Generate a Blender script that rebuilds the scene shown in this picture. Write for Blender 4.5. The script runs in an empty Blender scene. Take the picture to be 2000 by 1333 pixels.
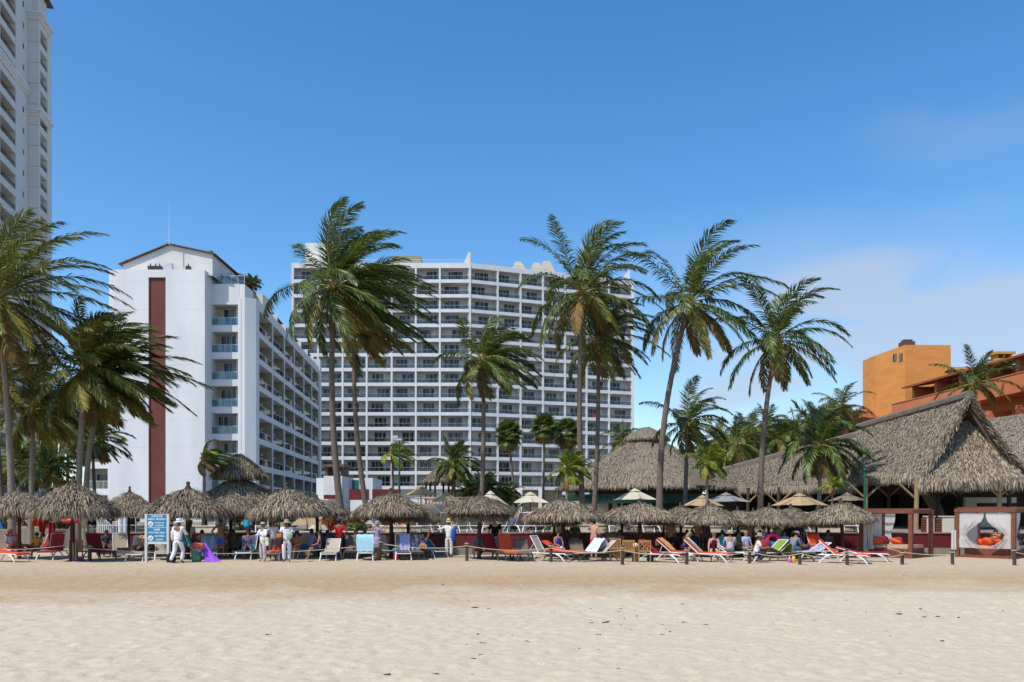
import bpy, bmesh, math, random
import numpy as np
from mathutils import Vector, Matrix
R = math.radians
sc = bpy.context.scene
col = sc.collection

# ---------------------------------------------------------------- camera, sky, sun, exposure
F, CX, HY, H = 1600.0, 1000.0, 1000.0, 2.1          # focal length in pixels of a 2000 px wide frame, eye height
cam = bpy.data.cameras.new('camera'); cam.lens = 28.8; cam.sensor_width = 36; cam.shift_y = (1000 - 666.5) / 2000
cam.clip_end = 3000; cam.clip_start = 0.1
cam_o = bpy.data.objects.new('camera', cam); col.objects.link(cam_o)
cam_o.location = (0, 0, H); cam_o.rotation_euler = (R(90), 0, 0); sc.camera = cam_o

SUNV = Vector((-0.46, -0.42, 0.88)).normalized()
world = bpy.data.worlds.new('World'); sc.world = world; world.use_nodes = True
nt = world.node_tree; nt.nodes.clear()
N = nt.nodes.new; Lk = nt.links.new
out = N('ShaderNodeOutputWorld'); bg = N('ShaderNodeBackground'); bg.inputs[1].default_value = 0.15
sky = N('ShaderNodeTexSky'); sky.sky_type = 'NISHITA'; sky.sun_disc = False
sky.sun_elevation = math.asin(SUNV.z); sky.sun_rotation = math.atan2(SUNV.x, SUNV.y)
sky.air_density = 0.95; sky.dust_density = 0.6; sky.ozone_density = 2.2; sky.altitude = 0
tc = N('ShaderNodeTexCoord'); sep = N('ShaderNodeSeparateXYZ'); Lk(tc.outputs['Generated'], sep.inputs[0])
def mth(op, a, b=None, clamp=False):
    m = N('ShaderNodeMath'); m.operation = op; m.use_clamp = clamp
    for i, v in enumerate((a, b)):
        if v is None: continue
        if isinstance(v, (int, float)): m.inputs[i].default_value = v
        else: Lk(v, m.inputs[i])
    return m.outputs[0]
# thin cloud: stretched noise, thicker low in the sky and to the right
mp = N('ShaderNodeMapping'); mp.inputs['Scale'].default_value = (2.2, 2.2, 7.0); mp.inputs['Location'].default_value = (3.1, 0.4, 1.7)
Lk(tc.outputs['Generated'], mp.inputs[0])
n1 = N('ShaderNodeTexNoise'); n1.inputs['Scale'].default_value = 1.35; n1.inputs['Detail'].default_value = 7; n1.inputs['Roughness'].default_value = 0.52
n1.inputs['Distortion'].default_value = 0.35
Lk(mp.outputs[0], n1.inputs[0])
cl = mth('MULTIPLY', mth('SUBTRACT', n1.outputs[0], 0.40), 4.5, True)
low = mth('SUBTRACT', 1.0, mth('MULTIPLY', mth('ABSOLUTE', mth('SUBTRACT', sep.outputs[2], 0.18)), 6.0), True)
rgt = mth('MULTIPLY', mth('SUBTRACT', sep.outputs[0], 0.02), 4.0, True)
mask = mth('MULTIPLY', mth('MULTIPLY', mth('ADD', mth('MULTIPLY', cl, 0.8), 0.14), low), rgt)
mask = mth('MULTIPLY', mask, 0.85)
def puff(d, size, amt):                                    # one soft cloud lying in direction d
    vm = N('ShaderNodeVectorMath'); vm.operation = 'SUBTRACT'; Lk(tc.outputs['Generated'], vm.inputs[0]); vm.inputs[1].default_value = d
    vs_ = N('ShaderNodeVectorMath'); vs_.operation = 'MULTIPLY'; Lk(vm.outputs[0], vs_.inputs[0]); vs_.inputs[1].default_value = (1, 1, 2.4)
    vl = N('ShaderNodeVectorMath'); vl.operation = 'LENGTH'; Lk(vs_.outputs[0], vl.inputs[0])
    b_ = mth('SUBTRACT', 1.0, mth('DIVIDE', vl.outputs['Value'], size), True)
    return mth('MULTIPLY', mth('MULTIPLY', b_, mth('MULTIPLY', mth('SUBTRACT', n1.outputs[0], 0.36), 4.2, True)), amt)
for d_, s_, a_ in (((.405, .89, .205), .20, 1.5), ((.30, .945, .125), .20, 1.2), ((.50, .85, .17), .22, 1.0), ((.455, .80, .385), .13, .35)):
    mask = mth('ADD', mask, puff(d_, s_, a_), True)
mask = mth('MINIMUM', mask, 0.72)
mx = N('ShaderNodeMix'); mx.data_type = 'RGBA'
hs = N('ShaderNodeHueSaturation'); hs.inputs['Saturation'].default_value = 1.30; hs.inputs['Value'].default_value = 1.36; hs.inputs['Hue'].default_value = 0.498
Lk(sky.outputs[0], hs.inputs['Color'])
Lk(mask, mx.inputs[0]); Lk(hs.outputs[0], mx.inputs[6]); mx.inputs[7].default_value = (3.6, 4.1, 5.0, 1)
Lk(mx.outputs[2], bg.inputs[0]); Lk(bg.outputs[0], out.inputs[0])

sun = bpy.data.lights.new('sun', 'SUN'); sun.energy = 4.4; sun.angle = R(0.53); sun.color = (1.0, 0.94, 0.84)
sun_o = bpy.data.objects.new('sun', sun); col.objects.link(sun_o)
sun_o.rotation_euler = SUNV.to_track_quat('Z', 'Y').to_euler()
sc.view_settings.view_transform = 'Standard'; sc.view_settings.look = 'None'
sc.view_settings.gamma = 1; sc.view_settings.exposure = 0.0; sc.view_settings.use_curve_mapping = False
try:
    sc.cycles.max_bounces = 6; sc.cycles.transparent_max_bounces = 10; sc.cycles.diffuse_bounces = 3
except Exception: pass

def gx(px, Y): return (px - CX) * Y / F
def W(px, py, Y): return Vector(((px - CX) * Y / F, Y, H - (py - HY) * Y / F))

# ---------------------------------------------------------------- materials
MC = {}
def mat(name, c1, rough=0.75, c2=None, scale=6.0, bump=0.0, bscale=30.0, metal=0.0, island=False, trans=0.0, orand=0.0, spec=0.3, stretch=None, detail=5, sheet=0.0):
    """procedural surface: noise between c1 and c2 (and a random pick per loose piece when island)"""
    if name in MC: return MC[name]
    m = bpy.data.materials.new(name); m.use_nodes = True; MC[name] = m
    t = m.node_tree; b = t.nodes['Principled BSDF']; n = t.nodes.new; l = t.links.new
    b.inputs['Roughness'].default_value = rough; b.inputs['Metallic'].default_value = metal
    b.inputs['Specular IOR Level'].default_value = spec
    if c2 is None: c2 = tuple(min(1, v * 0.8) for v in c1)
    tcn = n('ShaderNodeTexCoord'); src = tcn.outputs['Object']
    if stretch:
        mpn = n('ShaderNodeMapping'); mpn.inputs['Scale'].default_value = stretch; l(src, mpn.inputs[0]); src = mpn.outputs[0]
    nz = n('ShaderNodeTexNoise'); nz.inputs['Scale'].default_value = scale; nz.inputs['Detail'].default_value = detail; l(src, nz.inputs[0])
    rp = n('ShaderNodeValToRGB'); rp.color_ramp.elements[0].position = 0.3; rp.color_ramp.elements[1].position = 0.7
    rp.color_ramp.elements[0].color = (*c1, 1); rp.color_ramp.elements[1].color = (*c2, 1)
    if island:
        g = n('ShaderNodeNewGeometry'); mm = n('ShaderNodeMath'); mm.operation = 'MULTIPLY_ADD'
        l(g.outputs['Random Per Island'], mm.inputs[0]); mm.inputs[1].default_value = 0.75
        m2 = n('ShaderNodeMath'); m2.operation = 'MULTIPLY'; l(nz.outputs[0], m2.inputs[0]); m2.inputs[1].default_value = 0.3
        l(m2.outputs[0], mm.inputs[2]); l(mm.outputs[0], rp.inputs[0])
        rp.color_ramp.elements[0].position = 0.12; rp.color_ramp.elements[1].position = 0.95
    else: l(nz.outputs[0], rp.inputs[0])
    c = rp.outputs[0]
    if orand:
        oi = n('ShaderNodeObjectInfo'); hv = n('ShaderNodeHueSaturation'); mr = n('ShaderNodeMapRange')
        mr.inputs[3].default_value = 1 - orand; mr.inputs[4].default_value = 1 + orand
        l(oi.outputs['Random'], mr.inputs[0]); l(mr.outputs[0], hv.inputs['Value']); l(c, hv.inputs['Color']); c = hv.outputs[0]
    l(c, b.inputs['Base Color'])
    if bump:
        nb = n('ShaderNodeTexNoise'); nb.inputs['Scale'].default_value = bscale; nb.inputs['Detail'].default_value = 6; l(src, nb.inputs[0])
        bp = n('ShaderNodeBump'); bp.inputs['Strength'].default_value = bump; bp.inputs['Distance'].default_value = 0.05
        l(nb.outputs[0], bp.inputs['Height']); l(bp.outputs[0], b.inputs['Normal'])
    if trans:
        tr = n('ShaderNodeBsdfTranslucent'); l(c, tr.inputs[0]); ms = n('ShaderNodeMixShader'); ms.inputs[0].default_value = trans
        l(b.outputs[0], ms.inputs[1]); l(tr.outputs[0], ms.inputs[2]); l(ms.outputs[0], t.nodes['Material Output'].inputs[0])
    return m
def glass(name, tint, refl=0.15):
    if name in MC: return MC[name]
    m = bpy.data.materials.new(name); m.use_nodes = True; MC[name] = m
    t = m.node_tree; t.nodes.clear(); n = t.nodes.new; l = t.links.new
    o = n('ShaderNodeOutputMaterial'); a = n('ShaderNodeBsdfTransparent'); a.inputs[0].default_value = (*tint, 1)
    g = n('ShaderNodeBsdfGlossy'); g.inputs[1].default_value = 0.03; fr = n('ShaderNodeFresnel'); fr.inputs[0].default_value = 1.5
    ad = n('ShaderNodeMath'); ad.inputs[1].default_value = refl; l(fr.outputs[0], ad.inputs[0])
    ms = n('ShaderNodeMixShader'); l(ad.outputs[0], ms.inputs[0]); l(a.outputs[0], ms.inputs[1]); l(g.outputs[0], ms.inputs[2]); l(ms.outputs[0], o.inputs[0])
    return m
def pane_mat(name, dark, light, refl=0.45):
    """window pane: dark room or hanging curtain behind glass, different for each window"""
    if name in MC: return MC[name]
    m = bpy.data.materials.new(name); m.use_nodes = True; MC[name] = m
    t = m.node_tree; b = t.nodes['Principled BSDF']; n = t.nodes.new; l = t.links.new
    b.inputs['Roughness'].default_value = 0.08; b.inputs['Specular IOR Level'].default_value = refl
    oi = n('ShaderNodeObjectInfo'); tcn = n('ShaderNodeTexCoord'); sp = n('ShaderNodeSeparateXYZ'); l(tcn.outputs['Object'], sp.inputs[0])
    ad = n('ShaderNodeMath'); ad.operation = 'MULTIPLY_ADD'; l(oi.outputs['Random'], ad.inputs[0]); ad.inputs[1].default_value = 37.0; l(sp.outputs[0], ad.inputs[2])
    w = n('ShaderNodeTexNoise'); w.noise_dimensions = '1D'; w.inputs['Scale'].default_value = 1.6; w.inputs['Detail'].default_value = 4; l(ad.outputs[0], w.inputs['W'])
    rp = n('ShaderNodeValToRGB'); rp.color_ramp.elements[0].position = 0.46; rp.color_ramp.elements[1].position = 0.64
    rp.color_ramp.elements[0].color = (*dark, 1); rp.color_ramp.elements[1].color = (*light, 1)
    l(w.outputs[0], rp.inputs[0]); l(rp.outputs[0], b.inputs['Base Color'])
    return m

WHITE = mat('white_render', (.73, .735, .735), .8, (.62, .63, .64), .55, bump=.15, bscale=8, stretch=(1, 1, .22), detail=8)
WHITE2 = mat('aged_white_render', (.74, .735, .71), .8, (.60, .59, .56), .5, bump=.15, bscale=8)
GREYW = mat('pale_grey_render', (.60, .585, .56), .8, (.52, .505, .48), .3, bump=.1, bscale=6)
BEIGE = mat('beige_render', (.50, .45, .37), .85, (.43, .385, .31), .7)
CREAM = mat('cream_render', (.66, .60, .48), .85, (.54, .48, .38), 1.2, bump=.15, bscale=10)
BROWNRED = mat('red_brown_paint', (.155, .050, .038), .8, (.14, .038, .03), .6, bump=.2, bscale=7)
MAROON = mat('maroon_paint', (.15, .018, .022), .6, (.10, .014, .018), 1.6, bump=.2, bscale=9)
CONC = mat('weathered_concrete', (.30, .27, .22), .9, (.17, .155, .13), 2.0, bump=.5, bscale=18)
TILE = mat('dark_roof_tile', (.17, .115, .09), .85, (.09, .06, .05), 3)
TILERED = mat('terracotta_tile', (.36, .09, .035), .85, (.26, .06, .03), 3)
ORANGE = mat('orange_render', (.68, .29, .075), .85, (.58, .235, .06), .5, bump=.4, bscale=2.2, stretch=(1, 1, 3))
TERRA = mat('terracotta_render', (.60, .195, .09), .85, (.52, .16, .07), .6, bump=.2, bscale=4)
OCHRE = mat('ochre_render', (.52, .23, .075), .85, (.44, .18, .06), .6)
PANE = pane_mat('window_pane', (.018, .022, .026), (.19, .195, .185), .3)
PANEB = pane_mat('blue_window_pane', (.016, .026, .036), (.15, .17, .18), .4)
GLASSR = glass('balcony_glass', (.72, .86, .88), .03)
GLASSG = glass('grey_balcony_glass', (.70, .71, .70), .0)
ALU = mat('white_aluminium', (.60, .61, .62), .45, (.5, .51, .52), 4)
DARKM = mat('dark_bronze', (.05, .045, .04), .5, (.035, .03, .028), 4)
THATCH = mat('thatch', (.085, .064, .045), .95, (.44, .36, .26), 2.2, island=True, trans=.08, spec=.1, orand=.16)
THATCHR = mat('roof_thatch', (.21, .172, .13), .95, (.385, .325, .25), .9, island=True, spec=.1)
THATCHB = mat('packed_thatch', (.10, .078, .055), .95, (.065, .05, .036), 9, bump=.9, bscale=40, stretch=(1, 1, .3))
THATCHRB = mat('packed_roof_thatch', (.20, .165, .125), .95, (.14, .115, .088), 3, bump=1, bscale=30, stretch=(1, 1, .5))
WOOD = mat('dark_post_wood', (.075, .03, .02), .8, (.05, .022, .016), 5, bump=.5, stretch=(6, 6, 1))
LOG = mat('grey_log', (.10, .075, .055), .9, (.055, .042, .034), 6, bump=.6, stretch=(6, 6, 1))
POLE = mat('pale_timber', (.36, .25, .14), .8, (.27, .18, .10), 4, bump=.4, stretch=(6, 6, 1))
TEAK = mat('teak', (.42, .23, .085), .7, (.32, .17, .06), 6, bump=.3, stretch=(2, 2, 12))
CABW = mat('red_brown_wood', (.21, .075, .042), .7, (.15, .05, .03), 4, bump=.35, stretch=(5, 5, 1))
PLAST = mat('white_plastic', (.76, .75, .72), .45, (.68, .67, .64), 8)
SLING = mat('beige_sling', (.48, .41, .32), .85, (.40, .34, .26), 30)
SLINGD = mat('brown_sling', (.18, .135, .10), .85, (.13, .10, .075), 30)
ORC = mat('orange_canvas', (.72, .095, .022), .85, (.60, .07, .02), 6, bump=.4, bscale=14)
REDC = mat('red_canvas', (.30, .022, .02), .85, (.22, .016, .018), 6, bump=.4, bscale=14)
TANC = mat('tan_canvas', (.50, .37, .21), .9, (.42, .31, .175), 1.6, trans=.2, bump=.15, bscale=5)
CREAMC = mat('cream_canvas', (.70, .64, .50), .9, (.60, .54, .42), 1.6, trans=.2)
GREYC = mat('grey_canvas', (.33, .32, .34), .9, (.25, .24, .25), 1.6, trans=.15)
WCLOTH = mat('white_cloth', (.80, .79, .79), .9, (.70, .69, .70), 5, trans=.2, bump=.3, bscale=12)
ROPE = mat('rope', (.50, .44, .34), .9, (.38, .33, .25), 30)
BARK = mat('palm_bark', (.215, .165, .13), .95, (.12, .09, .07), 7, bump=.8, bscale=14, stretch=(1, 1, 4))
BARKP = mat('pale_palm_bark', (.30, .245, .20), .95, (.18, .14, .11), 7, bump=.8, bscale=14, stretch=(1, 1, 4))
LEAF = mat('palm_leaf', (.022, .056, .009), .42, (.155, .200, .028), 1.2, island=True, trans=.28, orand=.3, spec=.5)
LEAFY = mat('yellowing_palm_leaf', (.09, .11, .016), .5, (.32, .27, .05), 1.2, island=True, trans=.32, orand=.2, spec=.4)
LEAFB = mat('dry_palm_leaf', (.13, .085, .03), .7, (.34, .22, .075), 1.2, island=True, trans=.25, orand=.2)
LEAFL = mat('fresh_palm_leaf', (.10, .18, .018), .5, (.36, .38, .045), 1.2, island=True, trans=.4, orand=.2)
RIB = mat('leaf_rib', (.22, .24, .06), .6, (.32, .26, .08), 3)
FIBRE = mat('palm_fibre', (.30, .17, .07), .9, (.14, .08, .035), 9, bump=.6)
FRUIT = mat('coconut', (.30, .18, .05), .6, (.16, .12, .03), 5)
LEAFG = mat('golden_palm_leaf', (.030, .058, .008), .45, (.235, .225, .030), 1.2, island=True, trans=.32, orand=.3, spec=.45)
SHRUB = mat('shrub_leaf', (.018, .045, .010), .6, (.085, .14, .028), 1.5, island=True, trans=.25, orand=.2)
STEM = mat('shrub_stem', (.12, .09, .06), .9)
GREENP = mat('green_paint', (.012, .10, .06), .5, (.01, .08, .045), 4)
DGREEN = mat('dark_green_canvas', (.012, .05, .038), .85, (.01, .035, .028), 2)
STONE = mat('sandstone', (.36, .27, .18), .9, (.22, .17, .12), 3.5, bump=.6, bscale=6)
BLACKI = mat('shaded_interior_black', (.028, .024, .02), .95, (.018, .016, .014), 1)  # near black colour standing in for shade inside openings
PAVE = mat('terrace_paving', (.27, .22, .165), .9, (.20, .165, .12), 1.2)
TEXT = mat('sign_white', (.80, .82, .84), .5)
SIGNB = mat('sign_blue', (.015, .25, .44), .4, (.014, .17, .36), 3)
LIGHTB = mat('light_blue_towel', (.38, .62, .70), .95, (.32, .55, .64), 8, bump=.4)
def cloth(c, nm=None):
    k = nm or 'fabric_%02d%02d%02d' % tuple(int(v * 99) for v in c)
    return mat(k, c, .9, tuple(v * .78 for v in c), 7, bump=.3, bscale=16)

# ---------------------------------------------------------------- mesh helpers
class MB:
    def __init__(s): s.v = []; s.f = []; s.m = []
    def add(s, vs, fs, mi=0):
        o = len(s.v); s.v += [tuple(v) for v in vs]; s.f += [tuple(i + o for i in f) for f in fs]; s.m += [mi] * len(fs); return s
    def box(s, x0, x1, y0, y1, z0, z1, mi=0, M=None):
        vs = [Vector((x, y, z)) for z in (z0, z1) for y in (y0, y1) for x in (x0, x1)]
        if M: vs = [M @ v for v in vs]
        return s.add(vs, [(0, 2, 3, 1), (4, 5, 7, 6), (0, 1, 5, 4), (2, 6, 7, 3), (0, 4, 6, 2), (1, 3, 7, 5)], mi)
    def prism(s, poly, z0, z1, mi=0):
        n = len(poly)
        zt = z1 if isinstance(z1, (list, tuple)) else [z1] * n
        vs = [(p[0], p[1], z0) for p in poly] + [(p[0], p[1], zt[i]) for i, p in enumerate(poly)]
        fs = [tuple(range(n))[::-1], tuple(range(n, 2 * n))] + [(i, (i + 1) % n, (i + 1) % n + n, i + n) for i in range(n)]
        return s.add(vs, fs, mi)
    def tube(s, pts, rad, n=6, mi=0, cap=True, flat=1.0):
        pts = [Vector(p) for p in pts]; k = len(pts)
        if not isinstance(rad, (list, tuple)): rad = [rad] * k
        vs = []; prev = None
        for i, p in enumerate(pts):
            d = (pts[min(i + 1, k - 1)] - pts[max(i - 1, 0)])
            d = d.normalized() if d.length > 1e-9 else Vector((0, 0, 1))
            a = prev if prev is not None else (Vector((1, 0, 0)) if abs(d.x) < .8 else Vector((0, 1, 0)))
            u = (a - d * a.dot(d)).normalized(); w = d.cross(u); prev = u
            for j in range(n):
                t = 2 * math.pi * j / n; vs.append(p + (u * math.cos(t) + w * math.sin(t) * flat) * rad[i])
        fs = [(i * n + j, i * n + (j + 1) % n, (i + 1) * n + (j + 1) % n, (i + 1) * n + j) for i in range(k - 1) for j in range(n)]
        if cap: fs += [tuple(range(n))[::-1], tuple(range((k - 1) * n, k * n))]
        return s.add(vs, fs, mi)
    def lathe(s, prof, n=16, c=(0, 0, 0), mi=0, sx=1, sy=1):
        vs = []; 
        for r, z in prof:
            for j in range(n):
                t = 2 * math.pi * j / n; vs.append((c[0] + r * math.cos(t) * sx, c[1] + r * math.sin(t) * sy, c[2] + z))
        k = len(prof)
        fs = [(i * n + j, i * n + (j + 1) % n, (i + 1) * n + (j + 1) % n, (i + 1) * n + j) for i in range(k - 1) for j in range(n)]
        fs += [tuple(range(n))[::-1], tuple(range((k - 1) * n, k * n))]
        return s.add(vs, fs, mi)
    def ball(s, c, r, n=8, k=5, mi=0, sx=1, sy=1, sz=1):
        return s.lathe([(r * math.sin(math.pi * (i + .02) / (k + .04)), -r * sz * math.cos(math.pi * (i + .02) / (k + .04))) for i in range(k + 1)], n, c, mi, sx, sy)
    def mesh(s, name, mats, smooth=False):
        me = bpy.data.meshes.new(name); me.from_pydata(s.v, [], s.f)
        for m in (mats if isinstance(mats, (list, tuple)) else [mats]): me.materials.append(m)
        if any(s.m): me.polygons.foreach_set('material_index', s.m)
        if smooth: me.polygons.foreach_set('use_smooth', [True] * len(s.f))
        me.update(); return me
    def build(s, name, mats, parent=None, loc=None, rz=0, smooth=False, **k):
        return obj(name, s.mesh(name, mats, smooth), parent, loc, rz, **k)
def obj(name, me, parent=None, loc=None, rz=0, **k):
    o = bpy.data.objects.new(name, me); col.objects.link(o)
    if parent is not None: o.parent = parent
    if loc is not None: o.location = loc
    if rz: o.rotation_euler = (0, 0, rz)
    for a, b in k.items(): o[a] = b
    return o
LABELS = {}
def thing(name, label, cat, loc=(0, 0, 0), rz=0, group=None):
    o = obj(name, None, None, loc, rz); return tag(o, label, cat, group)
def tag(o, label, cat, group=None):
    o['label'] = label; o['category'] = cat
    if group: o['group'] = group
    return o
def copy_tree(o, loc=None, rz=None, scale=None, label=None, parent=None):
    c = o.copy(); col.objects.link(c)
    if parent is not None: c.parent = parent
    if loc is not None: c.location = loc
    if rz is not None: c.rotation_euler = (0, 0, rz)
    if scale is not None: c.scale = scale if not isinstance(scale, (int, float)) else (scale,) * 3
    if label: c['label'] = label
    for ch in list(o.children): copy_tree(ch, parent=c)
    return c
def npmesh(name, V, quads=None, tris=None, mats=(), qm=None, tm=None, smooth=False):
    me = bpy.data.meshes.new(name)
    nq = 0 if quads is None else len(quads); ntr = 0 if tris is None else len(tris)
    me.vertices.add(len(V)); me.vertices.foreach_set('co', np.asarray(V, dtype=np.float32).ravel())
    me.loops.add(nq * 4 + ntr * 3); me.polygons.add(nq + ntr)
    li = np.concatenate([np.asarray(quads).ravel() if nq else np.zeros(0, int), np.asarray(tris).ravel() if ntr else np.zeros(0, int)]).astype(np.int32)
    me.loops.foreach_set('vertex_index', li)
    st = np.concatenate([np.arange(nq) * 4, nq * 4 + np.arange(ntr) * 3]).astype(np.int32)
    me.polygons.foreach_set('loop_start', st)
    for m in mats: me.materials.append(m)
    if qm is not None or tm is not None:
        mi = np.concatenate([np.zeros(nq, int) if qm is None else qm, np.zeros(ntr, int) if tm is None else tm]).astype(np.int32)
        me.polygons.foreach_set('material_index', mi)
    if smooth: me.polygons.foreach_set('use_smooth', np.ones(nq + ntr, dtype=bool))
    me.update(calc_edges=True); return me

# ---------------------------------------------------------------- ground
rng = np.random.default_rng(7)
def smooth_noise(x, y, cell, seed):
    r = np.random.default_rng(seed); n = 64; g = r.random((n, n))
    u = x / cell; v = y / cell; i = np.floor(u).astype(int); j = np.floor(v).astype(int); fu = u - i; fv = v - j
    fu = fu * fu * (3 - 2 * fu); fv = fv * fv * (3 - 2 * fv)
    a = g[i % n, j % n]; b = g[(i + 1) % n, j % n]; c = g[i % n, (j + 1) % n]; d = g[(i + 1) % n, (j + 1) % n]
    return (a * (1 - fu) + b * fu) * (1 - fv) + (c * (1 - fu) + d * fu) * fv - .5
xs = np.concatenate([np.linspace(-160, -25, 28)[:-1], np.arange(-25, 25, .08), np.linspace(25, 160, 28)])
ys = np.concatenate([np.linspace(-60, 8, 18)[:-1], np.arange(8, 22, .07), np.arange(22, 44, .14), np.linspace(44, 60, 6)])
Xg, Yg = np.meshgrid(xs, ys); Zg = np.zeros_like(Xg)
near = (np.abs(Xg) < 25) & (Yg > 8) & (Yg < 44)
Zg += near * (smooth_noise(Xg, Yg, 2.6, 1) * .045 + smooth_noise(Xg, Yg, .7, 2) * .016 + smooth_noise(Xg, Yg, .24, 3) * .016)
ix0 = 27; iy0 = 17
for q in range(15000):                                     # footprints and scuffs pressed in the sand
    x = rng.uniform(-24, 24); y = 8.5 + 27 * rng.random() ** 1.3
    a = rng.uniform(0, math.pi); ra, rb = rng.uniform(.12, .22), rng.uniform(.07, .12); dp = rng.uniform(.008, .028)
    i = int((x + 25) / .08) + ix0; j = int(np.searchsorted(ys, y)); i0, i1, j0, j1 = max(i - 6, 0), i + 7, max(j - 6, 0), j + 7
    dx = Xg[j0:j1, i0:i1] - x; dy = Yg[j0:j1, i0:i1] - y
    u = (dx * math.cos(a) + dy * math.sin(a)) / ra; v = (-dx * math.sin(a) + dy * math.cos(a)) / rb; r2 = u * u + v * v
    Zg[j0:j1, i0:i1] += dp * (-np.exp(-r2 * 1.6) + .45 * np.exp(-(np.sqrt(r2) - 1.5) ** 2 * 4))
Zg = np.where(Yg > 34, Zg * .5, Zg) - np.where(Yg < 8, (8 - Yg) * .03, 0)
V = np.stack([Xg, Yg, Zg], -1).reshape(-1, 3); nx = len(xs); ny = len(ys)
I, J = np.meshgrid(np.arange(nx - 1), np.arange(ny - 1)); k0 = (J * nx + I).ravel()
Q = np.stack([k0, k0 + 1, k0 + nx + 1, k0 + nx], 1)
SAND = bpy.data.materials.new('sand'); SAND.use_nodes = True
t = SAND.node_tree; b = t.nodes['Principled BSDF']; n = t.nodes.new; l = t.links.new
b.inputs['Roughness'].default_value = .95; b.inputs['Specular IOR Level'].default_value = .1
g = n('ShaderNodeNewGeometry'); sp = n('ShaderNodeSeparateXYZ'); l(g.outputs['Position'], sp.inputs[0])
def nm(op, a, b_=None, clamp=False):
    m_ = n('ShaderNodeMath'); m_.operation = op; m_.use_clamp = clamp
    for i_, v_ in enumerate((a, b_)):
        if v_ is None: continue
        if isinstance(v_, (int, float)): m_.inputs[i_].default_value = v_
        else: l(v_, m_.inputs[i_])
    return m_.outputs[0]
def nz(scale, detail=5, rough=.5):
    q = n('ShaderNodeTexNoise'); q.inputs['Scale'].default_value = scale; q.inputs['Detail'].default_value = detail; q.inputs['Roughness'].default_value = rough
    l(g.outputs['Position'], q.inputs[0]); return q.outputs[0]
# coarse damp-looking ochre sand lies in a band in front of the palapas, wider on the left
edge = nm('ADD', nm('MULTIPLY', sp.outputs[0], .13), nm('MULTIPLY', nm('SUBTRACT', nz(.3, 7, .6), .5), 13.0))
band = nm('SUBTRACT', sp.outputs[1], nm('ADD', edge, 18.6))
bandf = nm('MULTIPLY', band, .2, True)
far = nm('MULTIPLY', nm('SUBTRACT', sp.outputs[1], 25.5), .16, True)
bf = nm('SUBTRACT', bandf, nm('MULTIPLY', far, .55), True)
bf2 = n('ShaderNodeMath'); bf2.operation = 'MULTIPLY_ADD'; l(nz(1.3, 6, .65), bf2.inputs[0]); bf2.inputs[1].default_value = .9; bf2.inputs[2].default_value = .42
bff = nm('MULTIPLY', bf, bf2.outputs[0], True)
m1 = n('ShaderNodeMix'); m1.data_type = 'RGBA'; l(bff, m1.inputs[0]); m1.inputs[6].default_value = (.565, .48, .355, 1); m1.inputs[7].default_value = (.43, .29, .165, 1)
m2 = n('ShaderNodeMix'); m2.data_type = 'RGBA'; m2.blend_type = 'MULTIPLY'; m2.inputs[0].default_value = 1
rp = n('ShaderNodeValToRGB'); rp.color_ramp.elements[0].position = .3; rp.color_ramp.elements[0].color = (.84, .83, .82, 1); rp.color_ramp.elements[1].position = .7
rp.color_ramp.elements[1].color = (1, 1, 1, 1); l(nz(9, 8, .65), rp.inputs[0]); l(m1.outputs[2], m2.inputs[6]); l(rp.outputs[0], m2.inputs[7])
l(m2.outputs[2], b.inputs['Base Color'])
bp = n('ShaderNodeBump'); bp.inputs['Strength'].default_value = .8; bp.inputs['Distance'].default_value = .022; l(nz(16, 7, .65), bp.inputs['Height']); l(bp.outputs[0], b.inputs['Normal'])
obj('beach_sand', npmesh('beach_sand', V, Q, mats=[SAND], smooth=True), kind='structure')
MB().box(-900, 900, -900, 1800, -2.6, -2.4).build('ground', mat('dry_earth', (.22, .19, .13), .95), kind='structure')

TZ = 1.05
MB().prism([(-19.5, 40.3), (150, 40.3), (150, 260), (-200, 260), (-200, 47), (-19.5, 47)], -2.3, TZ).build('terrace_ground', PAVE, kind='structure')
# ---------------------------------------------------------------- facades with balconies
MCACHE = {}
def cached(key, fn):
    if key not in MCACHE: MCACHE[key] = fn()
    return MCACHE[key]
def window_mesh(w, h, n):
    mb = MB(); e = .05
    mb.box(-w / 2, w / 2, -.04, .04, h - e, h); mb.box(-w / 2, w / 2, -.04, .04, 0, e)
    for i in range(n + 1):
        x = -w / 2 + (w - e) * i / n; mb.box(x, x + e, -.035, .035, e, h - e)
    return mb.mesh('window', ALU)
def pane_mesh(w, h, m):
    return MB().box(-w / 2 + .05, w / 2 - .05, -.005, .03, .05, h - .05).mesh('pane', m)
def rail_mesh(w, h, posts, m):
    mb = MB(); mb.box(-w / 2, w / 2, -.03, .03, h - .05, h); 
    for i in range(posts + 1):
        x = -w / 2 + .01 + (w - .05) * i / posts; mb.box(x, x + .035, -.02, .02, 0, h - .05)
    return mb.mesh('railing', m)
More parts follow.
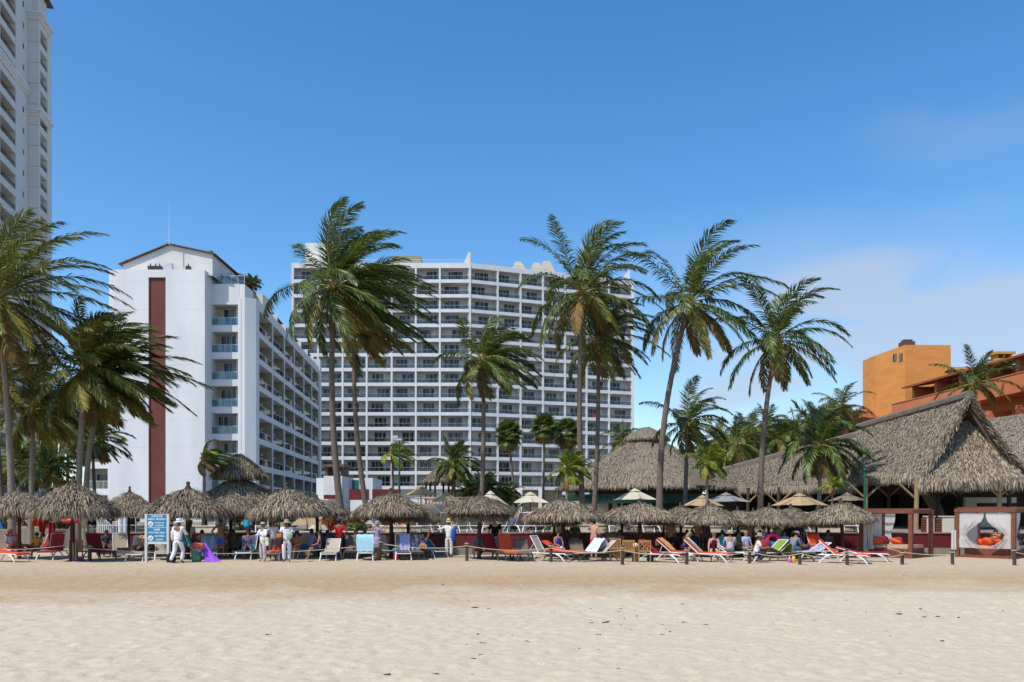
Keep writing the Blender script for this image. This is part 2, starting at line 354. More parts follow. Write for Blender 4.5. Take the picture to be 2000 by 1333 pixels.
def facade(parent, P0, P1, z0, bounds, floors, fh, band=.65, cw=.28, depth=1.6, wall=None, back=None, pane=None, nw=3, wfrac=.5, rail=1.05, railm=None, glassm=None, skip=None, rr=None, posts=4, slabname='floor_slab', wh=None, cellz=0.0, lastband=None):
    """bounds: metres along P0->P1. seen from outside x runs left to right, y goes into the building"""
    P0 = Vector((P0[0], P0[1], 0)); P1 = Vector((P1[0], P1[1], 0)); L = (P1 - P0).length
    ang = math.atan2(P1.y - P0.y, P1.x - P0.x); ca, sa = math.cos(ang), math.sin(ang)
    rr = rr or random.Random(5); wall = wall or WHITE; back = back or GREYW; pane = pane or PANE
    def at(x, y, z): return (P0.x + ca * x - sa * y, P0.y + sa * x + ca * y, z)
    b0, b1 = bounds[0], bounds[-1]
    def slab():
        mb = MB(); mb.box(b0, b1, 0, .22, 0, band); mb.box(b0 + .01, b1 - .01, .22, depth + .1, .03, .24); return mb.mesh(slabname, wall)
    for k in range(floors + 1):
        if k == floors and lastband:
            obj(slabname, MB().box(b0, b1, 0, .22, 0, lastband).box(b0 + .01, b1 - .01, .22, depth + .1, .03, .24).mesh(slabname, wall), parent, at(0, 0, z0 + k * fh), ang)
        else: obj(slabname, cached(('slab', id(wall), b0, b1, band, depth), slab), parent, at(0, 0, z0 + k * fh), ang)
    ht = floors * fh
    for x in bounds:
        obj('column', cached(('col', ht, cw, depth, id(wall), band), lambda: MB().box(-cw / 2, cw / 2, -.035, depth + .05, .012, ht + band - .03).mesh('column', wall)), parent, at(x, 0, z0), ang)
    obj('back_wall', MB().box(b0, b1, depth, depth + .2, .02, ht + .2).mesh('back_wall', back), parent, at(0, 0, z0), ang)
    for c in range(len(bounds) - 1):
        x0, x1 = bounds[c], bounds[c + 1]; w = x1 - x0 - cw
        for k in range(floors):
            if skip and skip(c, k): continue
            zf = z0 + k * fh + .24; oh = fh - .24
            ww = round(w * wfrac, 2); hh = wh or round(min(2.15, oh - .2), 2)
            off = (rr.choice([-.5, 0, .5]) if wfrac < .8 else 0) * (w - ww) * .55
            wd = obj('window', cached(('w', ww, hh, nw), lambda: window_mesh(ww, hh, nw)), parent, at((x0 + x1) / 2 + off, depth - .045, zf + .02), ang)
            obj('pane', cached(('p', ww, hh, id(pane)), lambda: pane_mesh(ww, hh, pane)), wd, (0, 0, 0))
            if rail:
                rh = round(rail, 2)
                rl = obj('railing', cached(('r', round(w, 2), rh, id(railm), posts), lambda: rail_mesh(w, rh, posts, railm or ALU)), parent, at((x0 + x1) / 2, .11, z0 + k * fh + band), ang)
                if glassm: obj('glass_panel', cached(('rg', round(w, 2), rh, id(glassm)), lambda: MB().box(-w / 2 + .02, w / 2 - .02, -.008, .008, .03, rh - .06).mesh('glass_panel', glassm)), rl, (0, 0, 0))
    return at, ang

# ================= the big curved white hotel in the middle =================
Y0 = 160.5
XL, XM = gx(572, Y0), gx(918, Y0)
Y2 = Y0 / .93; XR = gx(1235, Y2)
TB = thing('hotel_tower', 'broad white hotel tower with fifteen rows of balconies behind the tall palms', 'building', (0, 0, 0))
fhT = 2.89; zT = H - (949 + 6 - HY) * Y0 / F                      # lowest balcony band
zT = W(0, 956, Y0).z
bl = [gx(p, Y0) - XL for p in (572, 621, 669, 716, 765, 812, 859, 918)]
rT = random.Random(11)
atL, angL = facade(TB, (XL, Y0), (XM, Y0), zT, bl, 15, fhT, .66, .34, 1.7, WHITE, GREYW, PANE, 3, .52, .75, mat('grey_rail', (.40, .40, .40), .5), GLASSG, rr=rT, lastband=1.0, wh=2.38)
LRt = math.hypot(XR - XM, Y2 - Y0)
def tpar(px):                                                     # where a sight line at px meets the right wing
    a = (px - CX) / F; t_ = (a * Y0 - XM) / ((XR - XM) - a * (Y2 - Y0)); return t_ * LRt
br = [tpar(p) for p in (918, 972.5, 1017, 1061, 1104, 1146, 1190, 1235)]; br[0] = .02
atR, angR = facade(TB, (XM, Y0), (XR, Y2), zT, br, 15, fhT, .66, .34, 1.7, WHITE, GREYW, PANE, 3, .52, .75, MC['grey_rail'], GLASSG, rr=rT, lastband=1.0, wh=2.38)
zTop = zT + 15 * fhT
mb = MB(); mb.prism([(XL + .05, Y0 + 1.95), (XM, Y0 + 1.95), (XR - .3, Y2 + 1.9), (XR - 2, Y2 + 18), (XL + .1, Y0 + 18)], TZ - .05, zTop + .5); mb.build('core_wall', WHITE, TB)
mb = MB(); mb.prism([(XL - .25, Y0 - .04), (XL, Y0 - .04), (XL + .02, Y0 + 19), (XL - .25, Y0 + 19)], TZ - .05, zTop + 1.1)
mb.prism([(XR, Y2 - .2), (XR + .35, Y2 - .15), (XR - 1.5, Y2 + 19), (XR - 1.9, Y2 + 19)], TZ - .05, zTop + 1.1); mb.build('end_wall', WHITE, TB)
# ground storey: piers, white band and stone infill
mb = MB()
for p in (1015, 1057, 1105, 1150, 1205): mb.box(gx(p, 163) - .5, gx(p, 163) + .5, 161.6 + (p - 1000) * .03, 163.4 + (p - 1000) * .03, TZ - .03, zT + .3)
mb.build('pier', WHITE, TB)
MB().prism([(XM - 4, Y0 + 1), (XM, Y0 + 1), (XR, Y2 + 1), (XR, Y2 + 1.4), (XM - 4, Y0 + 1.9)], TZ - .03, zT + .1).build('stone_wall', STONE, TB)
MB().box(XL + 3, XM - 4.1, Y0 + .9, Y0 + 1.9, TZ - .03, zT + .1).build('base_wall', WHITE2, TB)
# roof furniture
def roofbox(px0, px1, pyt, Y, d, m, nm_, zb=None):
    x0, x1 = gx(px0, Y), gx(px1, Y); return MB().box(x0, x1, Y, Y + d, zb if zb is not None else zTop + .4, W(0, pyt, Y).z).build(nm_, m, TB)
roofbox(596, 650, 475, Y0 + 6, 7, WHITE2, 'lift_house')
roofbox(764, 822, 500, Y0 + 8, 6, mat('olive_render', (.30, .28, .18), .9), 'plant_room')
mb = MB()
for i in range(48):
    x = XL + 1 + i * .72; mb.box(x, x + .04, Y0 + .4, Y0 + .44, zTop + 1.0, zTop + 1.75)
mb.box(XL + .6, XM - .8, Y0 + .39, Y0 + .45, zTop + 1.75, zTop + 1.82); mb.box(XL + .6, XM - .8, Y0 + .4, Y0 + .44, zTop + 1.35, zTop + 1.38); mb.build('roof_railing', ALU, TB)
def fin(px, Y, w, py, m=WHITE):
    x = gx(px, Y); z = W(0, py, Y).z; z_ = zTop + .9
    mb = MB(); mb.add([(x - w, Y, z_), (x + .4, Y, z_), (x + .4, Y, z), (x, Y, z), (x - w, Y + 2.4, z_), (x + .4, Y + 2.4, z_), (x + .4, Y + 2.4, z), (x, Y + 2.4, z)],
        [(0, 1, 2, 3), (7, 6, 5, 4), (0, 3, 7, 4), (1, 5, 6, 2), (3, 2, 6, 7), (0, 4, 5, 1)]); mb.build('roof_fin', m, TB)
fin(915, Y0 + .3, 1.0, 493); fin(1226, Y2, 1.4, 528)
for p, Y, py, w in ((1014, 165, 508, 1.8), (1050, 168, 510, 2.0), (1070, 171, 507, 2.4)):
    x = gx(p, Y); zb = zTop + .6; z = W(0, py, Y).z
    mb = MB(); mb.add([(x - w, Y, zb), (x + w, Y, zb), (x + w, Y + 5, zb), (x - w, Y + 5, zb), (x - w * .4, Y + 1.2, z), (x + w * .2, Y + 1.2, z), (x + w * .2, Y + 3, z), (x - w * .4, Y + 3, z)],
        [(0, 1, 5, 4), (1, 2, 6, 5), (2, 3, 7, 6), (3, 0, 4, 7), (4, 5, 6, 7), (3, 2, 1, 0)]); mb.build('roof_pyramid', mat('cream_roof', (.50, .46, .37), .85), TB)
mb = MB()
for i in range(30):
    x = XM + 3 + i * .42; y = Y0 + 1.2 + i * .17; mb.box(x, x + .03, y, y + .03, zTop + .9, zTop + 1.5)
mb.tube([(XM + 3, Y0 + 1.2, zTop + 1.5), (XM + 15.6, Y0 + 6.3, zTop + 1.5)], .04, 4); mb.build('roof_railing', mat('cream_roof', (0, 0, 0)), TB)
# balcony furniture: one dark chair-and-table set on most balconies
def set_mesh():
    mb = MB()
    for s in (-.55, .55):
        mb.box(s - .24, s + .24, -.22, .22, .38, .44); mb.box(s - .24, s + .24, .2, .25, .44, .88)
        for a in (-.22, .19):
            for b_ in (-.2, .2): mb.box(s + a, s + a + .03, b_ - .015, b_ + .015, 0, .38)
    mb.lathe([(.26, .62), (.26, .66)], 8); mb.lathe([(.03, 0), (.03, .62)], 5); return mb.mesh('balcony_furniture', mat('dark_rattan', (.045, .035, .03), .7))
sm = set_mesh(); cnt = 0
for at_, bb in ((atL, bl), (atR, br)):
    for c in range(len(bb) - 1):
        for k in range(15):
            if rT.random() < .38: continue
            o = obj('balcony_set', sm, None, at_(bb[c] + (bb[c + 1] - bb[c]) * rT.uniform(.3, .7), .95, zT + k * fhT + .245), rT.uniform(-.4, .4))
            tag(o, 'dark chairs and table on a balcony of the curved white hotel tower', 'balcony furniture', 'chair sets on the balconies of the white hotel tower')
for px, k, c, lb in ((728, 10, (.45, .03, .05), 'red towel over a rail of the curved tower just left of the centre bays'), (1163, 5, (.50, .03, .10), 'crimson towel over a low rail at the tower right wing'), (826, 12, (.10, .20, .40), 'blue towel over an upper rail of the curved tower'), (985, 8, (.5, .42, .1), 'ochre towel over a middle rail right of the tower corner')):
    a_ = (px - CX) / F; x_ = a_ * Y0 - XL if px < 918 else tpar(px); o = MB().box(-.5, .5, -.03, .26, 0, .02).box(-.5, .5, -.04, -.02, -.75, .018).build('towel', mat('towel_%d' % px, c, .9)); o.location = (atL if px < 918 else atR)(x_, .08, zT + k * fhT + .66 + .76); o.rotation_euler = (0, 0, angL if px < 918 else angR); tag(o, lb, 'towel')

# ================= the nearer white hotel with the red stripe =================
HB = thing('stripe_hotel', 'white hotel slab with a tall red brown stripe and angled balcony side', 'building', (0, 0, 0))
YA = 86.0
def zz(py, Y): return H - (py - HY) * Y / F
xa, xb = gx(213, YA), gx(400, YA); zA = zz(527, YA)
x1s, x2s = gx(290, YA), gx(323.5, YA)
mb = MB(); mb.box(xa, x1s, YA, YA + .4, TZ - .03, zA); mb.box(x2s, xb, YA, YA + .4, TZ - .03, zA); mb.box(x1s, x2s, YA, YA + .4, zz(542, YA), zA)
mb.box(xa, xa + .3, YA + .4, YA + 8, TZ - .03, zA - .01); mb.box(xb - .3, xb, YA + .4, YA + 6, TZ - .03, zA - .01); mb.build('front_wall', WHITE, HB)
MB().box(x1s, x2s, YA + .18, YA + .38, TZ - .03, zz(542, YA) - .002).build('red_stripe', BROWNRED, HB)
MB().box(xa + .31, xb - .31, YA + .42, YA + 8, TZ, zA - .35).build('core_wall', WHITE2, HB)
# seams on the big blank wall: storey lines
mb = MB()
for k in range(1, 9):
    z = TZ + 2 + k * 2.9; mb.box(xa + .02, x1s - .02, YA - .004, YA + .01, z, z + .03); mb.box(x2s + .02, xb - .02, YA - .004, YA + .01, z, z + .03)
mb.build('wall_joint', mat('joint_line', (.66, .66, .655), .9), HB)
# gabled attic storey
zg = zz(496, YA + .6); xg0, xg1, xgm = gx(240, YA + .8), gx(415, YA + .8), gx(331, YA + .8)
def gable(x0, xm, x1, z0, zm, zr, y0, y1, zb, name='attic', m=WHITE2):
    mb = MB(); mb.add([(x0, y0, zb), (x1, y0, zb), (x1, y0, zr), (xm, y0, zm), (x0, y0, z0), (x0, y1, zb), (x1, y1, zb), (x1, y1, zr), (xm, y1, zm), (x0, y1, z0)],
        [(0, 1, 2, 3, 4), (9, 8, 7, 6, 5), (1, 6, 7, 2), (0, 4, 9, 5), (4, 3, 8, 9), (3, 2, 7, 8)]); mb.build(name, m, HB)
    mb = MB(); e = .35
    for (xa_, za_, xb_, zb_) in ((x0 - e, z0 - .1, xm, zm), (xm, zm, x1 + e, zr - .08)):
        mb.add([(xa_, y0 - .3, za_ + .03), (xb_, y0 - .3, zb_ + .03), (xb_, y1 + .2, zb_ + .03), (xa_, y1 + .2, za_ + .03), (xa_, y0 - .3, za_ + .14), (xb_, y0 - .3, zb_ + .14), (xb_, y1 + .2, zb_ + .14), (xa_, y1 + .2, za_ + .14)],
            [(0, 3, 2, 1), (4, 5, 6, 7), (0, 1, 5, 4), (1, 2, 6, 5), (2, 3, 7, 6), (3, 0, 4, 7)])
    mb.build('roof', TILE, HB)
gable(xg0, xgm, xg1, zz(517, YA + .8), zz(479, YA + .8), zg, YA + .8, YA + 8, zA - .4)
# roof ribs: tile rows visible along the gable edge
mb = MB(); mb.tube([W(331, 478, YA - .2), W(331, 395, YA - .2)], [.07, .02], 5); mb.box(gx(331, YA) - .5, gx(331, YA) + .2, YA + .1, YA + .5, zA, zA + .75)
mb.build('antenna', ALU, HB)
for p in (292, 302, 310, 366):
    MB().box(gx(p, YA) - .22, gx(p, YA) + .22, YA + .05, YA + .5, zA, zA + .42).box(gx(p, YA) - .04, gx(p, YA) + .04, YA + .2, YA + .3, zA + .4, zA + .7).build('floodlight', DARKM, HB)
# balcony column
YB = 88.0; xc0, xc1 = gx(411, YB), gx(477, YB)
zB0 = zz(955.5, YB) ; fB = (zz(637, YB) - zz(955.5, YB)) / 6 
z_sill0 = zz(955.5, YB)                                       # rail line of the lowest visible balcony
opw0, opw1 = gx(411.5, YB), gx(466, YB)
nfl = 7; zbase = z_sill0 - fB                                 # one more storey down
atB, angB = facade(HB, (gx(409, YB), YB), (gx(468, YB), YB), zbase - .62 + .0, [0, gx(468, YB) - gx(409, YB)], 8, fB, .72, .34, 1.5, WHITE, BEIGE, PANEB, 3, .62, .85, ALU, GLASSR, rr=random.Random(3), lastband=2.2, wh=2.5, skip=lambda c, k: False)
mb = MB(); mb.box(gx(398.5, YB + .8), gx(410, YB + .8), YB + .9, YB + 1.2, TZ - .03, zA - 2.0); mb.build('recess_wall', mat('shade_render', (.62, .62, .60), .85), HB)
mb = MB(); mb.box(gx(468.3, YB), gx(478, YB), YB + .001, YB + 3, TZ - .03, zbase + 8 * fB + 1.55)
mb.box(gx(409, YB) + .1, -30.4, YB + 1.75, YB + 12, TZ, zbase + 8 * fB + .6)
mb.build('corner_wall', WHITE, HB)
mb = MB()
for k in range(8): mb.box(gx(405, YB) - .12, gx(405, YB) + .12, YB + .72, YB + .88, zbase + k * fB + 2.6, zbase + k * fB + 2.9)
mb.build('wall_lamp', DARKM, HB)
# long side facade, receding
YC, YD = 89.5, 132.0; XC, XD = gx(505, YC), gx(624.5, YD)
zS = 24.2; fS = 2.93
Ls = math.hypot(XD - XC, YD - YC)
MB().prism([(gx(478, YB), YB + .002), (XC, YC - .9), (XC, YC - .02), (gx(478, YB) - .3, YC)], TZ - .03, zS + .95).build('splayed_wall', WHITE, HB)
pxb = (505, 532.5, 555.5, 575, 593.5, 609, 622.5)
def spar(px): a = (px - CX) / F; return (a * YC - XC) / ((XD - XC) - a * (YD - YC)) * Ls
bs = [spar(p) for p in pxb]
zf0 = zS - 8 * fS
atS, angS = facade(HB, (XC, YC), (XD, YD), zf0, bs, 8, fS, .62, .42, 2.3, WHITE, mat('shaded_olive_render', (.30, .27, .205), .85), PANEB, 2, .55, .8, ALU, GLASSR, rr=random.Random(8), lastband=1.0, posts=3)  # olive back wall darkened to carry the recess shade
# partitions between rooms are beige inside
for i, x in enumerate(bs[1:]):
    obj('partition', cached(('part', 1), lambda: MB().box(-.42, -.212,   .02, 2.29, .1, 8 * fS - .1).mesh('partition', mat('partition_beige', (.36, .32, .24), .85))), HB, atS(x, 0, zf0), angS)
    for k in range(8):
        obj('wall_lamp', cached(('lampb', 1), lambda: MB().lathe([(.1, 0), (.16, .05), (.16, .3), (.08, .38)], 8).mesh('wall_lamp', mat('lamp_white', (.7, .68, .6), .6))), HB, atS(x - .45, 1.2, zf0 + k * fS + 2.0), angS)
dS = Vector((XD - XC, YD - YC, 0)).normalized(); nS = Vector((-dS.y, dS.x, 0))
p = [Vector((XC, YC, 0)) + nS * 2.46 + dS * 1.5, Vector((XD, YD, 0)) + nS * 2.46, Vector((XD, YD, 0)) + nS * 14, Vector((XC, YC, 0)) + nS * 5 + dS * 1.5]
MB().prism([q.to_2d()[:] for q in p], TZ, zS + .3).build('core_wall', WHITE2, HB)
q0 = Vector((XD, YD, 0)); MB().prism([(q0 + v).to_2d()[:] for v in (-nS * .05, dS * 1.5 - nS * .05, dS * 1.5 + nS * 8, nS * 8)], TZ - .03, zS + 2.5).build('end_wall', WHITE, HB)
# attic over the side wing, gable end towards the beach, eave running back
zE = 27.2
def side_pt(px, py, Y): return W(px, py, Y)
A0 = Vector((XC, YC, 0)) + nS * 1.9; A1 = Vector((XD, YD, 0)) + nS * 1.9
wA = 5.5
for (a, b_, zr, nm_) in ((A0 + dS * .5, A1, zE, 'attic'),):
    mb = MB(); pts = [a, b_, b_ + nS * wA * 2, a + nS * wA * 2]
    mb.prism([v.to_2d()[:] for v in pts], zS + .31, zr); 
    ra, rb = a + nS * wA, b_ + nS * wA
    v0 = [(a.x, a.y, zr), (ra.x, ra.y, zr + 1.4), (pts[3].x, pts[3].y, zr), (b_.x, b_.y, zr), (rb.x, rb.y, zr + 1.4), (pts[2].x, pts[2].y, zr)]
    mb.add(v0, [(0, 1, 2), (3, 5, 4)]); mb.build(nm_, WHITE2, HB)
    mb = MB(); e = .5
    al, ar = a - nS * e - dS * .4, b_ - nS * e; rl, rr_ = ra - dS * .4, rb; 
    for (s0, s1, s2, s3, z_a, z_r) in ((al, ar, rr_, rl, zr - .1, zr + 1.42), (rl, rr_, pts[2] + nS * e, pts[3] + nS * e - dS * .4, zr + 1.42, zr - .1)):
        mb.add([(s0.x, s0.y, z_a), (s1.x, s1.y, z_a), (s2.x, s2.y, z_r), (s3.x, s3.y, z_r), (s0.x, s0.y, z_a + .2), (s1.x, s1.y, z_a + .2), (s2.x, s2.y, z_r + .2), (s3.x, s3.y, z_r + .2)],
            [(0, 3, 2, 1), (4, 5, 6, 7), (0, 1, 5, 4), (1, 2, 6, 5), (2, 3, 7, 6), (3, 0, 4, 7)])
    mb.build('roof', TILE, HB)
# attic windows looking on the roof terrace
for i in range(8):
    pt = A0 + dS * (3 + i * 4.8) - nS * .06
    wd = obj('window', cached(('aw', 1), lambda: window_mesh(1.9, 1.75, 2)), HB, (pt.x, pt.y, zS + .55), angS)
    obj('pane', cached(('ap', 1), lambda: pane_mesh(1.9, 1.75, PANE)), wd, (0, 0, 0))
for i in range(7):                                             # arched dormer frames and partition screens on the terrace
    pt = A0 + dS * (5.2 + i * 5.4)
    obj('terrace_screen', cached(('scr', 1), lambda: MB().box(-.06, .06, -1.75, 0, 0, 1.6).mesh('terrace_screen', WHITE)), HB, (pt.x, pt.y, zS + .4), angS)
# roof terrace glass above the balcony column, and the little step between the roofs
zt = zbase + 8 * fB + 1.58
mb = MB(); mb.box(gx(411, YB), gx(477, YB), YB + .3, YB + .36, zt + .95, zt + 1.0)
for i in range(6): mb.box(gx(412 + i * 12.6, YB), gx(412 + i * 12.6, YB) + .04, YB + .31, YB + .35, zt, zt + .95)
rl = mb.build('railing', ALU, HB); MB().box(gx(412, YB), gx(476, YB), YB + .32, YB + .34, zt + .05, zt + .9).build('glass_panel', GLASSR, rl)
mb = MB(); mb.box(gx(415, 92), gx(455, 92), 91.5, 95, zt - 1, zz(536, 92)); mb.box(gx(455, 93), gx(512, 93), 93.2, 97, zt - 1, zE - .3); mb.build('penthouse_wall', WHITE2, HB)
wd = obj('window', cached(('pw', 1), lambda: window_mesh(1.6, 2.2, 2)), HB, (gx(428, 91.4), 91.44, zt - .05)); obj('pane', pane_mesh(1.6, 2.2, PANEB), wd, (0, 0, 0))
mb = MB()
a_, b_, c_ = W(414, 494, 87), W(456, 535, 94.5), W(512, 552, 92.5)
for u, v in ((a_, b_), (b_, c_)):
    mb.add([u + Vector((0, -.2, 0)), v + Vector((0, -.2, 0)), v + Vector((-2.5, 3, .5)), u + Vector((-2.5, 3, .5)), u + Vector((0, -.2, .22)), v + Vector((0, -.2, .22)), v + Vector((-2.5, 3, .72)), u + Vector((-2.5, 3, .72))],
        [(0, 3, 2, 1), (4, 5, 6, 7), (0, 1, 5, 4), (1, 2, 6, 5), (2, 3, 7, 6), (3, 0, 4, 7)])
mb.build('eave', TILE, HB)
# left wing balconies, seen between the palm trunks
YL = 90.0
facade(HB, (gx(168, YL), YL), (gx(213.5, YL), YL), zbase - .62, [0, gx(213.5, YL) - gx(168, YL)], 6, fB, .72, .3, 1.5, WHITE, BEIGE, PANEB, 2, .75, .85, ALU, GLASSR, rr=random.Random(4), lastband=1.0, skip=lambda c, k: False)
MB().box(gx(160, YL), gx(213, YL), YL + 1.75, YL + 12, TZ, zbase + 6 * fB).build('core_wall', WHITE2, HB)

# ================= pale tower at the left edge =================
TL = thing('corner_tower', 'tall pale condominium tower cut by the left edge, with cornices and dark balconies', 'building', (0, 0, 0))
O = Vector((gx(55, 118), 118, 0)); v_ = Vector((-.22, 1, 0)).normalized(); u_ = Vector((1, .22, 0)).normalized()
def P(u, v): q = O + u_ * u + v_ * v; return (q.x, q.y)
GT = mat('tower_render', (.66, .65, .63), .85, (.60, .59, .575), .3)
fT2 = 3.0; nT = 25; zT2 = zz(0, 118) - 24.6 * 3.0 
# storeys by height: 25 visible; the roof stands just above the frame top
zroof = zz(22, 118)
MB().prism([P(-22, -13.5), P(-1.75, -13.5), P(-1.75, 16), P(-22, 16)], TZ - .03, zroof + 6).build('core_wall', GT, TL)
bnd = [P(0, -12.5), P(0, 0)]
nA = 25; zA0 = zroof + 4.4 - nA * fT2
vb = [0, 2.4, 7.9, 12.5]
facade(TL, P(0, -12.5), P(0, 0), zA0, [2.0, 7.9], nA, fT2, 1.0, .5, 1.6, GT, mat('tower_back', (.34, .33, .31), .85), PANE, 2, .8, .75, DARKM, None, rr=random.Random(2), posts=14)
MB().prism([P(0, -12.7), P(0, -10.7), P(-1.9, -10.7), P(-1.9, -12.7)], TZ - .03, zroof + 6).prism([P(0, -4.45), P(0, .02), P(-1.9, .02), P(-1.9, -4.45)], TZ - .03, zroof + 6).build('side_wall', GT, TL)
wins = MB()
for k in range(nA): 
    q = O + v_ * -1.9 + u_ * .0; MBx = 1
    obj('small_window', cached(('sw', 1), lambda: MB().box(-.25, .25, -.02, .1, 0, .75).mesh('small_window', PANE)), TL, (q.x, q.y, zA0 + k * fT2 + 1.1), math.atan2(v_.y, v_.x))
# projecting bay
MB().prism([P(.01, .03), P(1.4, .03), P(1.4, .42), P(.01, .42)], TZ - .03, zroof).prism([P(.01, 3.75), P(1.4, 3.75), P(1.4, 4.3), P(.01, 4.3)], TZ - .03, zroof).prism([P(.01, .43), P(.55, .43), P(.55, 3.74), P(.01, 3.74)], TZ - .03, zroof).build('bay_wall', GT, TL)
facade(TL, P(1.36, .3), P(1.36, 3.9), zA0 - .35, [.25, 3.45], nA - 2, fT2, 1.0, .2, 1.4, GT, MC['tower_back'], PANE, 2, .85, .75, DARKM, None, rr=random.Random(2), posts=10)
mb = MB()
for k in range(nA - 1):
    z = zA0 + k * fT2 + .3; a = O + u_ * .02 + v_ * .0; b_ = O + u_ * 1.4
    mb.prism([P(.03, .0), P(1.4, .0), P(1.4, .05), P(.03, .05)], z, z + .06)
mb.build('bay_joint', mat('tower_joint', (.42, .42, .41), .9), TL)
def cornice(z, e, nm_='cornice', us=(.0, 1.4), vs=(.03, 4.4)):
    mb = MB()
    for i, (o, h0, h1) in enumerate(((e * .35, 0, .35), (e * .65, .35, .65), (e, .65, 1.05))):
        mb.prism([P(us[0] - (0 if us[0] == 0 else o), vs[0] - o), P(us[1] + o, vs[0] - o), P(us[1] + o, vs[1] + o), P(us[0] - (0 if us[0] == 0 else o), vs[1] + o)], z + h0, z + h1 - .002)
    mb.build(nm_, WHITE, TL)
cornice(zz(220, 118) - .4, .5); cornice(zz(30, 118) - .4, .5)
for zc in (zz(181, 118) - .8,):
    mb = MB()
    for o, h0, h1 in ((.15, 0, .4), (.3, .4, .75), (.45, .75, 1.1)): mb.prism([P(-1, -13.3), P(o, -13.3), P(o, .0), P(-1, .0)], zc + h0, zc + h1 - .002)
    mb.build('cornice', WHITE, TL)
zr = zroof + 1.0
mb = MB(); mb.prism([P(.3, .4), P(1.2, .4), P(1.2, 3.9), P(.3, 3.9)], zroof - .1, zroof + 3.4); mb.build('attic_wall', GT, TL)
mb = MB(); mb.prism([P(-.3, -.2), P(1.9, -.2), P(1.9, 4.8), P(-.3, 4.8)], zroof + 3.4, zroof + 3.65); mb.prism([P(.3, .5), P(1.3, .5), P(1.3, 4), P(.3, 4)], zroof + 3.65, zroof + 4.6); mb.build('roof', TILE, TL)

# ================= orange building on the right =================
OB = thing('orange_building', 'orange stair tower with terracotta balcony wing behind the thatched roofs', 'building', (0, 0, 0))
Yo = 95.0; c0 = W(1768, 674, Yo); zo = c0.z
pl = W(1711, 0, Yo + 5.2); pr = W(1857, 0, Yo + .4)
MB().prism([(pl.x, Yo + 5.2), (c0.x, Yo), (pr.x, Yo + .4), (pr.x + .3, Yo + 8), (pl.x, Yo + 9)], TZ, [zz(694, Yo + 5.2), zo, zz(674.5, Yo + .4), zo, zz(694, Yo + 5.2)]).build('stair_tower', ORANGE, OB)
dl = Vector((c0.x - pl.x, -5.2, 0)).normalized()
for px in (1748.5, 1760):
    f_ = (px - 1711) / (1768 - 1711) ; X = pl.x + (c0.x - pl.x) * f_; Yq = Yo + 5.2 * (1 - f_)
    wd = MB().box(-.32, .32, -.03, .06, 0, .95).build('window', mat('olive_frame', (.16, .12, .06), .8), OB, (X, Yq, zz(707, Yq)), math.atan2(dl.y, dl.x))
    MB().box(-.24, .24, -.045, .02, .08, .85).build('pane', PANE, wd)
# wing: from behind the tower towards the camera at the right
w0 = W(1742, 0, 96.0); w1 = W(2080, 0, 68.5); wl = (w1 - w0); wl.z = 0; Lw = wl.length; wd_ = wl.normalized(); wn = Vector((-wd_.y, wd_.x, 0)); wa = math.atan2(wd_.y, wd_.x)
zr_ = zz(765, 94.2) + .9
def WP(x, y, z=0): q = Vector((w0.x, w0.y, 0)) + wd_ * x + wn * y; return (q.x, q.y, z)
mb = MB()
hr = zz(790, 95.5)
levels = [(hr, 1.45), (hr - 4.3, 1.35), (hr - 8.4, 1.3)]
for (z, h_) in levels:
    obj('balcony_wall', MB().box(0, Lw, 0, .3, -h_, 0).box(0, Lw, .0, 2.6, -h_ - .25, -h_ - .002).mesh('balcony_wall', TERRA), OB, WP(0, 0, z), wa)
    obj('coping', MB().box(0, Lw, -.06, .36, .002, .1).mesh('coping', mat('terra_coping', (.50, .20, .10), .8)), OB, WP(0, 0, z), wa)
obj('back_wall', MB().box(0, Lw, 2.6, 3, TZ - hr, 1.6).mesh('back_wall', OCHRE), OB, WP(0, 0, hr), wa)
for z, _ in levels:
    for i in range(9):
        x = 1.8 + i * 4.3
        wd = obj('window', cached(('ow', 1), lambda: window_mesh(1.9, 2.0, 2)), OB, WP(x, 2.54, z - 1.2), wa); obj('pane', cached(('op', 1), lambda: pane_mesh(1.9, 2.0, PANE)), wd, (0, 0, 0))
        if i: obj('pillar', cached(('opl', 1), lambda: MB().box(-.22, .22, .32, 2.59, .02, 1.5).mesh('pillar', TERRA)), OB, WP(x - 2.1, 0, z), wa)
# roof: tiled eave, chimneys
obj('roof', MB().add([(3.2, -.6, 1.35), (Lw, -.6, 1.35), (Lw, 5, 2.3), (3.2, 5, 2.3), (3.2, -.6, 1.55), (Lw, -.6, 1.55), (Lw, 5, 2.5), (3.2, 5, 2.5)], [(0, 3, 2, 1), (4, 5, 6, 7), (0, 1, 5, 4), (1, 2, 6, 5), (2, 3, 7, 6), (3, 0, 4, 7)]).mesh('roof', TILERED), OB, WP(0, 0, hr), wa)
for px, py, Yc in ((1868, 722, 88), (1955, 692, 80)):
    c = W(px, py, Yc); mb = MB(); mb.box(-.75, .75, -.6, .6, -3.2, -.5); mb.box(-.95, .95, -.8, .8, -.12, .12)
    for s in (-.7, -.05, .6): mb.box(s, s + .15, -.5, .5, -.5, -.12)
    mb.build('chimney', mat('ochre_chimney', (.50, .33, .09), .85), OB, c)
mb = MB(); mb.box(-.7, .7, -.6, .6, -.2, .25); mb.box(-.5, .5, -.4, .4, .25, .5); mb.build('roof_vent', mat('vent', (.12, .07, .05), .9), OB, W(1771, 673, 96.5))
